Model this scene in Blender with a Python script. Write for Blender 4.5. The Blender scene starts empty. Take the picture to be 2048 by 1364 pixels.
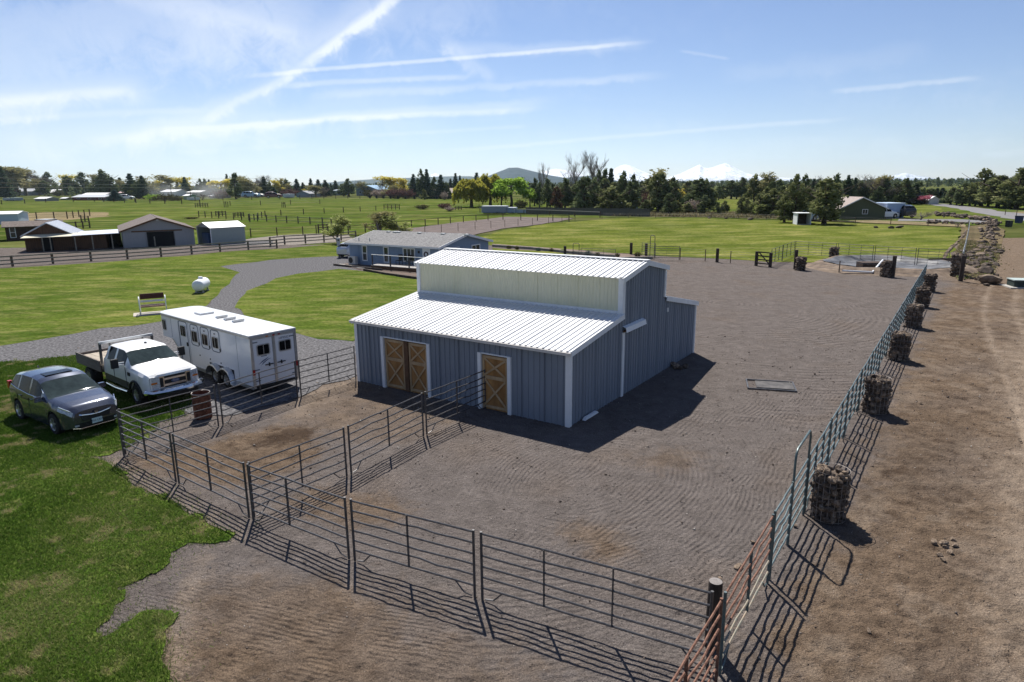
import bpy, bmesh, math, random
import numpy as np
from mathutils import Vector, Matrix

random.seed(7)
RNG = np.random.default_rng(11)
SC = bpy.context.scene
COL = SC.collection
rad = math.radians
PI = math.pi

# ------------------------------------------------------------------ camera
H = 7.87                       # drone height in metres
FPX, PITCH, ROLL = 1338.9, rad(13.247), rad(-0.563)
cam_data = bpy.data.cameras.new('camera')
cam_data.sensor_width = 36.0
cam_data.lens = FPX / 2048.0 * 36.0
cam_data.clip_start = 0.1
cam_data.clip_end = 40000.0
cam = bpy.data.objects.new('camera', cam_data)
cam.matrix_world = Matrix.Translation((0, 0, H)) @ Matrix.Rotation(PI / 2 - PITCH, 4, 'X') @ Matrix.Rotation(ROLL, 4, 'Z')
COL.objects.link(cam)
SC.camera = cam

# ------------------------------------------------------------------ sky and sun
SUN_EL, SUN_AZ = rad(52.0), rad(-12.5)      # azimuth from +Y (away from the camera), negative to the west
world = bpy.data.worlds.new('World')
SC.world = world
world.use_nodes = True
WN = world.node_tree.nodes
WL = world.node_tree.links
WN.clear()


def wnode(t, **kw):
    n = WN.new(t)
    for k, v in kw.items():
        setattr(n, k, v)
    return n


def wmath(op, a, b=None, c=None, clamp=False):
    n = WN.new('ShaderNodeMath')
    n.operation = op
    n.use_clamp = clamp
    for i, x in enumerate((a, b, c)):
        if x is None:
            continue
        if isinstance(x, (int, float)):
            n.inputs[i].default_value = x
        else:
            WL.new(x, n.inputs[i])
    return n.outputs[0]


def pix_dir(px, py):
    a, b = px - 1024.0, py - 682.0
    u = a * math.cos(ROLL) + b * math.sin(ROLL)
    v = -a * math.sin(ROLL) + b * math.cos(ROLL)
    return Vector((u, FPX * math.cos(PITCH) - v * math.sin(PITCH), -FPX * math.sin(PITCH) - v * math.cos(PITCH))).normalized()


w_out = wnode('ShaderNodeOutputWorld')
w_bg = wnode('ShaderNodeBackground')
w_sky = wnode('ShaderNodeTexSky', sky_type='NISHITA', sun_disc=False, sun_elevation=SUN_EL, sun_rotation=SUN_AZ,
              altitude=950.0, air_density=1.0, dust_density=0.05, ozone_density=2.2)
w_bg.inputs['Strength'].default_value = 0.061
w_geo = wnode('ShaderNodeTexCoord')
DIR = w_geo.outputs['Generated']
w_sep = wnode('ShaderNodeSeparateXYZ')
WL.new(DIR, w_sep.inputs[0])
# feathery noise that shapes the vapour trails, in plane-projected cloud coordinates
zc = wmath('MAXIMUM', w_sep.outputs[2], 0.02)
cx = wmath('DIVIDE', w_sep.outputs[0], wmath('ADD', zc, 0.12))
cy = wmath('DIVIDE', w_sep.outputs[1], wmath('ADD', zc, 0.12))
w_cmb = wnode('ShaderNodeCombineXYZ')
WL.new(cx, w_cmb.inputs[0])
WL.new(cy, w_cmb.inputs[1])
def wnoise(vec, scale, detail, rough, dist=0.0):
    n = wnode('ShaderNodeTexNoise')
    n.inputs['Scale'].default_value = scale
    n.inputs['Detail'].default_value = detail
    n.inputs['Roughness'].default_value = rough
    n.inputs['Distortion'].default_value = dist
    WL.new(vec, n.inputs['Vector'])
    return n.outputs['Fac']
fine = wnoise(DIR, 26.0, 7.0, 0.68, 0.6)
wob = wnoise(DIR, 5.0, 3.0, 0.5)
broad = wnoise(w_cmb.outputs[0], 0.55, 5.0, 0.6, 0.8)


def wdot(vec):
    n = wnode('ShaderNodeVectorMath', operation='DOT_PRODUCT')
    WL.new(DIR, n.inputs[0])
    n.inputs[1].default_value = vec
    return n.outputs['Value']


def wsmooth(x, a, b):
    n = wnode('ShaderNodeMapRange', interpolation_type='SMOOTHSTEP')
    WL.new(x, n.inputs['Value'])
    n.inputs['From Min'].default_value = a
    n.inputs['From Max'].default_value = b
    return n.outputs['Result']


def trail(p, q, width, amount, fuzz=0.5):
    """a vapour trail along the great circle between two sky directions, of angular half width WIDTH"""
    a, b = pix_dir(*p), pix_dir(*q)
    n = a.cross(b).normalized()
    if n.z < 0:
        n = -n
    t = n.cross(a).normalized()
    mid = (a + b).normalized()
    half = a.angle(b) / 2
    d = wmath('ADD', wdot(n), wmath('MULTIPLY', wmath('SUBTRACT', wob, 0.5), width * 1.3))
    d = wmath('ADD', d, wmath('MULTIPLY', wmath('SUBTRACT', fine, 0.5), width * 2.2 * fuzz))
    across = wmath('SUBTRACT', 1.0, wsmooth(wmath('ABSOLUTE', d), 0.1 * width, width))
    along = wsmooth(wdot(mid), math.cos(half * 1.08), math.cos(half * 0.72))
    tex = wmath('ADD', 1.0 - 0.75 * fuzz, wmath('MULTIPLY', fine, 1.5 * fuzz))
    return wmath('MULTIPLY', wmath('MULTIPLY', wmath('MULTIPLY', across, along), tex), amount * .8)


TRAILS = [((-260, 150), (640, 40), .085, .30, .9), ((-300, 270), (900, 235), .050, .20, .9), ((300, 60), (1000, 20), .05, .16, .9), ((835, -40), (600, 140), .0105, .62, .85), ((790, -20), (560, 160), .03, .26, .9), ((610, 135), (400, 245), .009, .40, .9),
          ((560, 170), (250, 290), .020, .26, .9), ((490, 152), (1290, 84), .0042, .52, .5), ((880, 100), (1290, 88), .012, .22, .9),
          ((560, 172), (945, 152), .0055, .34, .6), ((620, 196), (1330, 150), .008, .26, .9),
          ((150, 285), (1110, 200), .010, .34, .7), ((300, 262), (1090, 216), .006, .42, .6), ((-120, 215), (310, 186), .026, .34, .9),
          ((-60, 205), (270, 184), .010, .35, .8), ((-50, 242), (420, 218), .006, .25, .8), ((880, 302), (1700, 236), .0045, .34, .6),
          ((1660, 183), (1960, 158), .005, .32, .8), ((1360, 102), (1460, 118), .003, .2, .7), ((700, 275), (1060, 250), .004, .22, .7),
          ((180, -20), (620, 75), .018, .2, .9), ((880, 80), (990, 160), .016, .24, .9), ((1440, 150), (1860, 108), .018, .10, .9),
          ((1960, 312), (2090, 300), .006, .22, .8), ((-100, 300), (600, 250), .03, .24, .9), ((340, 306), (620, 290), .005, .16, .7)]
acc = wmath('ADD', wmath('MULTIPLY', wmath('MULTIPLY', wsmooth(broad, 0.42, 0.75), wsmooth(fine, .35, .75)), 0.22), .015)
for tr in TRAILS:
    acc = wmath('ADD', acc, trail(*tr))
cover = wmath('MINIMUM', acc, 0.85)
w_mix = wnode('ShaderNodeMix', data_type='RGBA')
WL.new(cover, w_mix.inputs['Factor'])
w_gain = wnode('ShaderNodeMix', data_type='RGBA', blend_type='MULTIPLY')
w_gain.inputs['Factor'].default_value = 1.0
WL.new(w_sky.outputs[0], w_gain.inputs['A'])
w_gain.inputs['B'].default_value = (.95, .945, 1.10, 1)
WL.new(w_gain.outputs['Result'], w_mix.inputs['A'])
w_mix.inputs['B'].default_value = (10.5, 10.9, 11.4, 1)
WL.new(w_mix.outputs['Result'], w_bg.inputs['Color'])
WL.new(w_bg.outputs[0], w_out.inputs[0])

sun_data = bpy.data.lights.new('sun', 'SUN')
sun_data.energy = 5.0
sun_data.angle = rad(0.5)
sun_data.color = (1.0, 0.955, 0.88)
sun = bpy.data.objects.new('sun', sun_data)
SUN_DIR = Vector((math.cos(SUN_EL) * math.sin(SUN_AZ), math.cos(SUN_EL) * math.cos(SUN_AZ), math.sin(SUN_EL)))
sun.rotation_euler = SUN_DIR.to_track_quat('Z', 'Y').to_euler()
COL.objects.link(sun)

SC.view_settings.view_transform = 'Standard'
SC.view_settings.look = 'None'
SC.view_settings.exposure = 0.62
SC.cycles.volume_bounces = 1
SC.view_settings.gamma = 1.0
SC.view_settings.use_curve_mapping = False

# ------------------------------------------------------------------ helpers
def ground(px, py, z=0.0):
    """the point of the plane at height z that the survey photo shows at (px, py)"""
    d = pix_dir(px, py)
    k = (z - H) / d.z
    return Vector((d.x * k, d.y * k, z))


def G2(pts):
    return [ground(*p).xy for p in pts]


def far_point(px, py, dist):
    """a point on the sight line, DIST metres off in plan"""
    d = pix_dir(px, py)
    k = dist / math.hypot(d.x, d.y)
    return Vector((d.x * k, d.y * k, H + d.z * k))


def height_to(base, py):
    """height above BASE (on the ground) that reaches up to picture row py"""
    d = pix_dir(1024 + (base.x / base.y) * FPX * 0.97, py)
    return H + d.z / math.hypot(d.x, d.y) * math.hypot(base.x, base.y) - base.z


_MATS = {}


def mat(name, col, rough=0.85, metal=0.0, var=0.12, scale=4.0, col2=None, bump=0.0, bscale=30.0, spec=0.3, coat=0.0, alpha_trans=0.0,
        detail=6.0, fac=None, stretch=None):
    if name in _MATS:
        return _MATS[name]
    m = bpy.data.materials.new(name)
    m.use_nodes = True
    n, l = m.node_tree.nodes, m.node_tree.links
    b = n['Principled BSDF']
    b.inputs['Roughness'].default_value = rough
    b.inputs['Metallic'].default_value = metal
    b.inputs['Specular IOR Level'].default_value = spec
    if coat:
        b.inputs['Coat Weight'].default_value = coat
        b.inputs['Coat Roughness'].default_value = 0.05
    tc = n.new('ShaderNodeTexCoord')
    vec = tc.outputs['Object']
    if stretch:
        mp = n.new('ShaderNodeMapping')
        mp.inputs['Scale'].default_value = stretch
        l.new(vec, mp.inputs['Vector'])
        vec = mp.outputs[0]
    t = n.new('ShaderNodeTexNoise')
    t.inputs['Scale'].default_value = scale
    t.inputs['Detail'].default_value = detail
    t.inputs['Roughness'].default_value = 0.65
    l.new(vec, t.inputs['Vector'])
    r = n.new('ShaderNodeValToRGB')
    r.color_ramp.elements[0].position = 0.32
    r.color_ramp.elements[1].position = 0.68
    c1 = tuple(max(0, c * (1 - var)) for c in col)
    c2 = tuple(c * (1 + var) for c in col) if col2 is None else col2
    r.color_ramp.elements[0].color = (*c1, 1)
    r.color_ramp.elements[1].color = (*c2, 1)
    l.new(t.outputs['Fac'], r.inputs['Fac'])
    l.new(r.outputs['Color'], b.inputs['Base Color'])
    if bump:
        t2 = n.new('ShaderNodeTexNoise')
        t2.inputs['Scale'].default_value = bscale
        t2.inputs['Detail'].default_value = 5.0
        l.new(vec, t2.inputs['Vector'])
        bp = n.new('ShaderNodeBump')
        bp.inputs['Strength'].default_value = bump
        bp.inputs['Distance'].default_value = 0.02
        l.new(t2.outputs['Fac'], bp.inputs['Height'])
        l.new(bp.outputs['Normal'], b.inputs['Normal'])
    _MATS[name] = m
    return m


def tag(o, label=None, category=None, group=None, kind=None):
    if label:
        o['label'] = label
    if category:
        o['category'] = category
    if group:
        o['group'] = group
    if kind:
        o['kind'] = kind
    return o


def link(name, mesh, parent=None):
    o = bpy.data.objects.new(name, mesh)
    COL.objects.link(o)
    if parent is not None:
        o.parent = parent
    return o


def thing(name, label, category, loc=(0, 0, 0), rz=0.0, group=None):
    o = bpy.data.objects.new(name, None)
    o.empty_display_size = 0.2
    COL.objects.link(o)
    o.location = loc
    o.rotation_euler = (0, 0, rz)
    return tag(o, label, category, group)


def copy_tree(o, parent=None):
    c = o.copy()
    COL.objects.link(c)
    if parent is not None:
        c.parent = parent
    for ch in list(o.children):
        copy_tree(ch, c)
    return c


class MB:
    def __init__(s):
        s.v, s.f, s.m = [], [], []

    def add(s, verts, faces, mi=0):
        o = len(s.v)
        s.v += [tuple(v) for v in verts]
        s.f += [tuple(i + o for i in f) for f in faces]
        s.m += [mi] * len(faces)
        return s

    def box(s, c, size, rz=0.0, mi=0, taper=1.0, rx=0.0):
        x, y, z = (k / 2 for k in size)
        vs = [(-x, -y, -z), (x, -y, -z), (x, y, -z), (-x, y, -z), (-x * taper, -y * taper, z), (x * taper, -y * taper, z), (x * taper, y * taper, z), (-x * taper, y * taper, z)]
        if rx:
            cr, sr = math.cos(rx), math.sin(rx)
            vs = [(a, b * cr - d * sr, b * sr + d * cr) for a, b, d in vs]
        cr, sr = math.cos(rz), math.sin(rz)
        vs = [(c[0] + a * cr - b * sr, c[1] + a * sr + b * cr, c[2] + d) for a, b, d in vs]
        return s.add(vs, [(0, 3, 2, 1), (4, 5, 6, 7), (0, 1, 5, 4), (1, 2, 6, 5), (2, 3, 7, 6), (3, 0, 4, 7)], mi)

    def beam(s, p, q, w, h, up=(0, 0, 1), mi=0):
        p, q = Vector(p), Vector(q)
        d = (q - p).normalized()
        u = Vector(up)
        a = d.cross(u)
        if a.length < 1e-4:
            a = d.cross(Vector((1, 0, 0)))
        a.normalize()
        b = a.cross(d).normalized()
        a, b = a * (w / 2), b * (h / 2)
        vs = [p - a - b, p + a - b, p + a + b, p - a + b, q - a - b, q + a - b, q + a + b, q - a + b]
        return s.add(vs, [(0, 1, 2, 3), (4, 7, 6, 5), (0, 4, 5, 1), (1, 5, 6, 2), (2, 6, 7, 3), (3, 7, 4, 0)], mi)

    def tube(s, pts, r, n=8, mi=0, cap=True, r2=None):
        pts = [Vector(p) for p in pts]
        N = len(pts)
        rr = [r + ((r2 if r2 is not None else r) - r) * i / max(1, N - 1) for i in range(N)]
        base = len(s.v)
        prev = None
        for i, p in enumerate(pts):
            d = (pts[min(i + 1, N - 1)] - pts[max(i - 1, 0)]).normalized()
            a = prev - d * prev.dot(d) if prev is not None else d.orthogonal()
            if a.length < 1e-5:
                a = d.orthogonal()
            a.normalize()
            prev = a
            b = d.cross(a)
            for k in range(n):
                t = 2 * PI * k / n
                s.v.append(tuple(p + (a * math.cos(t) + b * math.sin(t)) * rr[i]))
        for i in range(N - 1):
            for k in range(n):
                k2 = (k + 1) % n
                s.f.append((base + i * n + k, base + i * n + k2, base + (i + 1) * n + k2, base + (i + 1) * n + k))
                s.m.append(mi)
        if cap:
            s.f.append(tuple(base + k for k in reversed(range(n))))
            s.f.append(tuple(base + (N - 1) * n + k for k in range(n)))
            s.m += [mi, mi]
        return s

    def lathe(s, prof, n=20, c=(0, 0, 0), axis='Z', mi=0):
        base = len(s.v)
        for r, z in prof:
            for k in range(n):
                t = 2 * PI * k / n
                a, b = r * math.cos(t), r * math.sin(t)
                p = {'Z': (a, b, z), 'Y': (a, z, b), 'X': (z, a, b)}[axis]
                s.v.append((p[0] + c[0], p[1] + c[1], p[2] + c[2]))
        for i in range(len(prof) - 1):
            for k in range(n):
                k2 = (k + 1) % n
                s.f.append((base + i * n + k, base + i * n + k2, base + (i + 1) * n + k2, base + (i + 1) * n + k))
                s.m.append(mi)
        return s

    def prism(s, poly, p0, U, V, N, depth, mi=0):
        """polygon in the plane (U, V) at p0, extruded along N by depth"""
        p0, U, V, N = Vector(p0), Vector(U), Vector(V), Vector(N)
        a = [p0 + U * x + V * y for x, y in poly]
        b = [q + N * depth for q in a]
        n = len(a)
        fs = [tuple(range(n)), tuple(reversed(range(n, 2 * n)))]
        fs += [(i, i + n, (i + 1) % n + n, (i + 1) % n) for i in range(n)]
        return s.add(a + b, fs, mi)

    def mesh(s, name, mats, smooth=False, fix=True):
        me = bpy.data.meshes.new(name)
        me.from_pydata(s.v, [], s.f)
        for m in (mats if isinstance(mats, (list, tuple)) else [mats]):
            me.materials.append(m)
        if any(s.m):
            me.polygons.foreach_set('material_index', s.m)
        if fix:
            bm = bmesh.new()
            bm.from_mesh(me)
            bmesh.ops.recalc_face_normals(bm, faces=bm.faces)
            bm.to_mesh(me)
            bm.free()
        if smooth:
            me.polygons.foreach_set('use_smooth', [True] * len(me.polygons))
            if smooth != 'all':
                me.set_sharp_from_angle(angle=rad(smooth if smooth is not True else 40))
        me.update()
        return me

    def build(s, name, mats, parent=None, smooth=False, fix=True):
        return link(name, s.mesh(name, mats, smooth, fix), parent)


def np_mesh(name, V, F, mats, smooth=False):
    """mesh from numpy arrays: V (n,3), F (m,k)"""
    me = bpy.data.meshes.new(name)
    V = np.asarray(V, np.float32)
    F = np.asarray(F, np.int32)
    me.vertices.add(len(V))
    me.vertices.foreach_set('co', V.ravel())
    k = F.shape[1]
    me.loops.add(F.size)
    me.loops.foreach_set('vertex_index', F.ravel())
    me.polygons.add(len(F))
    me.polygons.foreach_set('loop_start', np.arange(0, F.size, k, dtype=np.int32))
    me.polygons.foreach_set('loop_total', np.full(len(F), k, np.int32))
    if smooth:
        me.polygons.foreach_set('use_smooth', np.ones(len(F), bool))
    for m in (mats if isinstance(mats, (list, tuple)) else [mats]):
        me.materials.append(m)
    me.update(calc_edges=True)
    me.validate()
    return me


_LAT = np.random.default_rng(3).random((256, 256))


def vnoise(x, y, seed=0):
    x = np.asarray(x, float) + seed * 17.31
    y = np.asarray(y, float) + seed * 9.77
    xi, yi = np.floor(x).astype(int), np.floor(y).astype(int)
    fx, fy = x - xi, y - yi
    fx, fy = fx * fx * (3 - 2 * fx), fy * fy * (3 - 2 * fy)
    g = lambda a, b: _LAT[a & 255, b & 255]
    return (g(xi, yi) * (1 - fx) + g(xi + 1, yi) * fx) * (1 - fy) + (g(xi, yi + 1) * (1 - fx) + g(xi + 1, yi + 1) * fx) * fy


def fbm(x, y, seed=0, octv=4):
    s, a, t = 0, 1.0, 0
    for o in range(octv):
        s = s + a * vnoise(x * 2 ** o, y * 2 ** o, seed + o * 5)
        t += a
        a *= 0.5
    return s / t


def inside(x, y, poly):
    r = np.zeros(x.shape, bool)
    n = len(poly)
    for i in range(n):
        (x0, y0), (x1, y1) = poly[i], poly[(i + 1) % n]
        c = ((y0 > y) != (y1 > y)) & (x < (x1 - x0) * (y - y0) / (y1 - y0 + 1e-12) + x0)
        r ^= c
    return r


def soft_mask(x, y, pix_poly, ragged=0.5, n=6, seed=0):
    poly = [tuple(p) for p in G2(pix_poly)]
    m = np.zeros(x.shape)
    for k in range(n):
        jx = (fbm(x * 1.3 / ragged, y * 1.3 / ragged, seed + 20 + k) - 0.5) * ragged * 4
        jy = (fbm(x * 1.3 / ragged, y * 1.3 / ragged, seed + 50 + k) - 0.5) * ragged * 4
        m += inside(x + jx, y + jy, poly)
    return m / n
# ------------------------------------------------------------------ ground materials
def soil_material():
    m = bpy.data.materials.new('soil')
    m.use_nodes = True
    n, l = m.node_tree.nodes, m.node_tree.links
    b = n['Principled BSDF']
    b.inputs['Roughness'].default_value = 0.95
    b.inputs['Specular IOR Level'].default_value = 0.0
    at = n.new('ShaderNodeAttribute')
    at.attribute_name = 'soil'
    sp = n.new('ShaderNodeSeparateColor')
    l.new(at.outputs['Color'], sp.inputs[0])
    tc = n.new('ShaderNodeTexCoord')

    def noise(sc, det=6, ro=0.6, dist=0.0):
        t = n.new('ShaderNodeTexNoise')
        t.inputs['Scale'].default_value = sc
        t.inputs['Detail'].default_value = det
        t.inputs['Roughness'].default_value = ro
        t.inputs['Distortion'].default_value = dist
        l.new(tc.outputs['Object'], t.inputs['Vector'])
        return t.outputs['Fac']

    def ramp(f, p0, c0, p1, c1):
        r = n.new('ShaderNodeValToRGB')
        r.color_ramp.elements[0].position, r.color_ramp.elements[1].position = p0, p1
        r.color_ramp.elements[0].color, r.color_ramp.elements[1].color = (*c0, 1), (*c1, 1)
        l.new(f, r.inputs['Fac'])
        return r.outputs['Color']

    def mix(f, a, c, mode='MIX'):
        x = n.new('ShaderNodeMix')
        x.data_type = 'RGBA'
        x.blend_type = mode
        if isinstance(f, float):
            x.inputs['Factor'].default_value = f
        else:
            l.new(f, x.inputs['Factor'])
        for s, k in ((a, 'A'), (c, 'B')):
            if isinstance(s, tuple):
                x.inputs[k].default_value = (*s, 1)
            else:
                l.new(s, x.inputs[k])
        return x.outputs['Result']
    nz, nz2, nz3 = noise(2.2, 8, 0.7), noise(38, 5, 0.7), noise(0.35, 5, 0.6)
    cinder = mix(nz3, ramp(nz, .3, (.108, .096, .090), .7, (.202, .178, .167)), (.150, .132, .124))
    brown = ramp(nz, .3, (.104, .077, .056), .7, (.208, .155, .112))
    c = mix(sp.outputs[0], cinder, brown)
    c = mix(sp.outputs[1], c, (.31, .25, .195))
    c = mix(sp.outputs[2], c, (.062, .044, .033))
    grain = ramp(nz2, .3, (.42, .42, .42), .68, (1.42, 1.4, 1.38))
    c = mix(1.0, c, grain, 'MULTIPLY')
    c = mix(1.0, c, ramp(noise(1.15, 9, .72, .4), .32, (.84, .83, .82), .66, (1.10, 1.09, 1.08)), 'MULTIPLY')
    # scattered pale stone chips
    vo = n.new('ShaderNodeTexVoronoi')
    vo.inputs['Scale'].default_value = 13.0
    l.new(tc.outputs['Object'], vo.inputs['Vector'])
    chip = ramp(vo.outputs['Distance'], .07, (1, 1, 1), .12, (0, 0, 0))
    c = mix(mix(1.0, chip, ramp(nz, .5, (0, 0, 0), .62, (.8, .8, .8)), 'MULTIPLY'), c, (.52, .49, .46))
    l.new(c, b.inputs['Base Color'])
    def mth(op, a, c):
        x = n.new('ShaderNodeMath')
        x.operation = op
        for i_, q in enumerate((a, c)):
            if isinstance(q, float):
                x.inputs[i_].default_value = q
            else:
                l.new(q, x.inputs[i_])
        return x.outputs[0]
    hgt = mth('ADD', mth('MULTIPLY', noise(14, 6, 0.65), 1.3), mth('MULTIPLY', nz2, .55))
    hgt = mth('ADD', hgt, mth('MULTIPLY', noise(5.0, 5, 0.6), 1.2))
    # harrow marks: ridges along the distance fields stored on the sheet
    wobble = noise(1.3, 4, .6)
    for nm_, per in (('rake_front', .115), ('rake_loop', .13), ('rake_far', .26), ('rake_barn', .16)):
        ra_ = n.new('ShaderNodeAttribute')
        ra_.attribute_name = nm_
        rs = n.new('ShaderNodeSeparateColor')
        l.new(ra_.outputs['Color'], rs.inputs[0])
        ph = mth('ADD', mth('MULTIPLY', rs.outputs[0], 2 * PI / per), mth('MULTIPLY', wobble, 2.6))
        hgt = mth('ADD', hgt, mth('MULTIPLY', mth('MULTIPLY', mth('SINE', ph, 0.0), rs.outputs[1]), .27 * per / .15))
    bp = n.new('ShaderNodeBump')
    bp.inputs['Strength'].default_value = 1.0
    bp.inputs['Distance'].default_value = 0.055
    l.new(hgt, bp.inputs['Height'])
    l.new(bp.outputs['Normal'], b.inputs['Normal'])
    return m


def turf_material(name, dark, light, dry, dry_amount=0.45, streak=(0.25, 1.0, 1.0), scale=1.0, rot=0.6, fine=1.0):
    m = bpy.data.materials.new(name)
    m.use_nodes = True
    n, l = m.node_tree.nodes, m.node_tree.links
    b = n['Principled BSDF']
    b.inputs['Roughness'].default_value = 0.9
    b.inputs['Specular IOR Level'].default_value = 0.0
    tc = n.new('ShaderNodeTexCoord')
    mp = n.new('ShaderNodeMapping')
    mp.inputs['Rotation'].default_value = (0, 0, rot)
    mp.inputs['Scale'].default_value = streak
    l.new(tc.outputs['Object'], mp.inputs['Vector'])

    def noise(vec, sc, det=6, ro=0.65):
        t = n.new('ShaderNodeTexNoise')
        t.inputs['Scale'].default_value = sc * scale
        t.inputs['Detail'].default_value = det
        t.inputs['Roughness'].default_value = ro
        l.new(vec, t.inputs['Vector'])
        return t.outputs['Fac']

    def ramp(f, p0, c0, p1, c1):
        r = n.new('ShaderNodeValToRGB')
        r.color_ramp.elements[0].position, r.color_ramp.elements[1].position = p0, p1
        r.color_ramp.elements[0].color, r.color_ramp.elements[1].color = (*c0, 1), (*c1, 1)
        l.new(f, r.inputs['Fac'])
        return r.outputs['Color']

    def mix(f, a, c, mode='MIX'):
        x = n.new('ShaderNodeMix')
        x.data_type = 'RGBA'
        x.blend_type = mode
        if isinstance(f, float):
            x.inputs['Factor'].default_value = f
        else:
            l.new(f, x.inputs['Factor'])
        l.new(a, x.inputs['A'])
        if isinstance(c, tuple):
            x.inputs['B'].default_value = (*c, 1)
        else:
            l.new(c, x.inputs['B'])
        return x.outputs['Result']
    g1 = ramp(noise(mp.outputs[0], .55, 7, .7), .34, dark, .66, light)
    g2 = ramp(noise(mp.outputs[0], 1.7, 6, .72), .47, (0, 0, 0), .70, (dry_amount,) * 3)
    g = mix(g2, g1, dry)
    big = ramp(noise(tc.outputs['Object'], .12, 4, .6), .35, (.82, .86, .8), .65, (1.15, 1.1, 1.05))
    g = mix(1.0, g, big, 'MULTIPLY')
    sp = ramp(noise(tc.outputs['Object'], 22 * fine, 4, .7), .3, (.55, .58, .5), .7, (1.35, 1.32, 1.3))
    g = mix(1.0, g, sp, 'MULTIPLY')
    md = ramp(noise(mp.outputs[0], 4.2 * fine / scale, 5, .7), .33, (.74, .78, .72), .67, (1.24, 1.2, 1.2))
    g = mix(1.0, g, md, 'MULTIPLY')
    l.new(g, b.inputs['Base Color'])
    bp = n.new('ShaderNodeBump')
    bp.inputs['Strength'].default_value = 0.8
    bp.inputs['Distance'].default_value = 0.06
    l.new(noise(tc.outputs['Object'], 16 * fine, 5, .7), bp.inputs['Height'])
    l.new(bp.outputs['Normal'], b.inputs['Normal'])
    return m


M_soil = soil_material()
M_lawn = turf_material('lawn_turf', (.046, .098, .016), (.108, .170, .030), (.21, .195, .09), .75, streak=(.8, 1, 1), scale=1.6)
M_mown = turf_material('mown_turf', (.050, .084, .016), (.108, .142, .030), (.215, .20, .088), .9, streak=(.30, .8, 1), scale=.55, rot=.75, fine=.35)
M_field = turf_material('mown_field_turf', (.074, .102, .020), (.128, .150, .034), (.245, .225, .10), .9, streak=(.16, .5, 1), scale=.5, rot=.12, fine=.2)
M_past = turf_material('pasture_turf', (.046, .080, .016), (.100, .128, .030), (.185, .168, .08), .85, streak=(.25, .8, 1), scale=.10, rot=.05, fine=.05)
M_far = turf_material('plain_turf', (.05, .072, .022), (.095, .11, .038), (.19, .165, .09), .9, streak=(.2, .8, 1), scale=.03, rot=.05, fine=.02)
M_drygrass = turf_material('dry_grass', (.15, .125, .075), (.25, .20, .135), (.30, .25, .18), .8, scale=.9, fine=.5)
M_berm = turf_material('berm_soil', (.085, .066, .046), (.17, .138, .095), (.24, .20, .135), .8, scale=.9, fine=.5)
M_gravel = mat('driveway_gravel', (.060, .058, .064), .95, var=.5, scale=7.5, col2=(.215, .21, .215), bump=1.0, bscale=12, spec=0.0, detail=12)
M_gravel_tan = mat('light_gravel', (.20, .175, .15), .95, var=.3, scale=5.0, col2=(.30, .27, .24), bump=.8, bscale=14, spec=0.0)
M_paddock = mat('paddock_cinder', (.155, .13, .122), .95, var=.18, scale=.5, bump=.7, bscale=6, spec=0.0)
M_road = mat('road_gravel', (.20, .195, .20), .95, var=.15, scale=.6, bump=.4, bscale=5, spec=0.0)


def outline(pts, step_rel=0.03, jit=0.35, seed=0, closed=True):
    """resample a ground polygon and give it an uneven edge"""
    out = []
    n = len(pts)
    for i in range(n):
        a, b = Vector(pts[i]), Vector(pts[(i + 1) % n])
        L = (b - a).length
        st = max(0.25, step_rel * min(a.length, b.length))
        k = max(1, int(L / st))
        for j in range(k):
            p = a.lerp(b, j / k)
            s = st * jit * 2.2
            out.append((p.x + (float(fbm(p.x / st / 1.7, p.y / st / 1.7, seed)) - .5) * s, p.y + (float(fbm(p.x / st / 1.7, p.y / st / 1.7, seed + 9)) - .5) * s))
    return out


def sheet(name, pix, z, material, jit=0.35, seed=0, world_pts=None, step_rel=.03):
    pts = outline(world_pts if world_pts else G2(pix), jit=jit, seed=seed, step_rel=step_rel)
    bm = bmesh.new()
    vs = [bm.verts.new((x, y, z)) for x, y in pts]
    f = bm.faces.new(vs)
    if f.normal.z < 0:
        f.normal_flip()
    bmesh.ops.triangulate(bm, faces=[f])
    me = bpy.data.meshes.new(name)
    bm.to_mesh(me)
    bm.free()
    me.materials.append(material)
    return tag(link(name, me), kind='structure')


# the plain: one sheet out to the horizon
b = MB()
b.add([(-9000, -300, -.16), (9000, -300, -.16), (9000, 14500, -.16), (-9000, 14500, -.16)], [(0, 1, 2, 3)])
tag(b.build('ground', M_far), kind='structure')

LAWN_A = [(-160, 742), (0, 725), (118, 713), (196, 704), (214, 722), (300, 752), (402, 792), (384, 826), (330, 846), (262, 882), (226, 900), (206, 912), (226, 940), (300, 978),
          (352, 1010), (412, 1036), (452, 1068), (446, 1078), (384, 1086), (346, 1108), (300, 1142), (240, 1172), (254, 1196), (244, 1212), (196, 1250), (188, 1270), (206, 1262),
          (262, 1240), (318, 1212), (352, 1208), (366, 1224), (330, 1262), (320, 1300), (328, 1330), (350, 1372), (352, 1500), (-260, 1500)]
LAWN_B = [(-500, 560), (0, 536), (120, 530), (310, 516), (470, 502), (560, 497), (690, 486), (690, 512), (640, 514), (540, 519), (438, 533), (474, 545), (452, 568), (424, 600), (404, 618),
          (330, 642), (200, 658), (0, 691), (-500, 770)]
LAWN_C = [(470, 614), (482, 596), (500, 580), (552, 556), (600, 546), (676, 538), (760, 548), (836, 560), (845, 600), (712, 660), (710, 683), (640, 676), (560, 662), (500, 640)]
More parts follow.
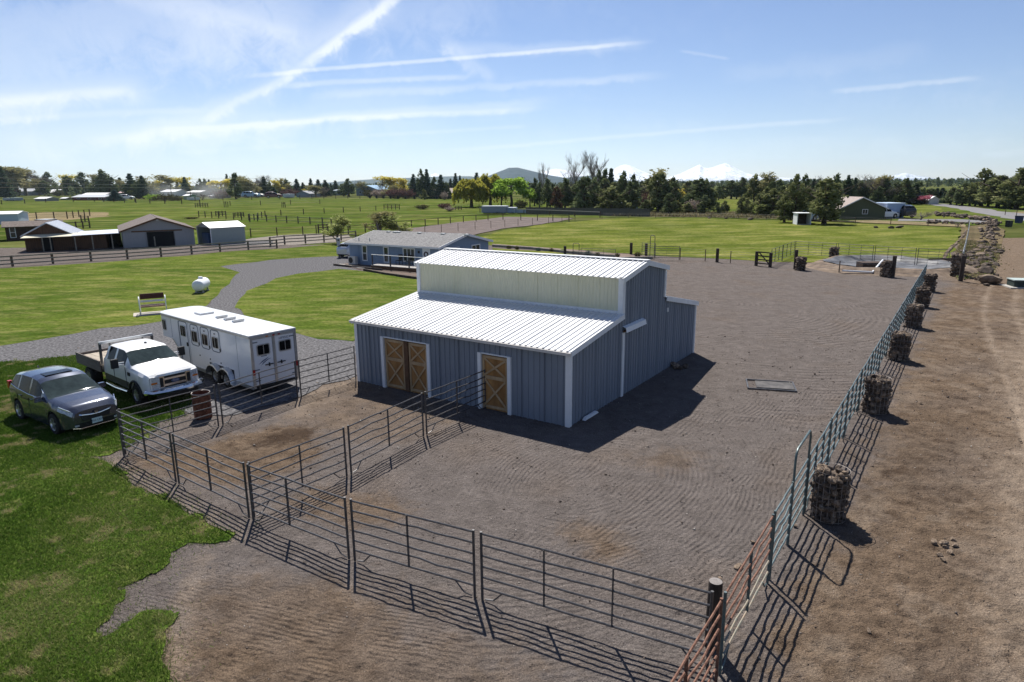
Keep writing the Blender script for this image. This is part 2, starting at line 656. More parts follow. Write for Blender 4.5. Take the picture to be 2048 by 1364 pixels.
DRIVE = [(-500, 755), (0, 688), (200, 655), (330, 639), (404, 615), (424, 597), (452, 566), (474, 544), (434, 532), (540, 517), (640, 512), (702, 508), (706, 540), (600, 550), (552, 560),
         (500, 586), (482, 602), (476, 618), (508, 640), (560, 660), (640, 674), (714, 682), (716, 748), (650, 768), (600, 792), (470, 830), (400, 830), (300, 790), (214, 740), (118, 716), (0, 728), (-500, 810)]
FIELD = [(940, 478), (1000, 462), (1100, 447), (1240, 436), (1400, 437), (1560, 441), (1720, 447), (1926, 456), (1921, 480), (1890, 530), (1540, 523), (1440, 518), (1330, 512), (1180, 503), (1000, 492), (930, 488)]

# --- the trodden dirt: arena, pen, lane and yard in one relief sheet, finer towards the barn yard
NY, NX = 760, 560
ys = 4.2 * (92 / 4.2) ** (np.linspace(0, 1, NY))
ts = np.linspace(-0.98, 0.92, NX)
YY = np.repeat(ys[:, None], NX, 1)
XX = YY * ts[None, :]


def groove_field(x, y):
    """rake marks: (height, mask) from a few sweeps of the harrow"""
    wx, wy = x + (fbm(x * .35, y * .35, 4) - .5) * 1.6, y + (fbm(x * .35, y * .35, 8) - .5) * 1.6
    h = np.zeros(x.shape)
    for (cx_, cy_, ex, r0, r1, p, amp, sd) in [(1.2, 17.2, .62, 1.0, 9.5, .21, .013, 1), (12.0, 30.0, .9, 3, 16, .30, .012, 2), (4.0, 52, 1.2, 5, 26, .42, .010, 3)]:
        dx, dy = (wx - cx_) * .83 - (wy - cy_) * .56, (wx - cx_) * .56 + (wy - cy_) * .83
        d = np.sqrt((dx * ex) ** 2 + dy ** 2)
        win = np.clip((d - r0) / 1.5, 0, 1) * np.clip((r1 - d) / 2.0, 0, 1)
        h += amp * .25 * win * np.sin(2 * PI * d / p) * np.clip(fbm(x * .5, y * .5, 30 + sd) * 3.2 - 1.0, 0, 1)
    u = (wx * .33 + wy * .94)
    win = np.clip((11.5 - wy - wx * .4) / 1.5, 0, 1)
    h += .006 * win * np.sin(2 * PI * u / .19) * np.clip(fbm(x * .6, y * .6, 41) * 3 - .8, 0, 1)
    return h


tan_lane = soft_mask(XX, YY, [(1500, 1420), (1590, 1230), (1680, 1050), (1740, 900), (1790, 780), (1850, 650), (1880, 590), (1910, 562), (2100, 566), (2700, 640), (2700, 1420)], .8, seed=1)
tan_front = soft_mask(XX, YY, [(300, 1420), (330, 1240), (420, 1130), (700, 1180), (960, 1290), (1180, 1364), (1000, 1450)], .9, seed=2)
tan_pen = soft_mask(XX, YY, [(240, 915), (330, 905), (430, 880), (560, 850), (628, 846), (640, 880), (650, 905), (600, 942), (500, 965), (430, 965), (340, 950)], .5, seed=3)
tan_pen2 = soft_mask(XX, YY, [(560, 830), (640, 760), (700, 752), (900, 830), (860, 880), (720, 880), (620, 860)], .8, seed=4)
patch1 = soft_mask(XX, YY, [(560, 1005), (620, 975), (760, 995), (830, 1025), (760, 1050), (620, 1035)], .5, seed=5)
patch2 = soft_mask(XX, YY, [(1110, 1062), (1160, 1040), (1240, 1045), (1260, 1120), (1200, 1130)], .4, seed=6)
patch3 = soft_mask(XX, YY, [(1270, 925), (1330, 893), (1400, 905), (1400, 930), (1320, 940)], .6, seed=7)
far_tan = soft_mask(XX, YY, [(1905, 566), (1880, 550), (1650, 540), (1600, 520), (1640, 513), (1900, 515), (1925, 455), (2100, 440), (2700, 470), (2700, 600)], 1.2, seed=8)
pale_lane = soft_mask(XX, YY, [(2010, 1420), (1985, 1250), (1985, 1100), (2010, 900), (2025, 760), (2015, 700), (2100, 650), (2500, 700), (2500, 1420)], .7, seed=9)
pale_pen = soft_mask(XX, YY, [(560, 815), (640, 770), (712, 752), (716, 766), (660, 795), (590, 840)], .6, seed=10)
pale_edge = soft_mask(XX, YY, [(208, 905), (236, 916), (345, 985), (440, 1045), (480, 1075), (450, 1085), (340, 1020), (225, 945)], .4, seed=12)
pale_front = soft_mask(XX, YY, [(330, 1364), (325, 1290), (340, 1230), (400, 1105), (420, 1105), (380, 1230), (370, 1364)], .25, seed=13)
dark_pen = soft_mask(XX, YY, [(505, 882), (560, 862), (620, 850), (630, 866), (600, 880), (530, 892)], .35, seed=14)
dark_lane = soft_mask(XX, YY, [(1760, 960), (1800, 830), (1900, 790), (1930, 850), (1920, 960), (1850, 1020)], 1.0, seed=15)
noiseA, noiseB = fbm(XX * .45, YY * .45, 2, 5), fbm(XX * 1.6, YY * 1.6, 6, 5)
tan = np.clip(np.maximum.reduce([tan_lane * (.75 + .8 * (noiseA - .3)), tan_front * .75 * (noiseA + .4), tan_pen, tan_pen2 * .6 * (noiseB + .4), patch1 * .8, patch2 * .8 * (noiseB + .3), patch3 * .6, far_tan * .9]) + np.clip(noiseA - .56, 0, 1) * .9, 0, 1)
pale = np.clip(np.maximum.reduce([pale_lane * .75, pale_pen * .6, pale_edge * .55, pale_front * .45, far_tan * .22]) * (.35 + 1.1 * noiseB), 0, 1)
pale = np.maximum(pale, np.clip((tan_lane + .5 * tan_pen2 + .4 * tan_pen) * (noiseB - .56) * 3.2, 0, .6))
dark = np.clip(dark_pen * 1.0 + np.clip(fbm(XX * 3.1, YY * 3.1, 27, 4) - .57, 0, 1) * 2.6 * np.clip(tan_lane + tan_pen + .5 * tan_front, 0, 1) * (1 - .7 * pale_lane) + dark_lane * .5 * noiseB + np.clip(noiseB - .62, 0, 1) * 1.6 * (.4 + tan), 0, .85)
# wheel tracks down the lane and hoof prints in a line across the arena
u_lane, v_lane = (XX - 3.3) * .827 - (YY - 9.35) * .563, (XX - 3.3) * .563 + (YY - 9.35) * .827
for off, w in ((4.3, .18), (5.9, .22), (7.2, .4)):
    tr = np.exp(-((u_lane - off - .5 * np.sin(v_lane * .12)) / w) ** 2)
    pale = np.clip(pale + tr * .55 * (tan_lane > .1) * (.3 + noiseB), 0, 1)
    rut = np.exp(-((u_lane - off - .16 - .5 * np.sin(v_lane * .12)) / .07) ** 2) + np.exp(-((u_lane - off + .16 - .5 * np.sin(v_lane * .12)) / .07) ** 2)
    RUTS = RUTS + rut if 'RUTS' in globals() else rut
hoof = np.zeros_like(XX)
hr = np.random.default_rng(5)
for (x0, y0, x1, y1, n_) in [(2.0, 16.2, 9.2, 20.2, 34), (2.2, 12.2, 5.6, 10.2, 26), (-6.5, 18.4, -1.8, 17.0, 40), (-5.4, 10.2, -.8, 8.4, 30), (3.0, 14, 4.5, 11, 26), (6, 22, 11, 33, 40), (-2.5, 14.6, 1.5, 12.6, 26)]:
    for k in range(n_):
        t = hr.random()
        hx, hy = x0 + (x1 - x0) * t + hr.normal(0, .45), y0 + (y1 - y0) * t + hr.normal(0, .4)
        iy = np.searchsorted(ys, [hy - .35, hy + .35])
        sl = slice(max(0, iy[0]), iy[1])
        d2 = ((XX[sl] - hx) ** 2 + (YY[sl] - hy) ** 2) / (.09 ** 2)
        hoof[sl] += np.exp(-d2) - .35 * np.exp(-d2 / 3.2)
amp = np.clip(1.2 - YY / 60, .15, 1)
rough_zone = np.clip(tan_lane + tan_front * .6 + tan_pen, 0, 1)
ZZ = -.020 + groove_field(XX, YY) * np.clip(1.15 - YY / 34, 0, 1) * (1 - .8 * tan_lane) + (noiseA - .5) * .025 * amp + (noiseB - .5) * .022 * (1 + 1.2 * rough_zone) * np.clip(1.25 - YY / 42, .12, 1) \
    + (fbm(XX * 6, YY * 6, 12, 3) - .5) * .026 * (1 + 3.0 * rough_zone) * np.clip(1.3 - YY / 30, 0, 1) - hoof * .034 - RUTS * .03 * (noiseA > .42)
ZZ = np.minimum(ZZ, -.001)
idx = np.arange(NY * NX).reshape(NY, NX)
F = np.stack([idx[:-1, :-1].ravel(), idx[:-1, 1:].ravel(), idx[1:, 1:].ravel(), idx[1:, :-1].ravel()], 1)
me = np_mesh('dirt_yard', np.stack([XX.ravel(), YY.ravel(), ZZ.ravel()], 1), F, M_soil, smooth=True)
ca = me.color_attributes.new('soil', 'FLOAT_COLOR', 'POINT')
ca.data.foreach_set('color', np.stack([tan.ravel(), pale.ravel(), dark.ravel(), np.ones(NY * NX)], 1).astype(np.float32).ravel())
wx, wy = XX + (noiseA - .5) * .5, YY + (fbm(XX * .4, YY * .4, 8) - .5) * .5
blot = lambda sd, k=3.4, o=1.15: np.clip(fbm(XX * .45, YY * .45, sd, 4) * k - o, 0, 1) * np.clip(fbm(XX * 1.9, YY * 1.9, sd + 60, 3) * 3.2 - .95, 0, 1)
f1 = np.clip((11.8 - YY - XX * .42) / 1.2, 0, 1) * blot(41, 3.4, .9) * (YY < 13)
dx, dy = (wx - 2.2) * .83 - (wy - 17.0) * .56, (wx - 2.2) * .56 + (wy - 17.0) * .83
d2 = np.sqrt((dx * 1.0) ** 2 + (dy * .62) ** 2)
f2 = np.clip((7.6 - d2) / 1.0, 0, 1) * np.clip((d2 - .6), 0, 1) * blot(42, 3.2, .75)
d3 = np.sqrt(((wx - 14) * .8) ** 2 + ((wy - 44) * .62) ** 2)
f3 = np.clip((22 - d3) / 3, 0, 1) * blot(43, 3.4, 1.0) * (1 - f2) * np.clip((YY - 17) / 4, 0, 1)
d4 = (wx * .83 - wy * .56)
f4 = np.clip((YY - 9) / 3, 0, 1) * np.clip((26 - YY) / 4, 0, 1) * np.clip((XX + 1) / 2, 0, 1) * np.clip(1 - 1.6 * f2, 0, 1) * blot(44, 3.2, .9)
calm = np.clip(1 - 1.1 * tan_lane - tan_pen - tan_pen2 * .6, 0, 1)
for nm_, d_, f_ in (('rake_front', wx * .30 + wy * .954, f1), ('rake_loop', d2, f2 * calm), ('rake_far', d3, f3 * calm), ('rake_barn', d4, f4 * calm)):
    ra_ = me.color_attributes.new(nm_, 'FLOAT_COLOR', 'POINT')
    ra_.data.foreach_set('color', np.stack([d_.ravel(), f_.ravel(), 0 * d_.ravel(), np.ones(NY * NX)], 1).astype(np.float32).ravel())
tag(link('dirt_yard', me), kind='structure')

# --- turf, gravel and far fields, each a sheet a little above the last
sheet('pasture', [(-900, 560), (-60, 536), (60, 531), (310, 516), (470, 503), (560, 497), (690, 486), (700, 470), (780, 463), (900, 447), (1010, 436), (1240, 434), (1560, 438), (1930, 450), (2300, 445),
                  (2300, 412), (1900, 406), (1560, 404), (1200, 401), (900, 398), (560, 396), (200, 399), (-900, 406)], -.085, M_past, seed=3)
sheet('driveway', DRIVE, .002, M_gravel, seed=5, jit=.5)
def ragged(pix, seed, step=.07, amp=.30):
    pts, P = [], G2(pix)
    for i in range(len(P)):
        a, c = Vector(P[i]), Vector(P[(i + 1) % len(P)])
        k = max(1, int((c - a).length / (step * max(1, min(a.length, c.length) / 14))))
        pts += [a.lerp(c, j / k) for j in range(k)]
    A = np.array([p[:] for p in pts])
    s_ = np.clip(np.hypot(A[:, 0], A[:, 1]) / 16, .7, 3)
    o_ = []
    for sd in (0, 31):
        o_.append(((fbm(A[:, 0] * 1.3, A[:, 1] * 1.3, seed + sd, 2) - .5) * 2.0 + (fbm(A[:, 0] * 5, A[:, 1] * 5, seed + 3 + sd, 3) - .5) * 1.5) * amp * s_)
    return [(x, y) for x, y in zip(A[:, 0] + o_[0], A[:, 1] + o_[1])]


def raw_sheet(name, pts, z, material):
    bm = bmesh.new()
    f = bm.faces.new([bm.verts.new((x, y, z)) for x, y in pts])
    if f.normal.z < 0:
        f.normal_flip()
    bmesh.ops.triangulate(bm, faces=[f])
    me = bpy.data.meshes.new(name)
    bm.to_mesh(me)
    bm.free()
    me.materials.append(material)
    return tag(link(name, me), kind='structure')


LAWN_A_PTS = ragged(LAWN_A, 6)
raw_sheet('lawn', LAWN_A_PTS, .001, M_lawn)
sheet('lawn', LAWN_B, .008, M_mown, seed=7, jit=.4)
sheet('lawn', LAWN_C, .008, M_mown, seed=8, jit=.4)
sheet('mown_field', FIELD, .006, M_field, seed=9)
sheet('lawn', [(985, 496), (1110, 504), (1200, 516), (1130, 522), (990, 512)], .020, M_field, seed=10)
sheet('gravel_lot', [(-500, 545), (0, 535), (170, 525), (300, 513), (345, 510), (318, 503), (420, 497), (500, 490), (540, 486), (540, 480), (490, 480), (400, 487), (240, 497), (180, 500), (60, 506), (-500, 520)], -.050, M_gravel, seed=11)
sheet('paddock', [(700, 478), (800, 459), (905, 445), (975, 438), (1010, 433), (1150, 436), (1100, 445), (1000, 457), (940, 472), (992, 476), (980, 484), (700, 490)], -.062, M_paddock, seed=12)
sheet('paddock', [(545, 492), (700, 481), (700, 470), (640, 466), (560, 470), (505, 476), (470, 484), (500, 490)], -.060, M_gravel_tan, seed=13)
sheet('paddock', [(-60, 450), (40, 446), (130, 440), (225, 432), (210, 424), (100, 424), (-60, 432)], -.062, M_drygrass, seed=15)
sheet('road', [(2300, 452), (2048, 441), (1985, 430), (1925, 419), (1880, 411), (1866, 408), (1890, 407), (1960, 416), (2048, 427), (2300, 434)], -.060, M_road, seed=16)
sheet('path', [(1800, 441), (1930, 443), (1990, 446), (1990, 441), (1930, 438), (1800, 437)], -.064, M_road, seed=17)
sheet('mown_field', [(1795, 436), (1800, 412), (1872, 411), (1880, 420), (1940, 434), (1985, 440), (1930, 437)], -.072, M_field, seed=18)
sheet('mown_field', [(1400, 418), (1410, 398), (1480, 398), (1490, 416)], -.050, M_field, seed=19)
sheet('dry_verge', [(1230, 432), (1400, 434), (1560, 437), (1930, 453), (1926, 447), (1760, 440), (1640, 442), (1500, 428), (1240, 424)], -.056, M_drygrass, seed=20)
sheet('dry_verge', [(1922, 455), (1918, 490), (1906, 540), (1915, 560), (1985, 552), (2000, 500), (2010, 460), (1985, 447)], .012, M_berm, seed=21, jit=.08)
sheet('dry_verge', [(1985, 428), (2060, 440), (2300, 450), (2300, 425), (2100, 418)], -.066, M_drygrass, seed=22)
# ------------------------------------------------------------------ the metal barn
M_barn_blue = mat('barn_blue_steel', (.205, .232, .275), .55, var=.07, scale=1.2, spec=.35, stretch=(1, 1, .25))
M_barn_white = mat('white_painted_steel', (.78, .78, .78), .5, var=.04, scale=2.0, spec=.4)
M_roof_white = mat('white_roof_steel', (.62, .625, .63), .5, var=.035, scale=.8, spec=.4)
M_trim_white = mat('white_trim', (.72, .73, .74), .6, var=.05, scale=3, spec=.3)
M_fiber = mat('cream_fibreglass', (.60, .59, .43), .55, var=.05, scale=.8, col2=(.66, .645, .49), spec=.3, stretch=(1, 1, .35))
M_ply = mat('weathered_plywood', (.30, .145, .048), .85, var=.3, scale=2.6, col2=(.43, .225, .08), bump=.3, bscale=9, stretch=(1, 1, .25))
M_board = mat('pine_board', (.40, .265, .135), .8, var=.2, scale=3, col2=(.48, .34, .20), bump=.3, stretch=(1, 1, .3))
M_darkwood = mat('dark_wood', (.12, .065, .035), .85, var=.3, scale=4, bump=.4)
M_rustywood = mat('weathered_post', (.055, .042, .034), .9, var=.4, scale=6, bump=.7, stretch=(1, 1, .2))
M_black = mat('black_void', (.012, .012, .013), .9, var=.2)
M_gutter = mat('dusty_white_gutter', (.60, .57, .54), .5, var=.12, scale=3)
M_galv = mat('galvanised_steel', (.42, .43, .44), .4, metal=.6, var=.15, scale=5)

BE = Vector((-.82478, .56546, 0))          # along the long front, towards the driveway
BG = Vector((.56546, .82478, 0))           # from the front towards the back
BC = Vector((1.85, 20.98, 0))              # the corner nearest the drone
BL, W1, W2, W3 = 9.91, 3.89, 7.97, 11.86
Z_EAVE, Z_J1, Z_UE, Z_RIDGE, Z_J2, Z_BE = 2.56, 3.13, 4.49, 4.88, 3.19, 2.40
barn = thing('barn', 'slate blue steel barn with raised centre, white roofs and cream clerestory', 'barn', BC, math.atan2(BE.y, BE.x))
# local frame: x along the front, -y towards the back (rotation of BE), z up
LB = lambda u, w, z: Vector((u, -w, z))


def roof_z(w):
    if w <= W1:
        return Z_EAVE + (Z_J1 - Z_EAVE) * w / W1
    if w <= W2:
        m = (W1 + W2) / 2
        return Z_UE + (Z_RIDGE - Z_UE) * (1 - abs(w - m) / (m - W1))
    return Z_J2 + (Z_BE - Z_J2) * (w - W2) / (W3 - W2)


def ribbed(name, parent, o, U, V, N, us, vb, vt, m, h=.02, rw=.045, pitch=.2286):
    """a steel sheet from us[0] to us[1] along U: ribs every PITCH, running along V from vb(u) to vt(u)"""
    u0, u1 = us
    prof = []
    k0 = math.floor(u0 / pitch) - 1
    for k in range(k0, math.ceil(u1 / pitch) + 2):
        c = k * pitch
        hh = h if k % 4 == 0 else h * .8
        for du, hv in ((-rw * .8, 0), (-rw * .4, hh), (rw * .4, hh), (rw * .8, 0)):
            if u0 + .002 < c + du < u1 - .002:
                prof.append((c + du, hv))
    prof = [(u0, 0.0)] + prof + [(u1, 0.0)]
    vs, fs = [], []
    for u, hv in prof:
        a = o + U * u + N * hv
        vs += [a + V * vb(u), a + V * vt(u)]
    for i in range(len(prof) - 1):
        fs.append((2 * i, 2 * i + 2, 2 * i + 3, 2 * i + 1))
    mb = MB().add(vs, fs)
    return mb.build(name, m, parent, fix=False)


X_, Y_, Z_ = Vector((1, 0, 0)), Vector((0, 1, 0)), Vector((0, 0, 1))
SH = .9144
# structural shell a few centimetres inside the sheets
prof = [(0.05, -.3), (W3 - .05, -.3), (W3 - .05, Z_BE - .06), (W2 - .02, Z_J2 - .06), (W2 - .05, Z_UE - .07), ((W1 + W2) / 2, Z_RIDGE - .07), (W1 + .05, Z_UE - .07), (W1 + .02, Z_J1 - .06), (.05, Z_EAVE - .07)]
MB().prism(prof, (0.05, 0, 0), -Y_, Z_, X_, BL - .1).build('wall', M_barn_blue, barn)
# doors: (start, end, top) along the front
D_DOUBLE, D_SINGLE = (6.02, 8.40, 2.02), (2.34, 3.60, 2.02)
cuts = sorted({0.0, BL, D_DOUBLE[0], D_DOUBLE[1], D_SINGLE[0], D_SINGLE[1]} | {k * SH for k in range(1, 11)})
cuts = [c for i, c in enumerate(cuts) if i == 0 or c - cuts[i - 1] > .03]
for a_, b_ in zip(cuts[:-1], cuts[1:]):
    mid = (a_ + b_) / 2
    vb0 = next((t for s, e, t in (D_DOUBLE, D_SINGLE) if s < mid < e), -.05)
    ribbed('siding_sheet', barn, LB(0, -.004, 0), X_, Z_, Y_, (a_, b_), lambda u: vb0, lambda u: Z_EAVE - .03, M_barn_blue, h=.05, rw=.04)
# gable end facing the arena, and the far gable
for side, o in ((0, LB(-.004, 0, 0)), (1, LB(BL + .004, 0, 0))):
    brk = sorted({0.0, W1, (W1 + W2) / 2, W2, W3} | {k * SH for k in range(1, 13)})
    brk = [c for i, c in enumerate(brk) if i == 0 or c - brk[i - 1] > .03]
    for a_, b_ in zip(brk[:-1], brk[1:]):
        e_ = 1e-4
        ribbed('siding_sheet', barn, o, -Y_, Z_, -X_ if side == 0 else X_, (a_, b_), lambda u: -.05,
               lambda u, a_=a_, b_=b_: roof_z(min(max(u, a_ + e_), b_ - e_)) - .02, M_barn_blue, h=.045, rw=.04)
for k in range(11):
    a_, b_ = k * SH, min(BL, (k + 1) * SH)
    if b_ - a_ < .1:
        continue
    ribbed('clerestory_sheet', barn, LB(0, W1 - .006, 0), X_, Z_, Y_, (a_, b_), lambda u: Z_J1 + .06, lambda u: Z_UE - .02, M_fiber, h=.016, pitch=.152, rw=.04)
    ribbed('siding_sheet', barn, LB(0, W2 + .006, 0), X_, Z_, -Y_, (a_, b_), lambda u: Z_J2, lambda u: Z_UE - .02, M_barn_blue)
    ribbed('siding_sheet', barn, LB(0, W3 + .006, 0), X_, Z_, -Y_, (a_, b_), lambda u: -.05, lambda u: Z_BE - .02, M_barn_blue)


def roof_plane(w0, z0, w1, z1, ov0, ov1, nm):
    """roof sheets from the low edge (w0, z0) to the high edge (w1, z1)"""
    d = LB(0, w1, z1) - LB(0, w0, z0)
    L = d.length
    V = d.normalized()
    N = V.cross(X_) if V.cross(X_).z > 0 else X_.cross(V)
    n = int(math.ceil((BL + .24) / SH))
    for k in range(n):
        a_, b_ = -.12 + k * SH, min(BL + .12, -.12 + (k + 1) * SH)
        ribbed(nm, barn, LB(0, w0, z0) + N * .035, X_, V, N, (a_, b_), lambda u: -ov0, lambda u: L + ov1, M_roof_white, h=.038, rw=.05, pitch=.2286)
    deck = MB().add([LB(-.1, w0, z0) - V * (ov0 - .03) + N * .03, LB(BL + .1, w0, z0) - V * (ov0 - .03) + N * .03, LB(BL + .1, w1, z1) + V * ov1 + N * .03, LB(-.1, w1, z1) + V * ov1 + N * .03,
                     LB(-.1, w0, z0) - V * (ov0 - .03) + N * .005, LB(BL + .1, w0, z0) - V * (ov0 - .03) + N * .005, LB(BL + .1, w1, z1) + V * ov1 + N * .005, LB(-.1, w1, z1) + V * ov1 + N * .005],
                    [(0, 1, 2, 3), (7, 6, 5, 4), (0, 4, 5, 1), (1, 5, 6, 2), (2, 6, 7, 3), (3, 7, 4, 0)])
    deck.build('roof_deck', M_trim_white, barn)
    for u in (-.12, BL + .12):      # rake trim at both ends
        mb = MB().beam(LB(u, w0, z0) - V * ov0 - N * .045, LB(u, w1, z1) + V * ov1 - N * .045, .03, .19, up=N)
        mb.build('rake_trim', M_trim_white, barn)


WM = (W1 + W2) / 2
roof_plane(0, Z_EAVE, W1, Z_J1, .14, -.02, 'roof_sheet')
roof_plane(W1, Z_UE, WM, Z_RIDGE, .16, .0, 'roof_sheet')
roof_plane(W2, Z_UE, WM, Z_RIDGE, .16, .0, 'roof_sheet')
roof_plane(W3, Z_BE, W2, Z_J2, .14, -.02, 'roof_sheet')
MB().box(LB(BL / 2, WM, Z_RIDGE + .062), (BL + .26, .30, .03)).build('ridge_cap', M_roof_white, barn)
MB().box(LB(BL / 2, W1 - .03, Z_J1 + .07), (BL - .02, .06, .12)).build('flashing', M_trim_white, barn)
MB().box(LB(BL / 2, -.16, Z_EAVE - .05), (BL + .3, .11, .10)).box(LB(BL / 2, -.22, Z_EAVE - .005), (BL + .3, .02, .02)).build('gutter', M_gutter, barn)
tr = lambda c, s, nm='corner_trim', m=M_trim_white: MB().box(c, s).build(nm, m, barn)
tr(LB(.02, .02, Z_EAVE / 2 - .08), (.17, .17, Z_EAVE + .05))
tr(LB(BL - .02, .02, Z_EAVE / 2 - .08), (.15, .15, Z_EAVE + .05))
tr(LB(.0, W3, Z_BE / 2 - .06), (.12, .12, Z_BE + .05))
tr(LB(.02, W1 - .0, (Z_J1 + Z_UE) / 2 - .06), (.2, .2, Z_UE - Z_J1 + .2))
tr(LB(BL - .02, W1 - .0, (Z_J1 + Z_UE) / 2), (.17, .17, Z_UE - Z_J1 - .04))
tr(LB(.02, W2, (Z_J2 + Z_UE) / 2 + .02), (.14, .14, Z_UE - Z_J2))
# sliding-door track hood on the gable end with its white jamb
tq = lambda w, z, o: LB(-.02 - o, w, z)
MB().add([tq(W1 + .02, 2.68, .0), tq(W1 + .02, 2.64, .15), tq(W1 + .02, 2.46, .19), tq(W1 + 1.85, 2.70, .0), tq(W1 + 1.85, 2.66, .15), tq(W1 + 1.85, 2.48, .19)],
         [(0, 1, 4, 3), (1, 2, 5, 4)]).build('track_hood', M_trim_white, barn, fix=False)
MB().box(tq(W1 + .95, 2.50, .07), (.05, 1.9, .06)).build('door_track', M_darkwood, barn)
MB().box(tq(W1 + .06, 1.2, .035), (.06, .16, 2.5)).build('door_jamb', M_trim_white, barn)
MB().box(tq(W2 + .30, 2.62, .04), (.05, .09, .17)).build('junction_box', M_trim_white, barn)


def barn_leaf(u0, u1, ztop, nm='door', gap=.0):
    """one plywood leaf with a frame of boards and two crosses"""
    w = u1 - u0
    y = .05
    door = MB().box(((u0 + u1) / 2, -.02, ztop / 2), (w, .03, ztop)).build(nm, M_ply, barn)
    yb = .012
    s = .085

    def bd(nm2, p, q, ww=s, off=0.0):
        MB().beam((p[0], yb + off, p[1]), (q[0], yb + off, q[1]), ww, .024, up=(0, 1, 0)).build(nm2, M_board, door)
    zm = ztop * .60
    bd('stile', (u0 + s / 2, .03), (u0 + s / 2, ztop - .01))
    bd('stile', (u1 - s / 2, .03), (u1 - s / 2, ztop - .01))
    for z in (.05 + s * .7, zm, ztop - s * .7):
        bd('cross_rail', (u0 + s + .002, z), (u1 - s - .002, z), s * 1.1 if z != zm else s * 1.5, .001)
    for z0, z1 in ((.05 + s * 1.4, zm - s * .8), (zm + s * .8, ztop - s * 1.3)):
        bd('brace', (u0 + s, z0), (u1 - s, z1), s * .85, .003)
        bd('brace', (u0 + s, z1), (u1 - s, z0), s * .85, .014)
    return door


um = 7.16
barn_leaf(D_DOUBLE[0] + .10, um - .12, 1.99)
barn_leaf(um + .12, D_DOUBLE[1] - .10, 1.99)
MB().box((um, .03, 1.0), (.2, .07, 2.0)).build('door_post', M_darkwood, barn)
barn_leaf(D_SINGLE[0] + .09, D_SINGLE[1] - .09, 1.99)
for s_, e_, t_ in (D_DOUBLE, D_SINGLE):
    for u in (s_ - .01, e_ + .01):
        MB().box((u, .035, t_ / 2 + .0), (.14, .12, t_ + .1)).build('door_jamb', M_trim_white, barn)
    MB().box(((s_ + e_) / 2, .03, t_ + .03), (e_ - s_ - .14, .06, .045)).build('door_head', M_trim_white, barn)
    MB().box(((s_ + e_) / 2, -.055, t_ / 2), (e_ - s_ - .16, .02, t_)).build('door_backing', M_darkwood, barn)

# odds and ends along the foot of the gable wall
o = MB().box((0, 0, .05), (1.0, .12, .09), taper=.8).build('downspout_elbow', M_trim_white)
o.location = BC + BG * 1.25 - BE * .16
o.rotation_euler = (0, 0, math.atan2(BG.y, BG.x))
tag(o, 'white gutter downspout lying in the shade along the barn gable wall', 'downspout')


def rock_mesh(seed, name='stone', sx=1, sy=1, sz=1, m=None, sub=1):
    bm = bmesh.new()
    bmesh.ops.create_icosphere(bm, subdivisions=sub, radius=.5)
    r = random.Random(seed)
    # chop with random planes for blocky basalt faces
    for v in bm.verts:
        v.co.x *= sx * (1 + r.uniform(-.14, .14))
        v.co.y *= sy * (1 + r.uniform(-.14, .14))
        v.co.z *= sz * (1 + r.uniform(-.14, .14))
    for _ in range(5):
        n = Vector((r.uniform(-1, 1), r.uniform(-1, 1), r.uniform(-1, 1))).normalized()
        lim = r.uniform(.30, .42)
        for v in bm.verts:
            d = v.co.dot(n) - lim * max(sx, sy, sz) * (.6 + .4 * abs(n.z))
            if d > 0:
                v.co -= n * d
    me = bpy.data.meshes.new(name)
    bm.to_mesh(me)
    bm.free()
    me.materials.append(m)
    return me


M_basalt = mat('basalt', (.055, .044, .038), .9, var=.5, scale=5, col2=(.155, .118, .092), bump=.8, bscale=12, spec=.2)
M_basalt_tan = mat('tan_basalt', (.15, .105, .075), .9, var=.5, scale=5, col2=(.32, .245, .18), bump=.8, bscale=12, spec=.2)
ROCKS = [rock_mesh(20 + i, 'stone', 1, random.Random(i).uniform(.65, 1), random.Random(i + 9).uniform(.45, .8), M_basalt if i % 3 else M_basalt_tan, 2) for i in range(9)]
for k, (px, py, s) in enumerate([(1352, 736, .42), (1361, 738, .30), (1372, 735, .36), (1346, 731, .36)]):
    o = link('rock', ROCKS[k])
    o.location = ground(px, py) + Vector((0, 0, s * .2))
    o.scale = (s, s, s)
    o.rotation_euler = (0, 0, k * 1.3)
    tag(o, ['biggest dark rock in the small heap by the barn back corner', 'smallest rock in the heap by the barn back corner', 'outermost dark rock of the heap by the barn back corner', 'dark rock touching the barn wall near its back corner'][k], 'rock', 'rocks heaped by the barn')
# ------------------------------------------------------------------ corral panels and rock baskets
M_panel_dark = mat('dark_corral_steel', (.060, .060, .068), .45, metal=.35, var=.35, scale=7, col2=(.12, .115, .115), spec=.5)
M_panel_green = mat('green_corral_steel', (.060, .098, .104), .45, metal=.2, var=.3, scale=7, col2=(.115, .155, .158), spec=.5)
M_panel_rust = mat('rusty_corral_steel', (.14, .058, .036), .8, metal=.1, var=.5, scale=9, col2=(.24, .125, .085), bump=.3)
M_panel_mint = mat('faded_green_rail', (.23, .26, .22), .65, var=.3, scale=6, col2=(.30, .22, .15))
M_wire = mat('wire', (.22, .22, .22), .5, metal=.6, var=.1)
PH = 1.44
_railm = {}


def wavy(p, q, amp, seed, n=7):
    r = random.Random(seed)
    p, q = Vector(p), Vector(q)
    out = []
    for i in range(n + 1):
        t = i / n
        a = amp * math.sin(PI * t)
        out.append(p.lerp(q, t) + Vector((0, r.uniform(-a, a) * 1.2, r.uniform(-a, a))))
    return out


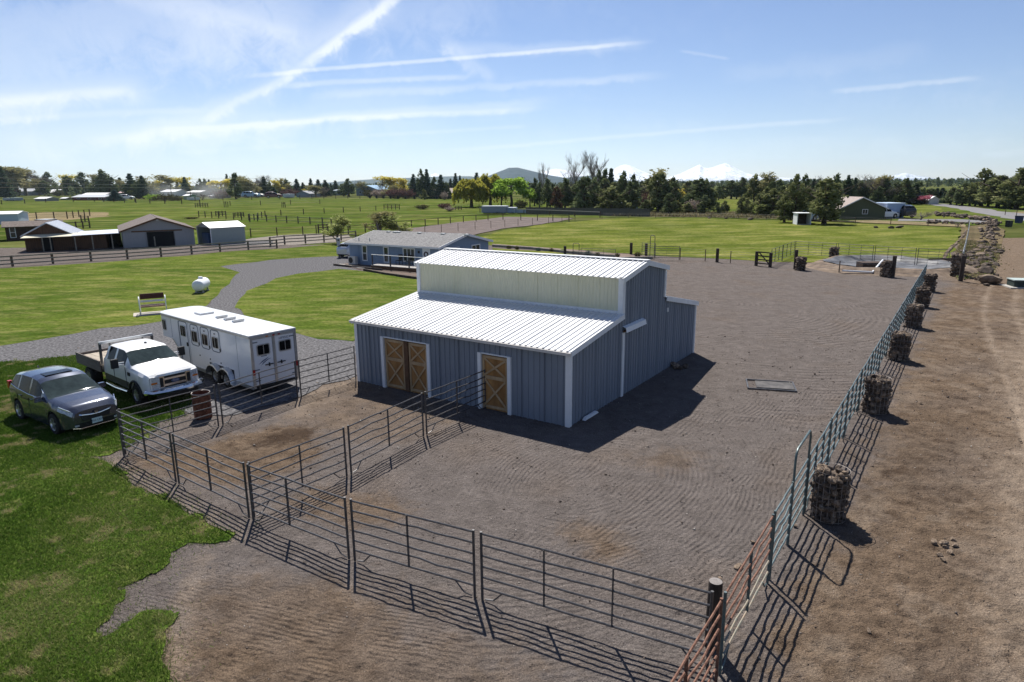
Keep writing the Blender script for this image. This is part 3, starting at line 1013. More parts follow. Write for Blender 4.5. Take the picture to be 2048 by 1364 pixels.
def panel(p0, p1, m, label, group, nrail=6, stays=(.5,), h=PH, feet=True, rail_mats=None, zb=.26, seed=0, bend=.018, rr=.021, cat_='fence panel', posts=True):
    p0, p1 = Vector((p0[0], p0[1], 0)), Vector((p1[0], p1[1], 0))
    d = p1 - p0
    L = d.length
    t = thing('corral_panel', label, cat_, p0, math.atan2(d.y, d.x), group)
    zs = [zb + (h - .03 - zb) * k / (nrail - 1) for k in range(nrail)]
    for k, z in enumerate(zs):
        amp = bend if 0 < k < nrail - 1 else bend * .35
        mb = MB().tube(wavy((.045, 0, z), (L - .045, 0, z), amp, seed * 31 + k), rr, 6)
        mb.build('rail', (rail_mats[k] if rail_mats else m), t, smooth=True)
    if posts:
        pm = MB().tube([(0, 0, 0), (0, 0, h + .01)], .027, 8).mesh('end_post', m, smooth=True)
        for x in (.045, L - .045):
            o = link('end_post', pm, t)
            o.location = (x, 0, 0)
    sm = MB().box((0, 0, (zb + h - .03) / 2), (.018, .05, h - zb - .02)).mesh('stay', m)
    for s in stays:
        o = link('stay', sm, t)
        o.location = (L * s, 0, 0)
    if feet:
        for x, sg in ((.07, 1), (L - .07, -1)):
            MB().tube([(x + sg * .42, 0, zb), (x + sg * .22, 0, .05), (x + sg * .04, 0, .02)], .016, 5).build('foot_brace', m, t)
    return t


GP = 'dark steel corral panels of the pen'
XA, XB, XCc, XD, XE = (-11.78, 18.9), (-9.17, 16.93), (-6.38, 14.86), (-3.5, 12.98), (-.70, 11.56)
XF, XG, XHn = (-9.87, 21.4), (-8.15, 24.45), (-6.44, 26.75)
XI, XJ, XK = (-4.57, 17.3), (-2.83, 20.3), (-.93, 22.98)


def gapped(a, b, g=.04):
    a, b = Vector(a), Vector(b)
    d = (b - a).normalized() * g
    return a + d, b - d


for i, (a, b, lab, st) in enumerate([
        (XA, XB, 'dark steel corral panel right in front of the grey car, along the lawn', (.48,)),
        (XB, XCc, 'dark steel corral panel along the lawn beside the brown dug patch', (.5,)),
        (XCc, XD, 'dark steel corral panel just past the pen corner where the divider starts', (.42,)),
        (XD, XE, 'dark steel corral panel between the divider corner panel and the front gate panel', (.48,)),
        (XE, (3.26, 9.52), 'long dark steel gate panel ending at the thick wooden corner post', (.31, .61)),
        (XA, XF, 'dark steel corral panel in front of the white pickup and the rusty barrel', (.5,)),
        (XF, XG, 'dark steel corral panel across the back of the horse trailer', (.5,)),
        (XG, XHn, 'dark steel corral panel that ends at the barn corner by the gravel', (.5,)),
        (XCc, XI, 'dark steel divider panel nearest the lawn, rising from the pen corner', (.5,)),
        (XI, XJ, 'middle dark steel divider panel between pen and arena', (.5,)),
        (XJ, XK, 'dark steel divider panel that butts against the single barn door', (.5,))]):
    a, b = gapped(a, b)
    panel(a, b, M_panel_dark, lab, GP, stays=st, seed=i, bend=.03 if i in (9, 10, 8) else .016)

# the long east fence, panel after panel along the lane
FS, FD = Vector((3.30, 9.36)), Vector((.5630, .8265))
FN = Vector((.8265, -.5630))
fp = lambda t, o=0.0: FS + FD * t + FN * o
GE = 'corral panels along the dirt lane'
RUSTY = [M_panel_mint, M_panel_mint, M_panel_rust, M_panel_rust, M_panel_rust, M_panel_rust]
panel(fp(-3.25), fp(-.05), M_panel_rust, 'rusty red corral panel running out past the wooden corner post', GE, seed=40, h=1.5, rail_mats=[M_panel_rust] * 6)
panel(fp(.06), fp(3.22), M_panel_green, 'corral panel with rusty upper rails and faded green lower rails', GE, seed=41, h=1.5, rail_mats=RUSTY)
panel(fp(3.30), fp(4.96), M_panel_green, 'short green corral panel beside the tall arched walk gate', GE, seed=42, h=1.5, stays=(), feet=False)
t = thing('walk_gate', 'tall arched green walk-through gate in the lane fence', 'gate', (*fp(4.98), 0), math.atan2(FD.y, FD.x))
MB().tube([(0, 0, 0), (0, 0, 2.0), (.04, 0, 2.12), (.15, 0, 2.2), (1.45, 0, 2.2), (1.56, 0, 2.12), (1.60, 0, 2.0), (1.60, 0, 0)], .026, 8).build('arch_frame', M_panel_green, t, smooth=True)
for k in range(6):
    z = .26 + 1.2 * k / 5
    MB().tube([(.05, 0.0, z), (1.55, 0.0, z)], .02, 6).build('rail', M_panel_green, t, smooth=True)
names_e = ['first', 'second', 'third', 'fourth', 'fifth', 'sixth', 'seventh', 'eighth', 'ninth', 'tenth', 'eleventh', 'twelfth', 'thirteenth', 'fourteenth', 'fifteenth',
           'sixteenth', 'seventeenth', 'eighteenth', 'nineteenth', 'twentieth']
NP_ = 15
for k in range(NP_):
    L = (51.4 - 6.66) / NP_
    panel(fp(6.66 + k * L + .03), fp(6.66 + (k + 1) * L - .03), M_panel_green, f'blue-green corral panel along the lane, {names_e[k]} one beyond the arched gate', GE, seed=50 + k, h=1.5,
          stays=(.33, .66), feet=k < 6)

# thick wooden corner post
t = thing('wooden_post', 'thick dark round wooden post at the near corner of the arena', 'post', ground(1423, 1290))
MB().lathe([(0.001, 0), (.125, 0), (.128, .4), (.12, .85), (.118, 1.22), (.11, 1.25)], 18).build('trunk', M_rustywood, t, smooth=35)
MB().lathe([(.11, 1.25), (.06, 1.257), (.001, 1.256)], 18).build('cut_top', mat('sawn_grey_wood', (.22, .20, .19), .9, var=.25, scale=14), t)

# rock jacks: wire baskets packed with stones
M_basket = mat('rusty_basket_wire', (.26, .23, .21), .7, metal=.4, var=.3)
_bm = MB()
for z in (.03, .33, .63, .93, 1.23):
    _bm.tube([(.395 * math.cos(k * PI / 10), .395 * math.sin(k * PI / 10), z) for k in range(21)], .008, 3, cap=False)
for k in range(18):
    _bm.tube([(.395 * math.cos(k * PI / 9), .395 * math.sin(k * PI / 9), .0), (.395 * math.cos(k * PI / 9), .395 * math.sin(k * PI / 9), 1.24)], .007, 3, cap=False)
BASKET = _bm.mesh('wire_basket', M_basket)
CORE = MB().lathe([(.3, 0), (.31, 1.1), (.001, 1.12)], 12).mesh('rubble_core', M_basalt)


def gabion(loc, label, group, seed, dia=.78, hgt=1.25, dense=1.0, wire=True):
    t = thing('rock_basket', label, 'rock basket', (loc[0], loc[1], 0), seed * .7, group)
    s = dia / .8
    t.scale = (s, s, hgt / 1.25)
    link('rubble_core', CORE, t)
    r = random.Random(seed)
    z = .06
    while z < 1.18:
        n = int(10 * dense)
        for k in range(n):
            a = 2 * PI * (k + r.uniform(-.3, .3)) / n + z * 3
            o = link('stone', r.choice(ROCKS), t)
            q = r.uniform(.20, .34) / dense ** .5
            o.location = (.315 * math.cos(a), .315 * math.sin(a), z + r.uniform(-.03, .03))
            o.scale = (q * 1.15, q, q * 1.0)
            o.rotation_euler = (r.uniform(-.5, .5), r.uniform(-.5, .5), a + r.uniform(-.6, .6))
        z += .155 / dense ** .5
    for k in range(int(16 * dense)):
        a, q = r.uniform(0, 2 * PI), r.uniform(.16, .28)
        rr = .31 * math.sqrt(r.random())
        o = link('stone', r.choice(ROCKS[::3] + ROCKS), t)
        o.location = (rr * math.cos(a), rr * math.sin(a), 1.17 + r.uniform(-.02, .05))
        o.scale = (q, q, q)
        o.rotation_euler = (r.uniform(-.5, .5), r.uniform(-.5, .5), a)
    if wire:
        link('wire_basket', BASKET, t)
    return t


GG = 'rock baskets bracing the fence'
for k, (px, py, lab) in enumerate([(1658, 1044, 'rock-filled wire basket nearest the drone, by the arched gate'), (1741, 826, 'second rock-filled wire basket up the lane from the arched gate'),
                                   (1788, 720, 'third rock-filled wire basket up the lane from the arched gate'), (1821, 655, 'fourth rock-filled wire basket up the lane from the arched gate'),
                                   (1841, 614, 'fifth rock-filled wire basket up the lane from the arched gate'), (1857, 583, 'last rock-filled wire basket at the far end of the lane fence')]):
    q = ground(px, py).xy
    # stand it just clear of the rails
    t_ = (q - FS).dot(FD)
    gabion(fp(t_ + .25, .52), lab, GG, 3 + k, dense=1.15 if k == 0 else (1.0 if k < 3 else .8), wire=k < 4)
for k, (px, py, d_, h_, lab) in enumerate([(1601, 540, .85, 1.2, 'squat rock basket beside a wooden post on the arena far fence'), (1772, 553, .85, 1.35, 'rock basket in front of the empty pond liner'),
                                           (1667, 517, .9, 1.2, 'rock basket on the lawn side behind the pond'), (1913, 552, .95, 1.9, 'tall crooked rock basket at the end of the pond beside the berm')]):
    gabion(ground(px, py).xy, lab, GG, 30 + k, dia=d_, hgt=h_, dense=.8, wire=False)
# ------------------------------------------------------------------ vehicles
M_carpaint = mat('gunmetal_paint', (.042, .050, .078), .25, metal=.5, var=.05, scale=9, spec=.5, coat=1.0)
M_truckpaint = mat('white_paint', (.74, .74, .73), .3, var=.02, spec=.5, coat=.6)
M_trailerpaint = mat('white_trailer_skin', (.70, .715, .74), .32, var=.035, scale=.7, spec=.5, coat=.3)
M_glass = mat('tinted_glass', (.006, .007, .008), .1, var=.1, spec=.1)
M_windshield = mat('windshield_glass', (.035, .048, .047), .05, var=.4, scale=2.5, spec=.3)
M_tyre = mat('tyre_rubber', (.018, .018, .019), .85, var=.3, scale=9)
M_rim = mat('alloy_rim', (.55, .55, .56), .3, metal=.85, var=.06)
M_chrome = mat('chrome', (.72, .73, .75), .12, metal=1.0, var=.03)
M_blackplastic = mat('black_plastic', (.02, .02, .021), .55, var=.2)
M_lamp = mat('lamp_glass', (.45, .47, .50), .12, var=.35, scale=18, spec=.8)
M_red_lamp = mat('red_lamp', (.36, .012, .010), .2, var=.2)
M_amber = mat('amber_lamp', (.55, .16, .02), .25, var=.2)
M_plate = mat('pale_plate', (.55, .66, .70), .5, var=.06)
M_plate_ink = mat('plate_ink', (.03, .06, .14), .6, var=.1)
M_interior = mat('car_interior', (.10, .095, .085), .9, var=.4)
M_alu = mat('brushed_aluminium', (.50, .51, .52), .35, metal=.8, var=.12, scale=6)
M_bedwood = mat('weathered_bed_plank', (.36, .31, .25), .9, var=.25, scale=3.5, bump=.3, stretch=(.25, 1, 1))
M_bedside = mat('grey_bed_board', (.15, .125, .115), .8, var=.2, scale=4, stretch=(.25, 1, 1))
M_rim_steel = mat('steel_rim', (.34, .33, .32), .4, metal=.7, var=.2, scale=12)


def text(parent, name, body, size, loc, rot, m, align='CENTER', ext=.002):
    cu = bpy.data.curves.new(name, 'FONT')
    cu.body = body
    cu.size = size
    cu.align_x = align
    cu.align_y = 'CENTER'
    cu.extrude = ext
    cu.resolution_u = 2
    tmp = bpy.data.objects.new(name, cu)
    COL.objects.link(tmp)
    me = bpy.data.meshes.new_from_object(tmp.evaluated_get(bpy.context.evaluated_depsgraph_get()))
    bpy.data.objects.remove(tmp)
    me.name = name
    me.materials.clear()
    me.materials.append(m)
    o = link(name, me, parent)
    o.location = loc
    o.rotation_euler = rot
    return o


def rounded(w, h, r, n=4):
    out = []
    for cx_, cy_, a0 in ((w / 2 - r, h / 2 - r, 0), (-w / 2 + r, h / 2 - r, PI / 2), (-w / 2 + r, -h / 2 + r, PI), (w / 2 - r, -h / 2 + r, 1.5 * PI)):
        for k in range(n + 1):
            a = a0 + PI / 2 * k / n
            out.append((cx_ + r * math.cos(a), cy_ + r * math.sin(a)))
    return out


def wheel(parent, x, y, R_, w, side, nsp=5, rim_m=None, rim_r=.62):
    """tyre with its rim; SIDE is the sign of y that faces outwards"""
    prof = [(R_ * rim_r, -w / 2), (R_ * .9, -w / 2), (R_, -w * .36), (R_, w * .36), (R_ * .9, w / 2), (R_ * rim_r, w / 2)]
    t = MB().lathe(prof, 28, axis='Y').build('wheel', M_tyre, parent, smooth=35)
    t.location = (x, y, R_)
    rm = MB()
    rr = R_ * rim_r
    rm.lathe([(rr * 1.02, side * w * .5), (rr * 1.0, side * w * .46), (rr * .9, side * w * .30)], 28, axis='Y')
    for k in range(nsp):
        a = 2 * PI * k / nsp + .3
        c, s_ = math.cos(a), math.sin(a)
        rm.beam((c * rr * .12, side * w * .40, s_ * rr * .12), (c * rr * .97, side * w * .44, s_ * rr * .97), rr * .26, w * .08, up=(0, 1, 0))
    rm.lathe([(rr * .22, side * w * .38), (rr * .2, side * w * .47), (.001, side * w * .48)], 14, axis='Y')
    rm.build('rim', rim_m or M_rim, t, smooth=35)
    bk = MB().lathe([(rr * .98, side * w * .2), (.001, side * w * .2)], 20, axis='Y').build('brake', M_blackplastic, t)
    return t


def car_shell(parent, L, wheels, Ra, tables, regions, mats, ds=.05):
    """loft a car body. TABLES: s -> value for zb, w (half width), zmid, zsh (shoulder), zbelt, wb, zr, wr, zc. REGIONS(s, j) -> part name"""
    ss = sorted({round(k * ds, 3) for k in range(int(L / ds) + 1)} | {L})
    T = lambda k, s: float(np.interp(s, *zip(*tables[k])))
    rings = []
    for s in ss:
        za = 0
        for (sw, rw) in wheels:
            dx = abs(s - sw)
            if dx < Ra:
                za = max(za, rw + math.sqrt(Ra * Ra - dx * dx))
        w, zb = T('w', s), T('zb', s)
        zb = max(zb, za)
        pts = [(w * .90, zb), (w * .985, max(zb + .03, za + .012)), (w, max(T('zmid', s), zb + .06)), (w * .985, max(T('zsh', s), zb + .09)),
               (T('wb', s), T('zbelt', s)), (T('wr', s), T('zr', s)), (T('wr', s) * .80, T('zr', s) + (T('zc', s) - T('zr', s)) * .72), (0, T('zc', s))]
        x = L / 2 - s
        rings.append([(x, -y, z) for y, z in pts] + [(x, y, z) for y, z in reversed(pts[:-1])])
    n = len(rings[0])
    parts = {}
    for i in range(len(ss) - 1):
        sm = (ss[i] + ss[i + 1]) / 2
        for k in range(n - 1):
            j = k if k < 7 else 13 - k
            nm = regions(sm, j, 'r' if k < 7 else 'l')
            parts.setdefault(nm, []).append((i * n + k, i * n + k + 1, (i + 1) * n + k + 1, (i + 1) * n + k))
    V = [p for r in rings for p in r]
    parts.setdefault('body', []).append(tuple(range(n)))
    parts['body'].append(tuple(reversed(range((len(ss) - 1) * n, len(ss) * n))))
    out = {}
    for nm, fs in parts.items():
        used = sorted({i for f in fs for i in f})
        mp = {i: k for k, i in enumerate(used)}
        mb = MB()
        mb.v = [V[i] for i in used]
        mb.f = [tuple(mp[i] for i in f) for f in fs]
        mb.m = [0] * len(fs)
        base = nm.split('.')[0]
        o = mb.build(base, mats[base], parent, smooth=32)
        out[nm] = o
    return out


# ---- the grey family SUV
heading = Vector((.826, -.563))
suv = thing('suv', 'dark grey family SUV with sunroof parked on the grass', 'car', (-15.62, 22.22, 0), math.atan2(heading.y, heading.x))
SL = 4.58
t_suv = dict(
    zb=[(0, .30), (.3, .22), (1, .2), (3.6, .22), (4.3, .28), (4.58, .42)],
    w=[(0, .66), (.12, .76), (.35, .87), (.9, .92), (2.3, .925), (3.6, .925), (4.2, .89), (4.48, .80), (4.58, .72)],
    zmid=[(0, .50), (.5, .58), (4.58, .66)],
    zsh=[(0, .66), (.25, .80), (1.2, .96), (3.2, 1.0), (4.3, 1.03), (4.58, .92)],
    zbelt=[(0, .78), (.22, .93), (.6, 1.0), (1.25, 1.08), (1.4, 1.085), (3.4, 1.13), (4.2, 1.20), (4.45, 1.12), (4.58, 1.0)],
    wb=[(0, .60), (.12, .68), (.35, .78), (.9, .85), (1.4, .885), (3.6, .87), (4.25, .80), (4.5, .74), (4.58, .68)],
    zr=[(0, .81), (.22, .965), (.6, 1.04), (1.2, 1.115), (1.35, 1.17), (1.95, 1.50), (2.2, 1.58), (2.7, 1.62), (3.5, 1.59), (4.05, 1.51), (4.35, 1.28), (4.5, 1.14), (4.58, 1.01)],
    wr=[(0, .50), (.12, .60), (.35, .70), (.9, .79), (1.25, .82), (1.95, .72), (2.3, .70), (3.5, .68), (4.05, .66), (4.35, .68), (4.58, .66)],
    zc=[(0, .84), (.22, 1.0), (.6, 1.075), (1.15, 1.135), (1.3, 1.185), (1.95, 1.58), (2.2, 1.655), (2.7, 1.69), (3.5, 1.66), (4.05, 1.57), (4.35, 1.30), (4.5, 1.16), (4.58, 1.02)])


def reg_suv(s, j, sd):
    if j in (5, 6) and 1.22 < s < 1.93:
        return 'windshield'
    if j in (5, 6) and 4.08 < s < 4.42:
        return 'rear_window'
    if j == 4:
        if 1.72 < s < 2.52:
            return 'side_window.' + sd + '1'
        if 2.60 < s < 3.42:
            return 'side_window.' + sd + '2'
        if 3.50 < s < 4.05:
            return 'side_window.' + sd + '3'
    if j == 3 and .04 < s < .62:
        return 'headlight.' + sd
    if j <= 0:
        return 'cladding'
    return 'body'


MT = dict(headlight=M_lamp, body=M_carpaint, windshield=M_windshield, rear_window=M_glass, side_window=M_glass, cladding=M_blackplastic)
car_shell(suv, SL, [(.92, .355), (3.58, .355)], .40, t_suv, reg_suv, MT)
X0 = SL / 2
MB().box((0, 0, .50), (3.9, 1.5, .5)).build('underbody', M_blackplastic, suv)
for s_ in (.92, 3.58):
    for sd in (-1, 1):
        wheel(suv, X0 - s_, sd * .81, .355, .235, sd)
MB().box((X0 - 2.46, 0, 1.672), (.44, .84, .022)).build('sunroof', M_glass, suv)
for sd in (-1, 1):
    MB().beam((X0 - .50, sd * .855, .985), (X0 - .10, sd * .70, .87), .03, .025).build('headlight_strip', M_chrome, suv)
    m_ = MB().box((X0 - 1.62, sd * 1.0, 1.10), (.14, .24, .16), taper=.8).build('wing_mirror', M_carpaint, suv)
    MB().box((X0 - 1.60, sd * .90, 1.06), (.05, .12, .05)).build('mirror_arm', M_blackplastic, m_)
    MB().box((X0 - 4.42, sd * .76, 1.12), (.16, .12, .26)).build('tail_light', M_red_lamp, suv)
    for s_ in (2.30, 3.22):
        MB().box((X0 - s_, sd * .935, .96), (.20, .03, .035)).build('door_handle', M_carpaint, suv)
    for s_ in (2.56, 3.46):
        MB().box((X0 - s_, sd * .921, .66), (.008, .012, .62)).build('door_gap', M_blackplastic, suv)
    MB().tube([(X0 - 1.60, sd * .885, 1.075), (X0 - 2.6, sd * .90, 1.10), (X0 - 3.6, sd * .875, 1.155), (X0 - 4.1, sd * .83, 1.205), (X0 - 4.02, sd * .70, 1.40), (X0 - 3.5, sd * .655, 1.575),
                 (X0 - 2.6, sd * .655, 1.61), (X0 - 2.1, sd * .675, 1.54), (X0 - 1.6, sd * .80, 1.26)], .012, 5).build('window_trim', M_chrome, suv)
    MB().box((X0 + .01, sd * .60, .38), (.06, .12, .05)).build('fog_lamp', M_lamp, suv)
MB().add([(X0 + .012, -.46, .66), (X0 + .012, .46, .66), (X0 + .03, .40, .50), (X0 + .03, -.40, .50)], [(0, 1, 2, 3)]).build('grille', M_blackplastic, suv)
MB().tube([(X0 - .10, -.60, .755), (X0 + .015, -.42, .70), (X0 + .04, -.12, .66), (X0 + .04, .12, .66), (X0 + .015, .42, .70), (X0 - .10, .60, .755)], .028, 6).build('grille_bar', M_chrome, suv)
em = MB().prism(rounded(.14, .12, .035), (X0 + .05, 0, .69), (0, 1, 0), (0, 0, 1), (1, 0, 0), .012)
em.build('emblem', M_blackplastic, suv)
text(suv, 'emblem_letter', 'H', .12, (X0 + .066, 0, .69), (PI / 2, 0, PI / 2), M_chrome)
MB().add([(X0 + .02, -.62, .42), (X0 + .02, .62, .42), (X0 + .0, .56, .27), (X0 + .0, -.56, .27)], [(0, 1, 2, 3)]).build('lower_grille', M_blackplastic, suv)
MB().tube([(X0 - .06, -.70, .30), (X0 + .03, -.5, .265), (X0 + .03, .5, .265), (X0 - .06, .70, .30)], .014, 5).build('lower_trim', M_chrome, suv)
pl = MB().box((X0 + .055, 0, .43), (.012, .32, .17)).build('number_plate', M_plate, suv)
text(pl, 'plate_number', '950 LRM', .095, (X0 + .063, 0, .43), (PI / 2, 0, PI / 2), M_plate_ink)
MB().box((X0 - 3.9, 0, 1.66), (.16, .03, .07), taper=.4).build('antenna', M_carpaint, suv)
MB().box((X0 - 1.45, 0, 1.14), (.02, 1.1, .012)).build('wiper', M_blackplastic, suv)

# ---- the white flatbed pickup
hd2 = Vector((.778, -.628))
truck = thing('pickup_truck', 'white extended-cab pickup with a wooden flatbed parked on the grass', 'truck', (-14.72, 25.56, 0), math.atan2(hd2.y, hd2.x))
TL = 3.75                              # the cab and nose
XF_ = 2.92                             # front bumper, local x
t_tr = dict(
    zb=[(0, .62), (.3, .52), (1, .5), (3.75, .52)],
    w=[(0, .86), (.1, .93), (.4, .985), (3.75, .985)],
    zmid=[(0, .80), (3.75, .82)],
    zsh=[(0, 1.12), (.15, 1.16), (1.3, 1.24), (3.75, 1.24)],
    zbelt=[(0, 1.17), (.15, 1.25), (.6, 1.30), (1.35, 1.36), (1.5, 1.38), (3.75, 1.40)],
    wb=[(0, .84), (.15, .88), (1.35, .91), (1.6, .93), (3.75, .93)],
    zr=[(0, 1.18), (.15, 1.27), (.6, 1.325), (1.35, 1.39), (1.5, 1.46), (2.08, 1.83), (2.25, 1.875), (3.5, 1.875), (3.68, 1.82), (3.75, 1.42)],
    wr=[(0, .74), (.15, .80), (1.35, .86), (1.5, .87), (2.08, .74), (2.3, .73), (3.6, .73), (3.75, .76)],
    zc=[(0, 1.21), (.12, 1.32), (.6, 1.38), (1.30, 1.43), (1.45, 1.48), (2.08, 1.88), (2.25, 1.935), (3.5, 1.94), (3.68, 1.90), (3.75, 1.44)])


def reg_tr(s, j, sd):
    if j in (5, 6) and 1.42 < s < 2.06:
        return 'windshield'
    if j == 4:
        if 1.86 < s < 2.72:
            return 'side_window.' + sd + '1'
        if 2.86 < s < 3.45:
            return 'side_window.' + sd + '2'
    if j <= 1 and s > 1.55:
        return 'cladding'
    return 'body'


M_two_tone = mat('grey_lower_paint', (.07, .068, .065), .45, var=.12)
MT2 = dict(body=M_truckpaint, windshield=M_windshield, side_window=M_glass, cladding=M_two_tone)
tsub = bpy.data.objects.new('cab', None)
for nm, o in car_shell(truck, TL, [(1.02, .40)], .50, t_tr, reg_tr, MT2).items():
    o.location.x = XF_ - TL / 2
bpy.data.objects.remove(tsub)
MB().box((-.05, 0, .58), (5.6, 1.0, .22)).box((XF_ - 1.6, 0, .8), (2.9, 1.5, .5)).build('chassis', M_blackplastic, truck)
for sd in (-1, 1):
    wheel(truck, XF_ - 1.02, sd * .86, .40, .27, sd, nsp=8, rim_m=M_rim, rim_r=.55)
    wheel(truck, XF_ - 5.35, sd * .84, .40, .40, sd, nsp=8, rim_m=M_rim_steel, rim_r=.55)
    fl = [(XF_ - 1.02 + .53 * math.cos(a), sd * .99, .40 + .53 * math.sin(a)) for a in [PI * k / 12 for k in range(13)]]
    MB().tube(fl, .045, 6).build('wheel_flare', M_blackplastic, truck, smooth=True)
    MB().prism(rounded(.34, .46, .05), (XF_ - .035, sd * .72, .97), (-.25, sd * .95, 0), (0, 0, 1), (1, 0, 0), .06).build('headlight', M_lamp, truck)
    MB().box((XF_ + .03, sd * .72, .97), (.03, .24, .06)).build('turn_signal', M_amber, truck)
    MB().box((XF_ + .025, sd * .49, .96), (.05, .20, .46)).build('grille_frame', mat('champagne_chrome', (.62, .57, .46), .25, metal=.9, var=.05), truck)
    MB().box((XF_ + .05, sd * .49, .97), (.02, .12, .34)).build('grille_opening', M_blackplastic, truck)
    mr = MB().box((XF_ - 1.95, sd * 1.24, 1.50), (.10, .24, .34)).build('tow_mirror', M_blackplastic, truck)
    MB().beam((XF_ - 1.9, sd * .93, 1.50), (XF_ - 1.93, sd * 1.14, 1.50), .05, .04).beam((XF_ - 1.9, sd * .93, 1.42), (XF_ - 1.93, sd * 1.14, 1.42), .05, .03).build('mirror_arm', M_truckpaint, mr)
    MB().tube([(XF_ - 1.7, sd * 1.0, .42), (XF_ - 2.7, sd * 1.02, .40), (XF_ - 3.6, sd * 1.0, .42)], .05, 8).build('running_board', M_chrome, truck, smooth=True)
    MB().box((XF_ - 2.80, sd * .985, 1.1), (.012, .02, .58)).build('door_gap', M_two_tone, truck)
    MB().box((XF_ - 1.74, sd * .985, 1.0), (.012, .02, .72)).build('door_gap', M_two_tone, truck)
    MB().box((XF_ - 2.66, sd * 1.0, 1.26), (.18, .03, .04)).build('door_handle', M_truckpaint, truck)
    MB().box((XF_ - 1.46, sd * .99, 1.13), (.20, .02, .13)).build('side_vent', M_blackplastic, truck)
    for z in (1.06, .84):
        MB().box((XF_ + .035, 0, z), (.03, .77, .075)).build('grille_bar', M_chrome, truck) if sd == 1 else None
    # bed side boards
    for z in (.90, 1.05, 1.20):
        MB().box((XF_ - 5.05, sd * 1.08, z), (2.45, .035, .138)).build('bed_side_board', M_bedside, truck)
    MB().beam((XF_ - 3.92, sd * .98, .80), (XF_ - 3.86, sd * .98, 1.95), .08, .08).build('headache_post', M_panel_dark, truck)
MB().box((XF_ + .012, 0, .955), (.03, .79, .42)).build('grille', M_blackplastic, truck)
MB().prism([(math.cos(a) * .15, math.sin(a) * .065) for a in [2 * PI * k / 18 for k in range(18)]], (XF_ + .052, 0, .955), (0, 1, 0), (0, 0, 1), (1, 0, 0), .015).build('emblem', mat('emblem_blue', (.05, .09, .2), .3, var=.1), truck)
text(truck, 'emblem_letters', 'Ford', .095, (XF_ + .070, 0, .955), (PI / 2, 0, PI / 2), M_chrome)
MB().add([(XF_ + .012, -.62, 1.26), (XF_ + .012, .62, 1.26), (XF_ + .03, .62, 1.175), (XF_ + .03, -.62, 1.175), (XF_ - .10, -.62, 1.335), (XF_ - .10, .62, 1.335)], [(0, 1, 2, 3), (4, 5, 1, 0)]).build('hood_lip', M_truckpaint, truck)
text(truck, 'hood_letters', 'SUPER DUTY', .105, (XF_ + .028, 0, 1.215), (PI / 2 - .2, 0, PI / 2), M_chrome, ext=.006)
MB().tube([(XF_ - .12, -1.02, .66), (XF_ + .10, -.86, .64), (XF_ + .20, -.4, .64), (XF_ + .20, .4, .64), (XF_ + .10, .86, .64), (XF_ - .12, 1.02, .66)], .10, 8).build('bumper', M_chrome, truck, smooth=True)
MB().box((XF_ + .12, 0, .47), (.08, 1.5, .16)).build('lower_valance', M_blackplastic, truck)
MB().box((XF_ - 1.42, 0, 1.462), (.03, 1.2, .012)).build('wiper', M_blackplastic, truck)
for k in range(9):
    MB().box((XF_ - 5.05, -.96 + k * .24, 1.10), (2.42, .225, .035)).build('bed_plank', M_bedwood, truck)
MB().box((XF_ - 6.27, 0, 1.0), (.035, 2.1, .42)).build('tail_board', M_bedside, truck)
MB().box((XF_ - 4.12, .2, 1.16), (.42, 1.3, .1)).build('bed_toolbox', M_panel_dark, truck)
MB().box((XF_ - 3.86, 0, 1.97), (.09, 2.04, .09)).build('headache_rail', M_alu, truck)
MB().beam((XF_ - 3.88, -.62, .86), (XF_ - 3.88, -.62, 1.93), .05, .05).beam((XF_ - 3.88, .62, .86), (XF_ - 3.88, .62, 1.93), .05, .05).build('headache_bar', M_panel_dark, truck)
MB().box((XF_ - 2.6, .2, 1.95), (.09, .07, .05)).build('cab_marker', M_blackplastic, truck)

# ---- the gooseneck horse trailer
TA = Vector((-9.85, 24.42, 0))                # near rear corner on the ground
TF, TR_ = Vector((-.760, .650, 0)), Vector((.650, .760, 0))
tw, tl, tn = 1.95, 6.15, 1.95                  # width, main box, nose overhang
trl = thing('horse_trailer', 'white gooseneck horse trailer with four side doors behind the corral', 'trailer', TA, math.atan2(TF.y, TF.x))
# local: x forward, y from the near side (0) towards the far side is negative (right-hand frame): near side at y=0, far at y=-tw
ZB, ZT, ZN = .40, 2.44, 1.36
LT = tl + tn
rr_ = .55


def plan(zoff=0.0, grow=0.0):
    pts = [(0 - grow, 0 + grow), (LT - rr_, 0 + grow)]
    for k in range(1, 9):
        a = PI / 2 - PI / 2 * k / 8
        pts.append((LT - rr_ + (rr_ + grow) * math.cos(a), -rr_ + (rr_ + grow) * math.sin(a)))
    for k in range(0, 9):
        a = -PI / 2 * k / 8
        pts.append((LT - rr_ + (rr_ + grow) * math.cos(a), -tw + rr_ + (rr_ + grow) * math.sin(a)))
    pts.append((0 - grow, -tw - grow))
    return pts


def slab(mb, pts, z0, z1):
    n = len(pts)
    mb.add([(x, y, z0) for x, y in pts] + [(x, y, z1) for x, y in pts], [tuple(reversed(range(n))), tuple(range(n, 2 * n))] + [(i, (i + 1) % n, (i + 1) % n + n, i + n) for i in range(n)])
    return mb


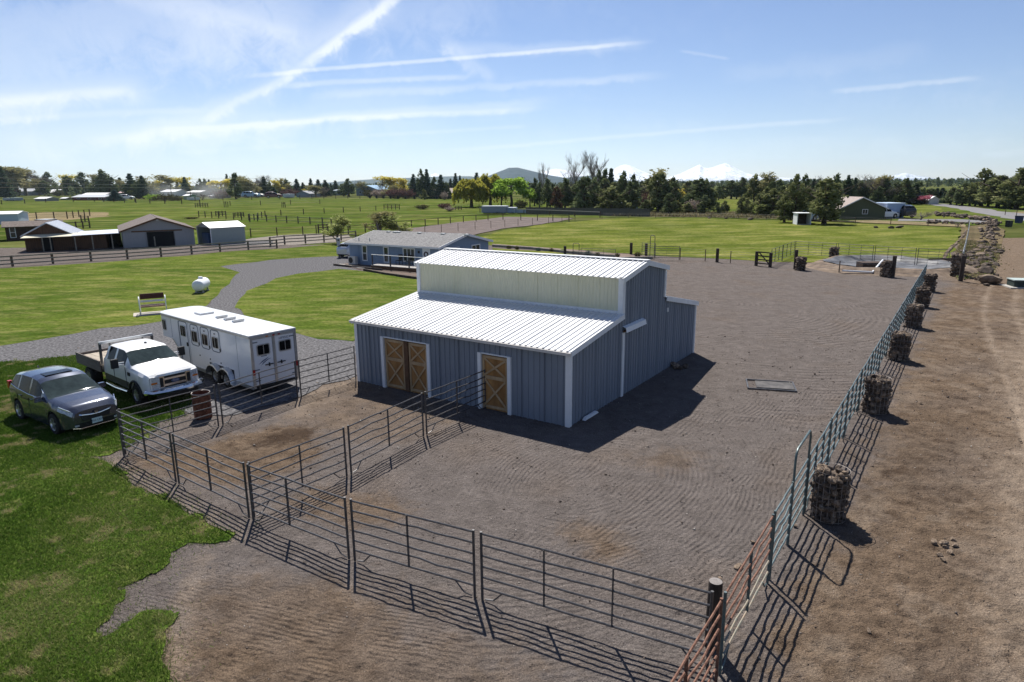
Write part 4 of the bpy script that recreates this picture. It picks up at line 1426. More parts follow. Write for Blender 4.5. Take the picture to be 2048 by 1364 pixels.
mb = MB()
slab(mb, plan(), ZN, ZT - .10)
mb.prism([(0, ZB), (tl + .05, ZB), (tl - .0, ZN - .4), (tl + .55, ZN - .001), (0, ZN - .001)], (0, -tw, 0), X_, Z_, Y_, tw)
mb.build('body', M_trailerpaint, trl, smooth=30)
rf = MB()
P0_, P1_, P2_ = plan(0, .02), plan(0, -.06), plan(0, -.30)
n = len(P0_)
rf.add([(x, y, ZT - .10) for x, y in P0_] + [(x, y, ZT - .03) for x, y in P0_] + [(x, y, ZT) for x, y in P1_] + [(x, y, ZT + .03) for x, y in P2_],
       [(i + n * q, (i + 1) % n + n * q, (i + 1) % n + n * (q + 1), i + n * (q + 1)) for q in range(3) for i in range(n)] + [tuple(range(3 * n, 4 * n))])
rf.build('roof', M_truckpaint, trl, smooth=50)
rt = MB()
rt.add([(x, y, ZT - .15) for x, y in plan(0, .012)] + [(x, y, ZT - .075) for x, y in plan(0, .030)], [(i, (i + 1) % n, (i + 1) % n + n, i + n) for i in range(n)])
rt.build('roof_rail', M_alu, trl, smooth=50)
MB().box((tl / 2, .006, ZB - .02), (tl, .05, .14)).box((tl / 2, -tw - .006, ZB - .02), (tl, .05, .14)).build('skirt_rail', M_alu, trl)


def t_window(parent, x, z, w, h, y=.0, bars=True, side=1):
    f = MB().prism(rounded(w + .07, h + .07, .07), (x, y, z), X_, Z_, Y_, .022).build('window', M_alu, parent)
    MB().prism(rounded(w, h, .05), (x, y + .0225, z), X_, Z_, Y_, .006).build('pane', M_glass, f)
    MB().box((x, y + .036, z), (.022, .012, h)).build('mullion', M_alu, f)
    return f


def t_ring(parent, x, z, w, h, r, nm, m):
    o_, i_ = rounded(w, h, r), rounded(w - .07, h - .07, r * .8)
    k = len(o_)
    mb_ = MB().add([(x + a, .012, z + c) for a, c in o_] + [(x + a, .012, z + c) for a, c in i_] + [(x + a, .0, z + c) for a, c in o_] + [(x + a, .0, z + c) for a, c in i_],
                   [(i, (i + 1) % k, (i + 1) % k + k, i + k) for i in range(k)] + [(i, i + 2 * k, (i + 1) % k + 2 * k, (i + 1) % k) for i in range(k)] + [(i + k, (i + 1) % k + k, (i + 1) % k + 3 * k, i + 3 * k) for i in range(k)])
    return mb_.build(nm, m, parent)


M_seal = mat('grey_door_seal', (.13, .15, .18), .6, var=.1)
# the tack-room door and the three stall doors (x measured from the rear)
dr = t_ring(trl, 5.55, 1.36, .80, 1.86, .14, 'tack_door', M_seal)
t_window(dr, 5.55, 1.86, .42, .42)
MB().box((5.24, .025, 1.32), (.09, .03, .16)).build('door_latch', M_blackplastic, dr)
for x in (4.50, 3.58, 2.70):
    d_ = t_ring(trl, x, 1.82, .74, .92, .16, 'stall_door', M_seal)
    t_window(d_, x, 1.76, .44, .42)
    MB().box((x, .02, 2.12), (.09, .02, .04)).build('door_vent', M_blackplastic, d_)
    MB().box((x - .36, .02, 1.50), (.05, .03, .12)).build('door_hinge', M_blackplastic, d_)
t_window(trl, 7.38, 1.90, .30, .42)
for x in (6.70, 5.05, 6.0, 1.0):
    MB().box((x, .003, 1.35 if x < 6.2 else 1.85), (.008, .006, 1.85 if x < 6.2 else .85)).build('skin_seam', M_seal, trl)
for x, z in ((4.2, 1.0), (3.3, .98), (2.4, .96)):
    MB().box((x, .012, z), (.04, .024, .05)).build('tie_ring', M_blackplastic, trl)
# tandem axles
for x in (1.95, 2.85):
    for y, sd in ((-.13, 1), (-tw + .13, -1)):
        wheel(trl, x, y + sd * .10, .365, .22, sd, nsp=8, rim_m=M_rim, rim_r=.56)
for y in (.10, -tw - .10):
    arc = []
    for k in range(0, 22):
        t_ = k / 21
        if t_ < .5:
            a = PI - PI * (t_ * 2) * .62
            arc.append((2.85 - (-.44) * math.cos(a) * 1.0 if False else 2.88 + .47 * -math.cos(a), .40 + .47 * math.sin(a)))
    fender = [(3.42, .40), (3.36, .62), (3.2, .80), (2.98, .87), (2.75, .86), (2.55, .76), (2.40, .66), (2.25, .76), (2.05, .86), (1.82, .87), (1.60, .80), (1.44, .62), (1.38, .36), (1.05, .30)]
    fv, ff = [], []
    for x, z in fender:
        s_ = 1 if y > 0 else -1
        fv += [(x, y - s_ * .10, z + .015), (x, y + s_ * .10, z), (x, y + s_ * .115, z - .05)]
    for k in range(len(fender) - 1):
        for q in range(2):
            ff.append((k * 3 + q, k * 3 + 3 + q, k * 3 + 4 + q, k * 3 + 1 + q))
    MB().add(fv, ff).build('fender', M_alu, trl, smooth=60)
MB().box((2.4, -.02, .62), (2.0, .06, .44)).build('wheel_well', M_blackplastic, trl)
MB().box((2.4, -tw / 2, .36), (4.6, tw - .2, .10)).build('underframe', M_blackplastic, trl)
# gooseneck front wall, coupler and jack
MB().add([(tl + .01, .012, ZB), (tl + .01, .012, ZN - .42), (tl + .58, .012, ZN), (tl + .50, .012, ZN), (tl - .05, .012, ZN - .40), (tl - .05, .012, ZB)], [(0, 1, 2, 3, 4, 5)]).build('gooseneck_edge', M_alu, trl)
MB().tube([(LT - .45, -tw / 2, ZN), (LT - .45, -tw / 2, .75)], .06, 10).build('coupler', M_blackplastic, trl)
MB().tube([(tl + .45, -.35, ZN), (tl + .45, -.35, .06)], .05, 8).box((tl + .45, -.35, .03), (.22, .22, .06)).build('landing_jack', M_blackplastic, trl)
# roof fittings
MB().box((5.55, -.98, ZT + .07), (.60, .60, .07)).build('roof_hatch', M_truckpaint, trl)
for x in (4.05, 3.35, 2.65):
    MB().box((x, -1.0, ZT + .075), (.16, .46, .06), taper=.9).box((x - .09, -1.0, ZT + .09), (.03, .46, .09)).build('roof_vent', M_alu, trl)
# the rear end
yr = lambda f: -tw * f


def rbox(f0, f1, z0, z1, t_, nm, m, parent=trl, off=0.0):
    return MB().box((-t_ / 2 - off, yr((f0 + f1) / 2), (z0 + z1) / 2), (t_, tw * (f1 - f0), z1 - z0)).build(nm, m, parent)


def r_window(parent, f, z, w, h):
    fr = MB().prism(rounded(w + .08, h + .08, .07), (-.0305, yr(f), z), Y_, Z_, -X_, .02).build('window', M_alu, parent)
    MB().prism(rounded(w, h, .05), (-.051, yr(f), z), Y_, Z_, -X_, .006).build('pane', M_glass, fr)
    MB().box((-.062, yr(f), z), (.012, .022, h)).build('mullion', M_alu, fr)


rbox(0, .055, ZB - .06, ZT - .10, .045, 'corner_post', M_alu)
rbox(.945, 1, ZB - .06, ZT - .10, .045, 'corner_post', M_alu)
rbox(0.056, .944, ZT - .20, ZT - .10, .05, 'rear_header', M_alu)
rbox(0.056, .944, ZB - .10, ZB + .02, .07, 'rear_bumper', M_blackplastic)
rbox(.47, .525, ZB + .03, ZT - .21, .048, 'centre_post', M_alu)
for f0, f1, fw, zz in ((.06, .465, .265, 1.80), (.53, .94, .735, 1.80)):
    dd = rbox(f0, f1, ZB + .03, ZT - .21, .03, 'rear_door', M_trailerpaint)
    r_window(dd, fw, zz, .46, .36)
    hx = f0 + .04 if f0 < .3 else f1 - .04
    for z in (2.12, 1.05, .62):
        MB().box((-.036, yr(hx), z), (.012, .22, .04)).build('hinge_strap', M_seal, dd)
    MB().box((-.045, yr(f1 - .10 if f0 < .3 else f0 + .10), 1.18), (.03, .34, .035)).box((-.05, yr(f1 - .10 if f0 < .3 else f0 + .10), 1.18), (.03, .05, .14)).build('door_bolt', M_blackplastic, dd)
for f in (.025, .972):
    MB().box((-.06, yr(f), .98), (.04, .09, .20)).build('tail_light', M_red_lamp, trl)
for f, m_ in ((.36, M_amber), (.50, M_red_lamp), (.62, M_red_lamp)):
    MB().box((-.058, yr(f), ZT - .15), (.02, .09, .04)).build('marker_light', m_, trl)
text(trl, 'plate_number', 'HP95021', .13, (-.034, yr(.74), 2.11), (PI / 2, 0, -PI / 2), M_plate_ink)
# a running-horse stripe decal on the near rear door
dec = MB()
dec.add([(-.033, yr(.14), 1.24), (-.033, yr(.22), 1.36), (-.033, yr(.33), 1.45), (-.033, yr(.375), 1.485), (-.033, yr(.30), 1.385), (-.033, yr(.215), 1.31)], [(0, 1, 2, 3, 4, 5)])
dec.add([(-.034, yr(.185), 1.18), (-.034, yr(.245), 1.30), (-.034, yr(.34), 1.395), (-.034, yr(.42), 1.42), (-.034, yr(.34), 1.365), (-.034, yr(.255), 1.27)], [(0, 1, 2, 3, 4, 5)])
dec.build('horse_decal', M_plate_ink, trl, fix=False)
MB().box((-.032, yr(.27), 1.545), (.004, .24, .03)).build('maker_badge', M_seal, trl)

# ---- burn barrel by the pen
M_rust = mat('rust', (.115, .042, .026), .9, var=.5, scale=7, col2=(.21, .085, .05), bump=.4)
bar = thing('burn_barrel', 'rusty open steel barrel standing outside the pen fence', 'barrel', ground(407, 834))
MB().lathe([(.26, .02), (.29, 0), (.295, .30), (.305, .31), (.295, .32), (.295, .60), (.305, .61), (.295, .62), (.292, .88), (.302, .89), (.300, .90), (.285, .895), (.28, .5), (.27, .05), (.001, .05)], 26).build('drum', M_rust, bar, smooth=35)
MB().lathe([(.305, .885), (.31, .90), (.302, .912), (.288, .905), (.287, .88)], 26).build('rim', mat('worn_rim', (.42, .38, .35), .5, metal=.4, var=.4), bar, smooth=True)

# ---- propane tank
M_tank = mat('white_tank_paint', (.80, .81, .82), .4, var=.04, spec=.4)
pt = thing('propane_tank', 'white propane tank on short legs beside the driveway', 'propane tank', ground(404, 583), rad(99))
pf = [(.001, -1.28)] + [(.50 * math.sin(PI / 2 * k / 6), -1.0 - .28 * math.cos(PI / 2 * k / 6)) for k in range(1, 7)]
pf += [(r_, -z) for r_, z in reversed(pf)]
pt.scale = (.86, .86, .86)
MB().lathe(pf, 26, c=(0, 0, .66), axis='X').build('tank', M_tank, pt, smooth=50)
MB().lathe([(.19, 1.1), (.20, 1.26), (.16, 1.34), (.001, 1.36)], 16).build('dome_lid', M_tank, pt, smooth=50)
for x in (-.7, .7):
    for y in (-.3, .3):
        MB().box((x, y, .12), (.09, .14, .26)).build('leg', M_galv, pt)
    MB().box((x, 0, .0), (.3, .9, .06)).build('pad', mat('pad_concrete', (.35, .32, .29), .9, var=.2), pt)

# ---- glider bench with wheel-like white arms
M_darkred = mat('dark_red_boards', (.075, .022, .020), .6, var=.2, scale=4)
be = thing('garden_bench', 'dark red garden bench with round white metal arms on the lawn', 'bench', ground(308, 627), rad(28))
MB().box((0, .30, 1.10), (1.35, .05, .34)).build('backrest_board', M_darkred, be)
MB().box((0, .22, .80), (1.35, .05, .12)).build('backrest_board', M_tank, be)
for y in (-.22, -.02, .16):
    MB().box((0, y, .56), (1.35, .17, .045)).build('seat_board', M_darkred, be)
MB().box((0, -.32, .53), (1.38, .04, .10)).build('seat_edge', mat('pale_red_board', (.42, .25, .2), .7, var=.2), be)
for s_ in (-1, 1):
    ring = [(s_ * .74, .06 + .46 * math.cos(2 * PI * k / 20), .66 + .46 * math.sin(2 * PI * k / 20)) for k in range(21)]
    MB().tube(ring, .035, 6).build('round_arm', M_tank, be, smooth=True)
    MB().tube([(s_ * .74, -.36, .45), (s_ * .74, -.40, 0)], .03, 6).build('leg', M_galv, be)
    MB().tube([(s_ * .74, .42, .45), (s_ * .74, .48, 0)], .03, 6).build('leg', M_galv, be)
MB().tube([(-.74, -.3, .12), (.74, -.3, .12)], .02, 6).build('foot_bar', M_tank, be)
MB().box((0, 0, .022), (2.3, 1.3, .03)).build('pad', mat('pale_paver', (.40, .36, .31), .9, var=.2), be)
# ------------------------------------------------------------------ the blue ranch house
M_house = mat('blue_house_siding', (.20, .265, .36), .75, var=.06, scale=1.5, spec=.2, stretch=(3, 3, .3))
M_shingle = mat('grey_shingles', (.15, .148, .15), .95, var=.35, scale=5, col2=(.27, .265, .26), bump=.5, bscale=18)
M_shingle_brown = mat('brown_shingles', (.12, .095, .082), .95, var=.3, scale=4, col2=(.19, .155, .138), bump=.4)
M_white = mat('white_house_trim', (.72, .73, .74), .6, var=.04)
M_window = mat('window_glass', (.030, .036, .04), .08, var=.4, scale=2, spec=.8)
M_deck = mat('grey_deck_board', (.33, .31, .29), .85, var=.2, scale=4)
M_conc = mat('concrete', (.38, .36, .33), .9, var=.15, scale=2)
M_fence = mat('grey_fence_rail', (.24, .22, .18), .9, var=.3, scale=3)
M_fence_post = mat('brown_fence_post', (.10, .072, .052), .9, var=.35, scale=5)


def frame_of(p, q):
    p, q = Vector((p[0], p[1], 0)), Vector((q[0], q[1], 0))
    return p, math.atan2(q.y - p.y, q.x - p.x), (q - p).length


def gable_house(name, label, cat_, p, q, depth, he, hr, wall, roof, ridge='x', over=.35, roof_t=.12, group=None, trim=None, z0=-.15, asym=None, seams=0, sides=True):
    """house with its front wall from P to Q (seen from the front, left to right), DEPTH behind it.  ridge along x (front) or along y"""
    p, rz, L = frame_of(p, q)
    t = thing(name, label, cat_, p, rz, group)
    if ridge == 'x':
        m = depth * (asym or .5)
        prof = [(0, z0), (depth, z0), (depth, he), (m, hr), (0, he)]
        MB().prism(prof, (0, 0, 0), Y_, Z_, X_, L).build('wall', wall, t)
        for (y0, za, y1, zb_) in ((0, he, m, hr), (depth, he, m, hr)):
            d = Vector((0, y1 - y0, zb_ - za)).normalized()
            a = Vector((0, y0, za)) - d * over
            e = Vector((0, y1, zb_))
            r = MB()
            nrm = Vector((0, -d.z, d.y)) if d.y > 0 else Vector((0, d.z, -d.y))
            vs = [a + X_ * -over, a + X_ * (L + over), e + X_ * (L + over), e - X_ * over]
            r.add([v + nrm * roof_t for v in vs] + [v + nrm * .012 for v in vs], [(0, 1, 2, 3), (7, 6, 5, 4), (0, 4, 5, 1), (1, 5, 6, 2), (2, 6, 7, 3), (3, 7, 4, 0)])
            r.build('roof', roof, t)
            if trim:
                for x in (-over - .02, L + over + .02):
                    MB().beam(a + X_ * x + nrm * .02, e + X_ * x + nrm * .02, .04, .22, up=nrm).build('rake_board', trim, t)
                MB().beam(a + X_ * -over + nrm * .03, a + X_ * (L + over) + nrm * .03, .05, .16).build('eave_board', trim, t)
    else:
        m = L * (asym or .5)
        prof = [(0, z0), (L, z0), (L, he), (m, hr), (0, he)]
        MB().prism(prof, (0, 0, 0), X_, Z_, Y_, depth).build('wall', wall, t)
        for (x0, za, x1, zb_) in ((0, he, m, hr), (L, he, m, hr)):
            d = Vector((x1 - x0, 0, zb_ - za)).normalized()
            a = Vector((x0, 0, za)) - d * over
            e = Vector((x1, 0, zb_))
            nrm = Vector((-d.z, 0, d.x)) if d.x > 0 else Vector((d.z, 0, -d.x))
            vs = [a - Y_ * over, a + Y_ * (depth + over), e + Y_ * (depth + over), e - Y_ * over]
            r = MB()
            r.add([v + nrm * roof_t for v in vs] + [v + nrm * .012 for v in vs], [(0, 1, 2, 3), (7, 6, 5, 4), (0, 4, 5, 1), (1, 5, 6, 2), (2, 6, 7, 3), (3, 7, 4, 0)])
            r.build('roof', roof, t)
            if seams:
                for k in range(seams):
                    y = -over + (depth + 2 * over) * (k + .5) / seams
                    MB().beam(a + Y_ * y + nrm * (roof_t + .03), e + Y_ * y + nrm * (roof_t + .03), .05, .06, up=nrm).build('roof_seam', roof, t)
            if trim:
                MB().beam(a - Y_ * (over + .02) + nrm * .02, e - Y_ * (over + .02) + nrm * .02, .04, .2, up=nrm).build('rake_board', trim, t)
                MB().beam(a - Y_ * over + nrm * .03, a + Y_ * (depth + over) + nrm * .03, .05, .14).build('eave_board', trim, t)
    return t, L


def window(parent, x, z, w, h, face='front', off=0.0, panes=1, frame=None, rows=1, L=0, fw=.09):
    """face: front (y=0 plane) or end (x=L plane)"""
    frame = frame or M_white
    O = Vector((x, -.03 - off, z)) if face == 'front' else Vector((L + .03 + off, x, z))
    U = X_ if face == 'front' else Y_
    N = -Y_ if face == 'front' else X_
    o = MB()
    a = [(-w / 2 - fw, -h / 2 - fw), (w / 2 + fw, -h / 2 - fw), (w / 2 + fw, h / 2 + fw), (-w / 2 - fw, h / 2 + fw)]
    for (u0, v0, u1, v1) in ((-w / 2 - fw, -h / 2 - fw, w / 2 + fw, -h / 2), (-w / 2 - fw, h / 2, w / 2 + fw, h / 2 + fw), (-w / 2 - fw, -h / 2, -w / 2, h / 2), (w / 2, -h / 2, w / 2 + fw, h / 2)):
        o.prism([(u0, v0), (u1, v0), (u1, v1), (u0, v1)], O - N * .02, U, Z_, N, .06)
    for k in range(1, panes):
        u = -w / 2 + w * k / panes
        o.prism([(u - .03, -h / 2), (u + .03, -h / 2), (u + .03, h / 2), (u - .03, h / 2)], O - N * .01, U, Z_, N, .045)
    for k in range(1, rows):
        v = -h / 2 + h * k / rows
        o.prism([(-w / 2, v - .03), (w / 2, v - .03), (w / 2, v + .03), (-w / 2, v + .03)], O - N * .01, U, Z_, N, .04)
    f = o.build('window', frame, parent)
    MB().prism([(-w / 2, -h / 2), (w / 2, -h / 2), (w / 2, h / 2), (-w / 2, h / 2)], O - N * .02, U, Z_, N, .012).build('pane', M_window, f)
    return f


HP = ground(701, 527)
HQ = ground(876, 495, 2.12)
hz = .92
dh = (HQ - HP)
dvec = Vector((-dh.y, dh.x, 0)).normalized()
house, HL = gable_house('house', 'blue ranch house with grey shingle roof and white door behind the barn', 'house', HP, HQ, 8.3, 2.12, 3.02, M_house, M_shingle, trim=M_white)
window(house, 2.15, 1.17, .52, 1.38, rows=2)
window(house, 5.05, 1.15, .52, 1.38, rows=2)
window(house, 8.0, 1.25, 1.35, 1.15, panes=3)
dd = MB().box((10.15, -.03, 1.0), (.92, .05, 2.0)).build('door', M_white, house)
MB().tube([(10.15 + .22 * math.cos(2 * PI * k / 14), -.08, 1.42 + .22 * math.sin(2 * PI * k / 14)) for k in range(15)], .06, 6).build('wreath', mat('dark_wreath', (.05, .02, .025), .9, var=.5), dd)
MB().box((9.82, -.07, .92), (.06, .05, .08)).build('handle', M_blackplastic, dd)
MB().box((9.25, -.07, 1.6), (.14, .12, .22)).build('porch_lamp', M_blackplastic, house)
for x in (1.3, 4.1, 6.6, 9.6, 12.1):
    MB().box((x, -.012, 1.0), (.05, .024, 2.05)).build('batten', M_house, house)
window(house, 6.0, 1.35, 1.3, 1.0, face='end', panes=2, L=HL)
window(house, 2.5, 1.35, 1.3, 1.0, face='end', panes=2, L=HL)
for x, y in ((.9, .5), (2.3, .6)):
    MB().tube([(x, y, 2.15), (x, y, 2.65)], .05, 8).build('vent_pipe', M_galv, house)
for x in (2.1, 3.0, 3.5, 6.3, 9.3, 12.2):
    MB().box((x, 3.7, 2.98 + .08), (.38, .38, .14)).build('roof_vent', M_galv, house)
hl = lambda x, y, z=0: house.matrix_basis @ Vector((x, y, z))
HM = Matrix.Translation(HP) @ Matrix.Rotation(math.atan2(dh.y, dh.x), 4, 'Z')
hl = lambda x, y, z=0: HM @ Vector((x, y, z))
HRZ = math.atan2(dh.y, dh.x)
ac = thing('heat_pump', 'beige outdoor heat pump unit against the blue house wall', 'heat pump', hl(.95, -.55), HRZ)
MB().box((0, 0, .45), (.95, .38, .8)).build('case', mat('beige_case', (.52, .50, .46), .6, var=.06), ac)
MB().lathe([(.29, 0), (.30, -.02), (.05, -.03), (.001, -.03)], 18, c=(-.12, -.195, .46), axis='Y').build('fan_grille', M_blackplastic, ac)
dk = thing('deck', 'grey porch deck with dark railing in front of the blue house', 'deck', hl(5.2, -.05), HRZ)
for k in range(9):
    MB().box((4.6, -.13 - k * .25, .36), (9.4, .235, .05)).build('deck_plank', M_deck, dk)
MB().box((4.6, -2.22, .16), (9.4, .06, .34)).build('fascia', M_darkwood, dk)
for x in (0, 2.3, 4.6, 6.9, 9.2):
    MB().box((x, -2.1, .85), (.10, .10, 1.0)).build('railing_post', M_panel_dark, dk)
MB().box((4.6, -2.1, 1.36), (9.4, .12, .045)).build('handrail', M_galv, dk)
for z in (.62, .84, 1.06):
    MB().box((4.6, -2.1, z), (9.3, .012, .012)).build('cable', M_panel_dark, dk)
for k, x in enumerate((7.35, 8.6)):
    ch = thing('porch_chair', ['dark porch chair under the wide window of the blue house, farther from the door', 'dark porch chair on the deck nearest the white front door'][k], 'chair', hl(x, -.75, .385), HRZ + .2 * k, 'porch chairs')
    MB().box((0, 0, .38), (.5, .5, .05)).build('seat', M_blackplastic, ch)
    MB().box((0, .24, .68), (.5, .04, .56)).build('backrest', M_blackplastic, ch)
    for sx in (-.22, .22):
        for sy in (-.22, .22):
            MB().box((sx, sy, .18), (.04, .04, .36)).build('leg', M_blackplastic, ch)
# bed edge and stepping stones in front of the house
ed = thing('timber_edging', 'long timber edging of the bed in front of the blue house', 'garden edging', (0, 0, 0))
for (a, b) in (((668, 531), (764, 541)), ((728, 541), (770, 549)), ((770, 549), (836, 558))):
    MB().beam(ground(*a) + Vector((0, 0, .08)), ground(*b) + Vector((0, 0, .08)), .16, .2).build('timber', M_rustywood, ed)
sheet('path', [(668, 530), (702, 526), (840, 546), (838, 557), (770, 548), (728, 540)], .022, mat('bed_soil', (.12, .085, .065), .95, var=.3, scale=2, bump=.6), seed=31, jit=.1)
for k in range(5):
    o = MB().box((0, 0, .03), (1.0, .5, .06)).build('stepping_stone', M_conc)
    o.location = ground(684 + k * 10, 530.5 + k * 1.6)
    o.location.z = .024
    o.rotation_euler.z = HRZ
    tag(o, f'pale stepping stone in the house bed, {names_e[k]} from the driveway end', 'paving stone', 'stepping stones')
mp = thing('meter_post', 'dark post with a pale electric meter box by the house driveway', 'meter post', ground(679, 515), .3)
MB().box((0, 0, .62), (.22, .22, 1.4)).build('post', M_panel_dark, mp)
MB().box((0, -.02, 1.75), (.38, .22, .85)).build('meter_box', M_galv, mp)
MB().lathe([(.12, 0), (.12, -.1), (.001, -.12)], 12, c=(0, -.13, 1.95), axis='Y').build('meter_dial', M_window, mp)

# ------------------------------------------------------------------ the neighbour's yard
M_cabin = mat('brown_cabin_board', (.105, .058, .036), .85, var=.3, scale=3, stretch=(2.5, 2.5, .3))
M_cabin_dark = mat('dark_cabin_board', (.062, .040, .030), .9, var=.3, scale=3)
M_steel_roof = mat('pale_steel_roof', (.52, .55, .60), .4, metal=.3, var=.06)
M_barn_grey = mat('grey_barn_steel', (.285, .29, .295), .6, var=.05, stretch=(2, 2, .2))
M_carport = mat('sage_steel', (.30, .34, .33), .6, var=.05)
M_awning = mat('cream_awning', (.62, .57, .42), .6, var=.08)
P0b, P1b = ground(247.5, 496), ground(391, 489)
bg, BLn = gable_house('neighbour_barn', 'big grey steel barn with brown roof and dark sliding doorway', 'barn', P0b, P1b, 15.5, 2.18, 3.72, M_barn_grey, M_shingle_brown, ridge='y', over=.3, trim=M_darkwood)
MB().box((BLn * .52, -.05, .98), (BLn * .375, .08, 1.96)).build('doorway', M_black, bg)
MB().box((BLn * .16, -.06, 1.0), (BLn * .30, .1, 1.98)).build('sliding_door', M_barn_grey, bg)
MB().box((BLn * .83, -.06, 1.0), (BLn * .22, .1, 1.98)).build('sliding_door', M_barn_grey, bg)
MB().box((BLn * .48, -.13, 2.09), (BLn * .70, .08, .16)).build('door_track', M_darkwood, bg)
MB().box((BLn * .43, -.14, .7), (.16, .06, 1.3)).build('prop_board', M_fence, bg)
MB().box((BLn * .5, -.34, 3.5), (.3, .12, .16)).build('gable_lamp', M_galv, bg)
# lean-to of the barn
A_, rzb, _ = frame_of(P0b, P1b)
lt = thing('lean_to', 'white-roofed open lean-to between the brown cabin and the grey barn', 'lean-to', P0b, rzb)
MB().add([(-5.6, -.6, 1.92), (-.2, -.3, 2.02), (-.2, 6.5, 2.16), (-5.6, 6.2, 2.06), (-5.6, -.6, 1.86), (-.2, -.3, 1.96), (-.2, 6.5, 2.10), (-5.6, 6.2, 2.0)], [(0, 1, 2, 3), (7, 6, 5, 4), (0, 4, 5, 1), (1, 5, 6, 2), (2, 6, 7, 3), (3, 7, 4, 0)]).build('roof', M_steel_roof, lt)
for x in (-5.3, -3.4, -1.2):
    MB().box((x, -.3, .93), (.14, .14, 1.9)).build('post', M_fence, lt)
MB().box((-2.8, 6.0, .95), (5.4, .1, 1.95)).build('back_wall', M_cabin_dark, lt)
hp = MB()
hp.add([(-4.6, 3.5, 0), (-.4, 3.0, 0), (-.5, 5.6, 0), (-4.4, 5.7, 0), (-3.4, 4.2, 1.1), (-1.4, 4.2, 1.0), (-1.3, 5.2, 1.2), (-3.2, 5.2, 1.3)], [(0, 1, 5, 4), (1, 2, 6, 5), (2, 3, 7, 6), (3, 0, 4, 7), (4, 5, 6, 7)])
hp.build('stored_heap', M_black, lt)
# the brown cabin
C0, C1 = ground(53, 503), ground(150, 499)
cb, CLn = gable_house('cabin', 'small brown board cabin with pale steel roof and awning', 'cabin', C0, C1, 7.2, 2.0, 3.45, M_cabin, M_steel_roof, ridge='y', over=.35, trim=None, seams=7)
MB().box((CLn * .45, -.06, .9), (1.25, .06, 1.8)).build('doorway', M_black, cb)
window(cb, 3.3, 1.25, .5, 1.15, panes=2, face='front', off=0) if False else None
for x in (CLn * .40, CLn * .56):
    MB().box((x, -1.3, .9), (.12, .12, 1.85)).build('porch_post', M_fence, cb)
MB().add([(-.1, -1.6, 1.80), (CLn + 1.2, -1.6, 1.86), (CLn + 1.0, .05, 2.16), (.3, .05, 2.10), (-.1, -1.6, 1.74), (CLn + 1.2, -1.6, 1.80), (CLn + 1.0, .05, 2.10), (.3, .05, 2.04)],
         [(0, 1, 2, 3), (7, 6, 5, 4), (0, 4, 5, 1), (1, 5, 6, 2), (2, 6, 7, 3), (3, 7, 4, 0)]).build('awning', M_awning, cb)
wn = MB().box((-.04, 2.2, 1.25), (.06, .95, 1.15)).build('window', M_white, cb)
MB().box((-.075, 2.2, 1.25), (.02, .75, .95)).build('pane', M_window, wn)
MB().box((CLn + 1.9, 1.6, .95), (3.6, 3.0, 1.95)).build('annex', M_cabin, cb)
MB().box((CLn + 1.9, 1.5, 1.97), (3.9, 3.4, .07)).build('annex_roof', M_steel_roof, cb)
for k in range(22):
    MB().box((.15 + k * (CLn - .3) / 21, -.02, .98), (.04, .03, 1.98)).build('batten', M_cabin_dark, cb)
for k, (x, y, s) in enumerate(((1.3, -.5, .8), (5.2, -.45, .9))):
    o = MB().box((0, 0, .3), (s * 1.4, s * .5, .06)).box((-s * .5, 0, .14), (.08, s * .4, .28)).box((s * .5, 0, .14), (.08, s * .4, .28)).build('porch_bench', M_cabin_dark)
    o.location = cb.location + Matrix.Rotation(cb.rotation_euler.z, 3, 'Z') @ Vector((x, y, 0))
    o.rotation_euler.z = cb.rotation_euler.z
    tag(o, ['dark low bench under the cabin awning, farther from the barn', 'dark low bench under the cabin awning beside the annex'][k], 'bench', 'benches under the awning')
# shed behind the cabin
S0, S1 = ground(14, 481), ground(126, 476)
sd_, SLn = gable_house('shed', 'long brown shed with brown shingle roof behind the cabin', 'shed', S0, S1, 5.0, 2.05, 2.7, M_cabin_dark, M_shingle_brown, over=.4)
window(sd_, .9, 1.2, .6, 1.5, rows=2)
F0, F1 = ground(-38, 449), ground(38, 447)
gable_house('shed', 'pale blue-white steel shed cut off at the frame edge', 'shed', F0, F1, 9, 2.1, 2.6, mat('pale_blue_steel', (.42, .50, .60), .5, var=.05), M_roof_white, over=.2)
# the carport shed
K0, K1 = ground(396, 487), ground(424, 489)
K2 = ground(492, 484)
p_, rz_, L_ = frame_of(K1, K2)
cp = thing('carport_shed', 'sage steel carport shed with white roof and open end', 'shed', K1, rz_)
prof = [(0, -.1), (0, 2.3), (2.1, 2.95), (4.2, 2.3), (4.2, -.1)]
cv, cf = [], []
for x in (0, L_):
    cv += [(x, y, z) for y, z in prof]
MB().add([(0, 0, -.1), (L_, 0, -.1), (L_, 0, 2.3), (0, 0, 2.3)], [(0, 1, 2, 3)]).add([(0, 4.2, -.1), (L_, 4.2, -.1), (L_, 4.2, 2.3), (0, 4.2, 2.3)], [(0, 1, 2, 3)]) \
    .add([(L_, y, z) for y, z in prof], [(0, 1, 2, 3, 4)]).add([(0, 0, 2.3), (0, 2.1, 2.95), (0, 4.2, 2.3)], [(0, 1, 2)]).build('wall', M_carport, cp, fix=False)
for k in range(8):
    MB().box((L_ / 2, -.02, .2 + k * .28), (L_ - .05, .03, .05)).build('siding_rib', M_carport, cp)
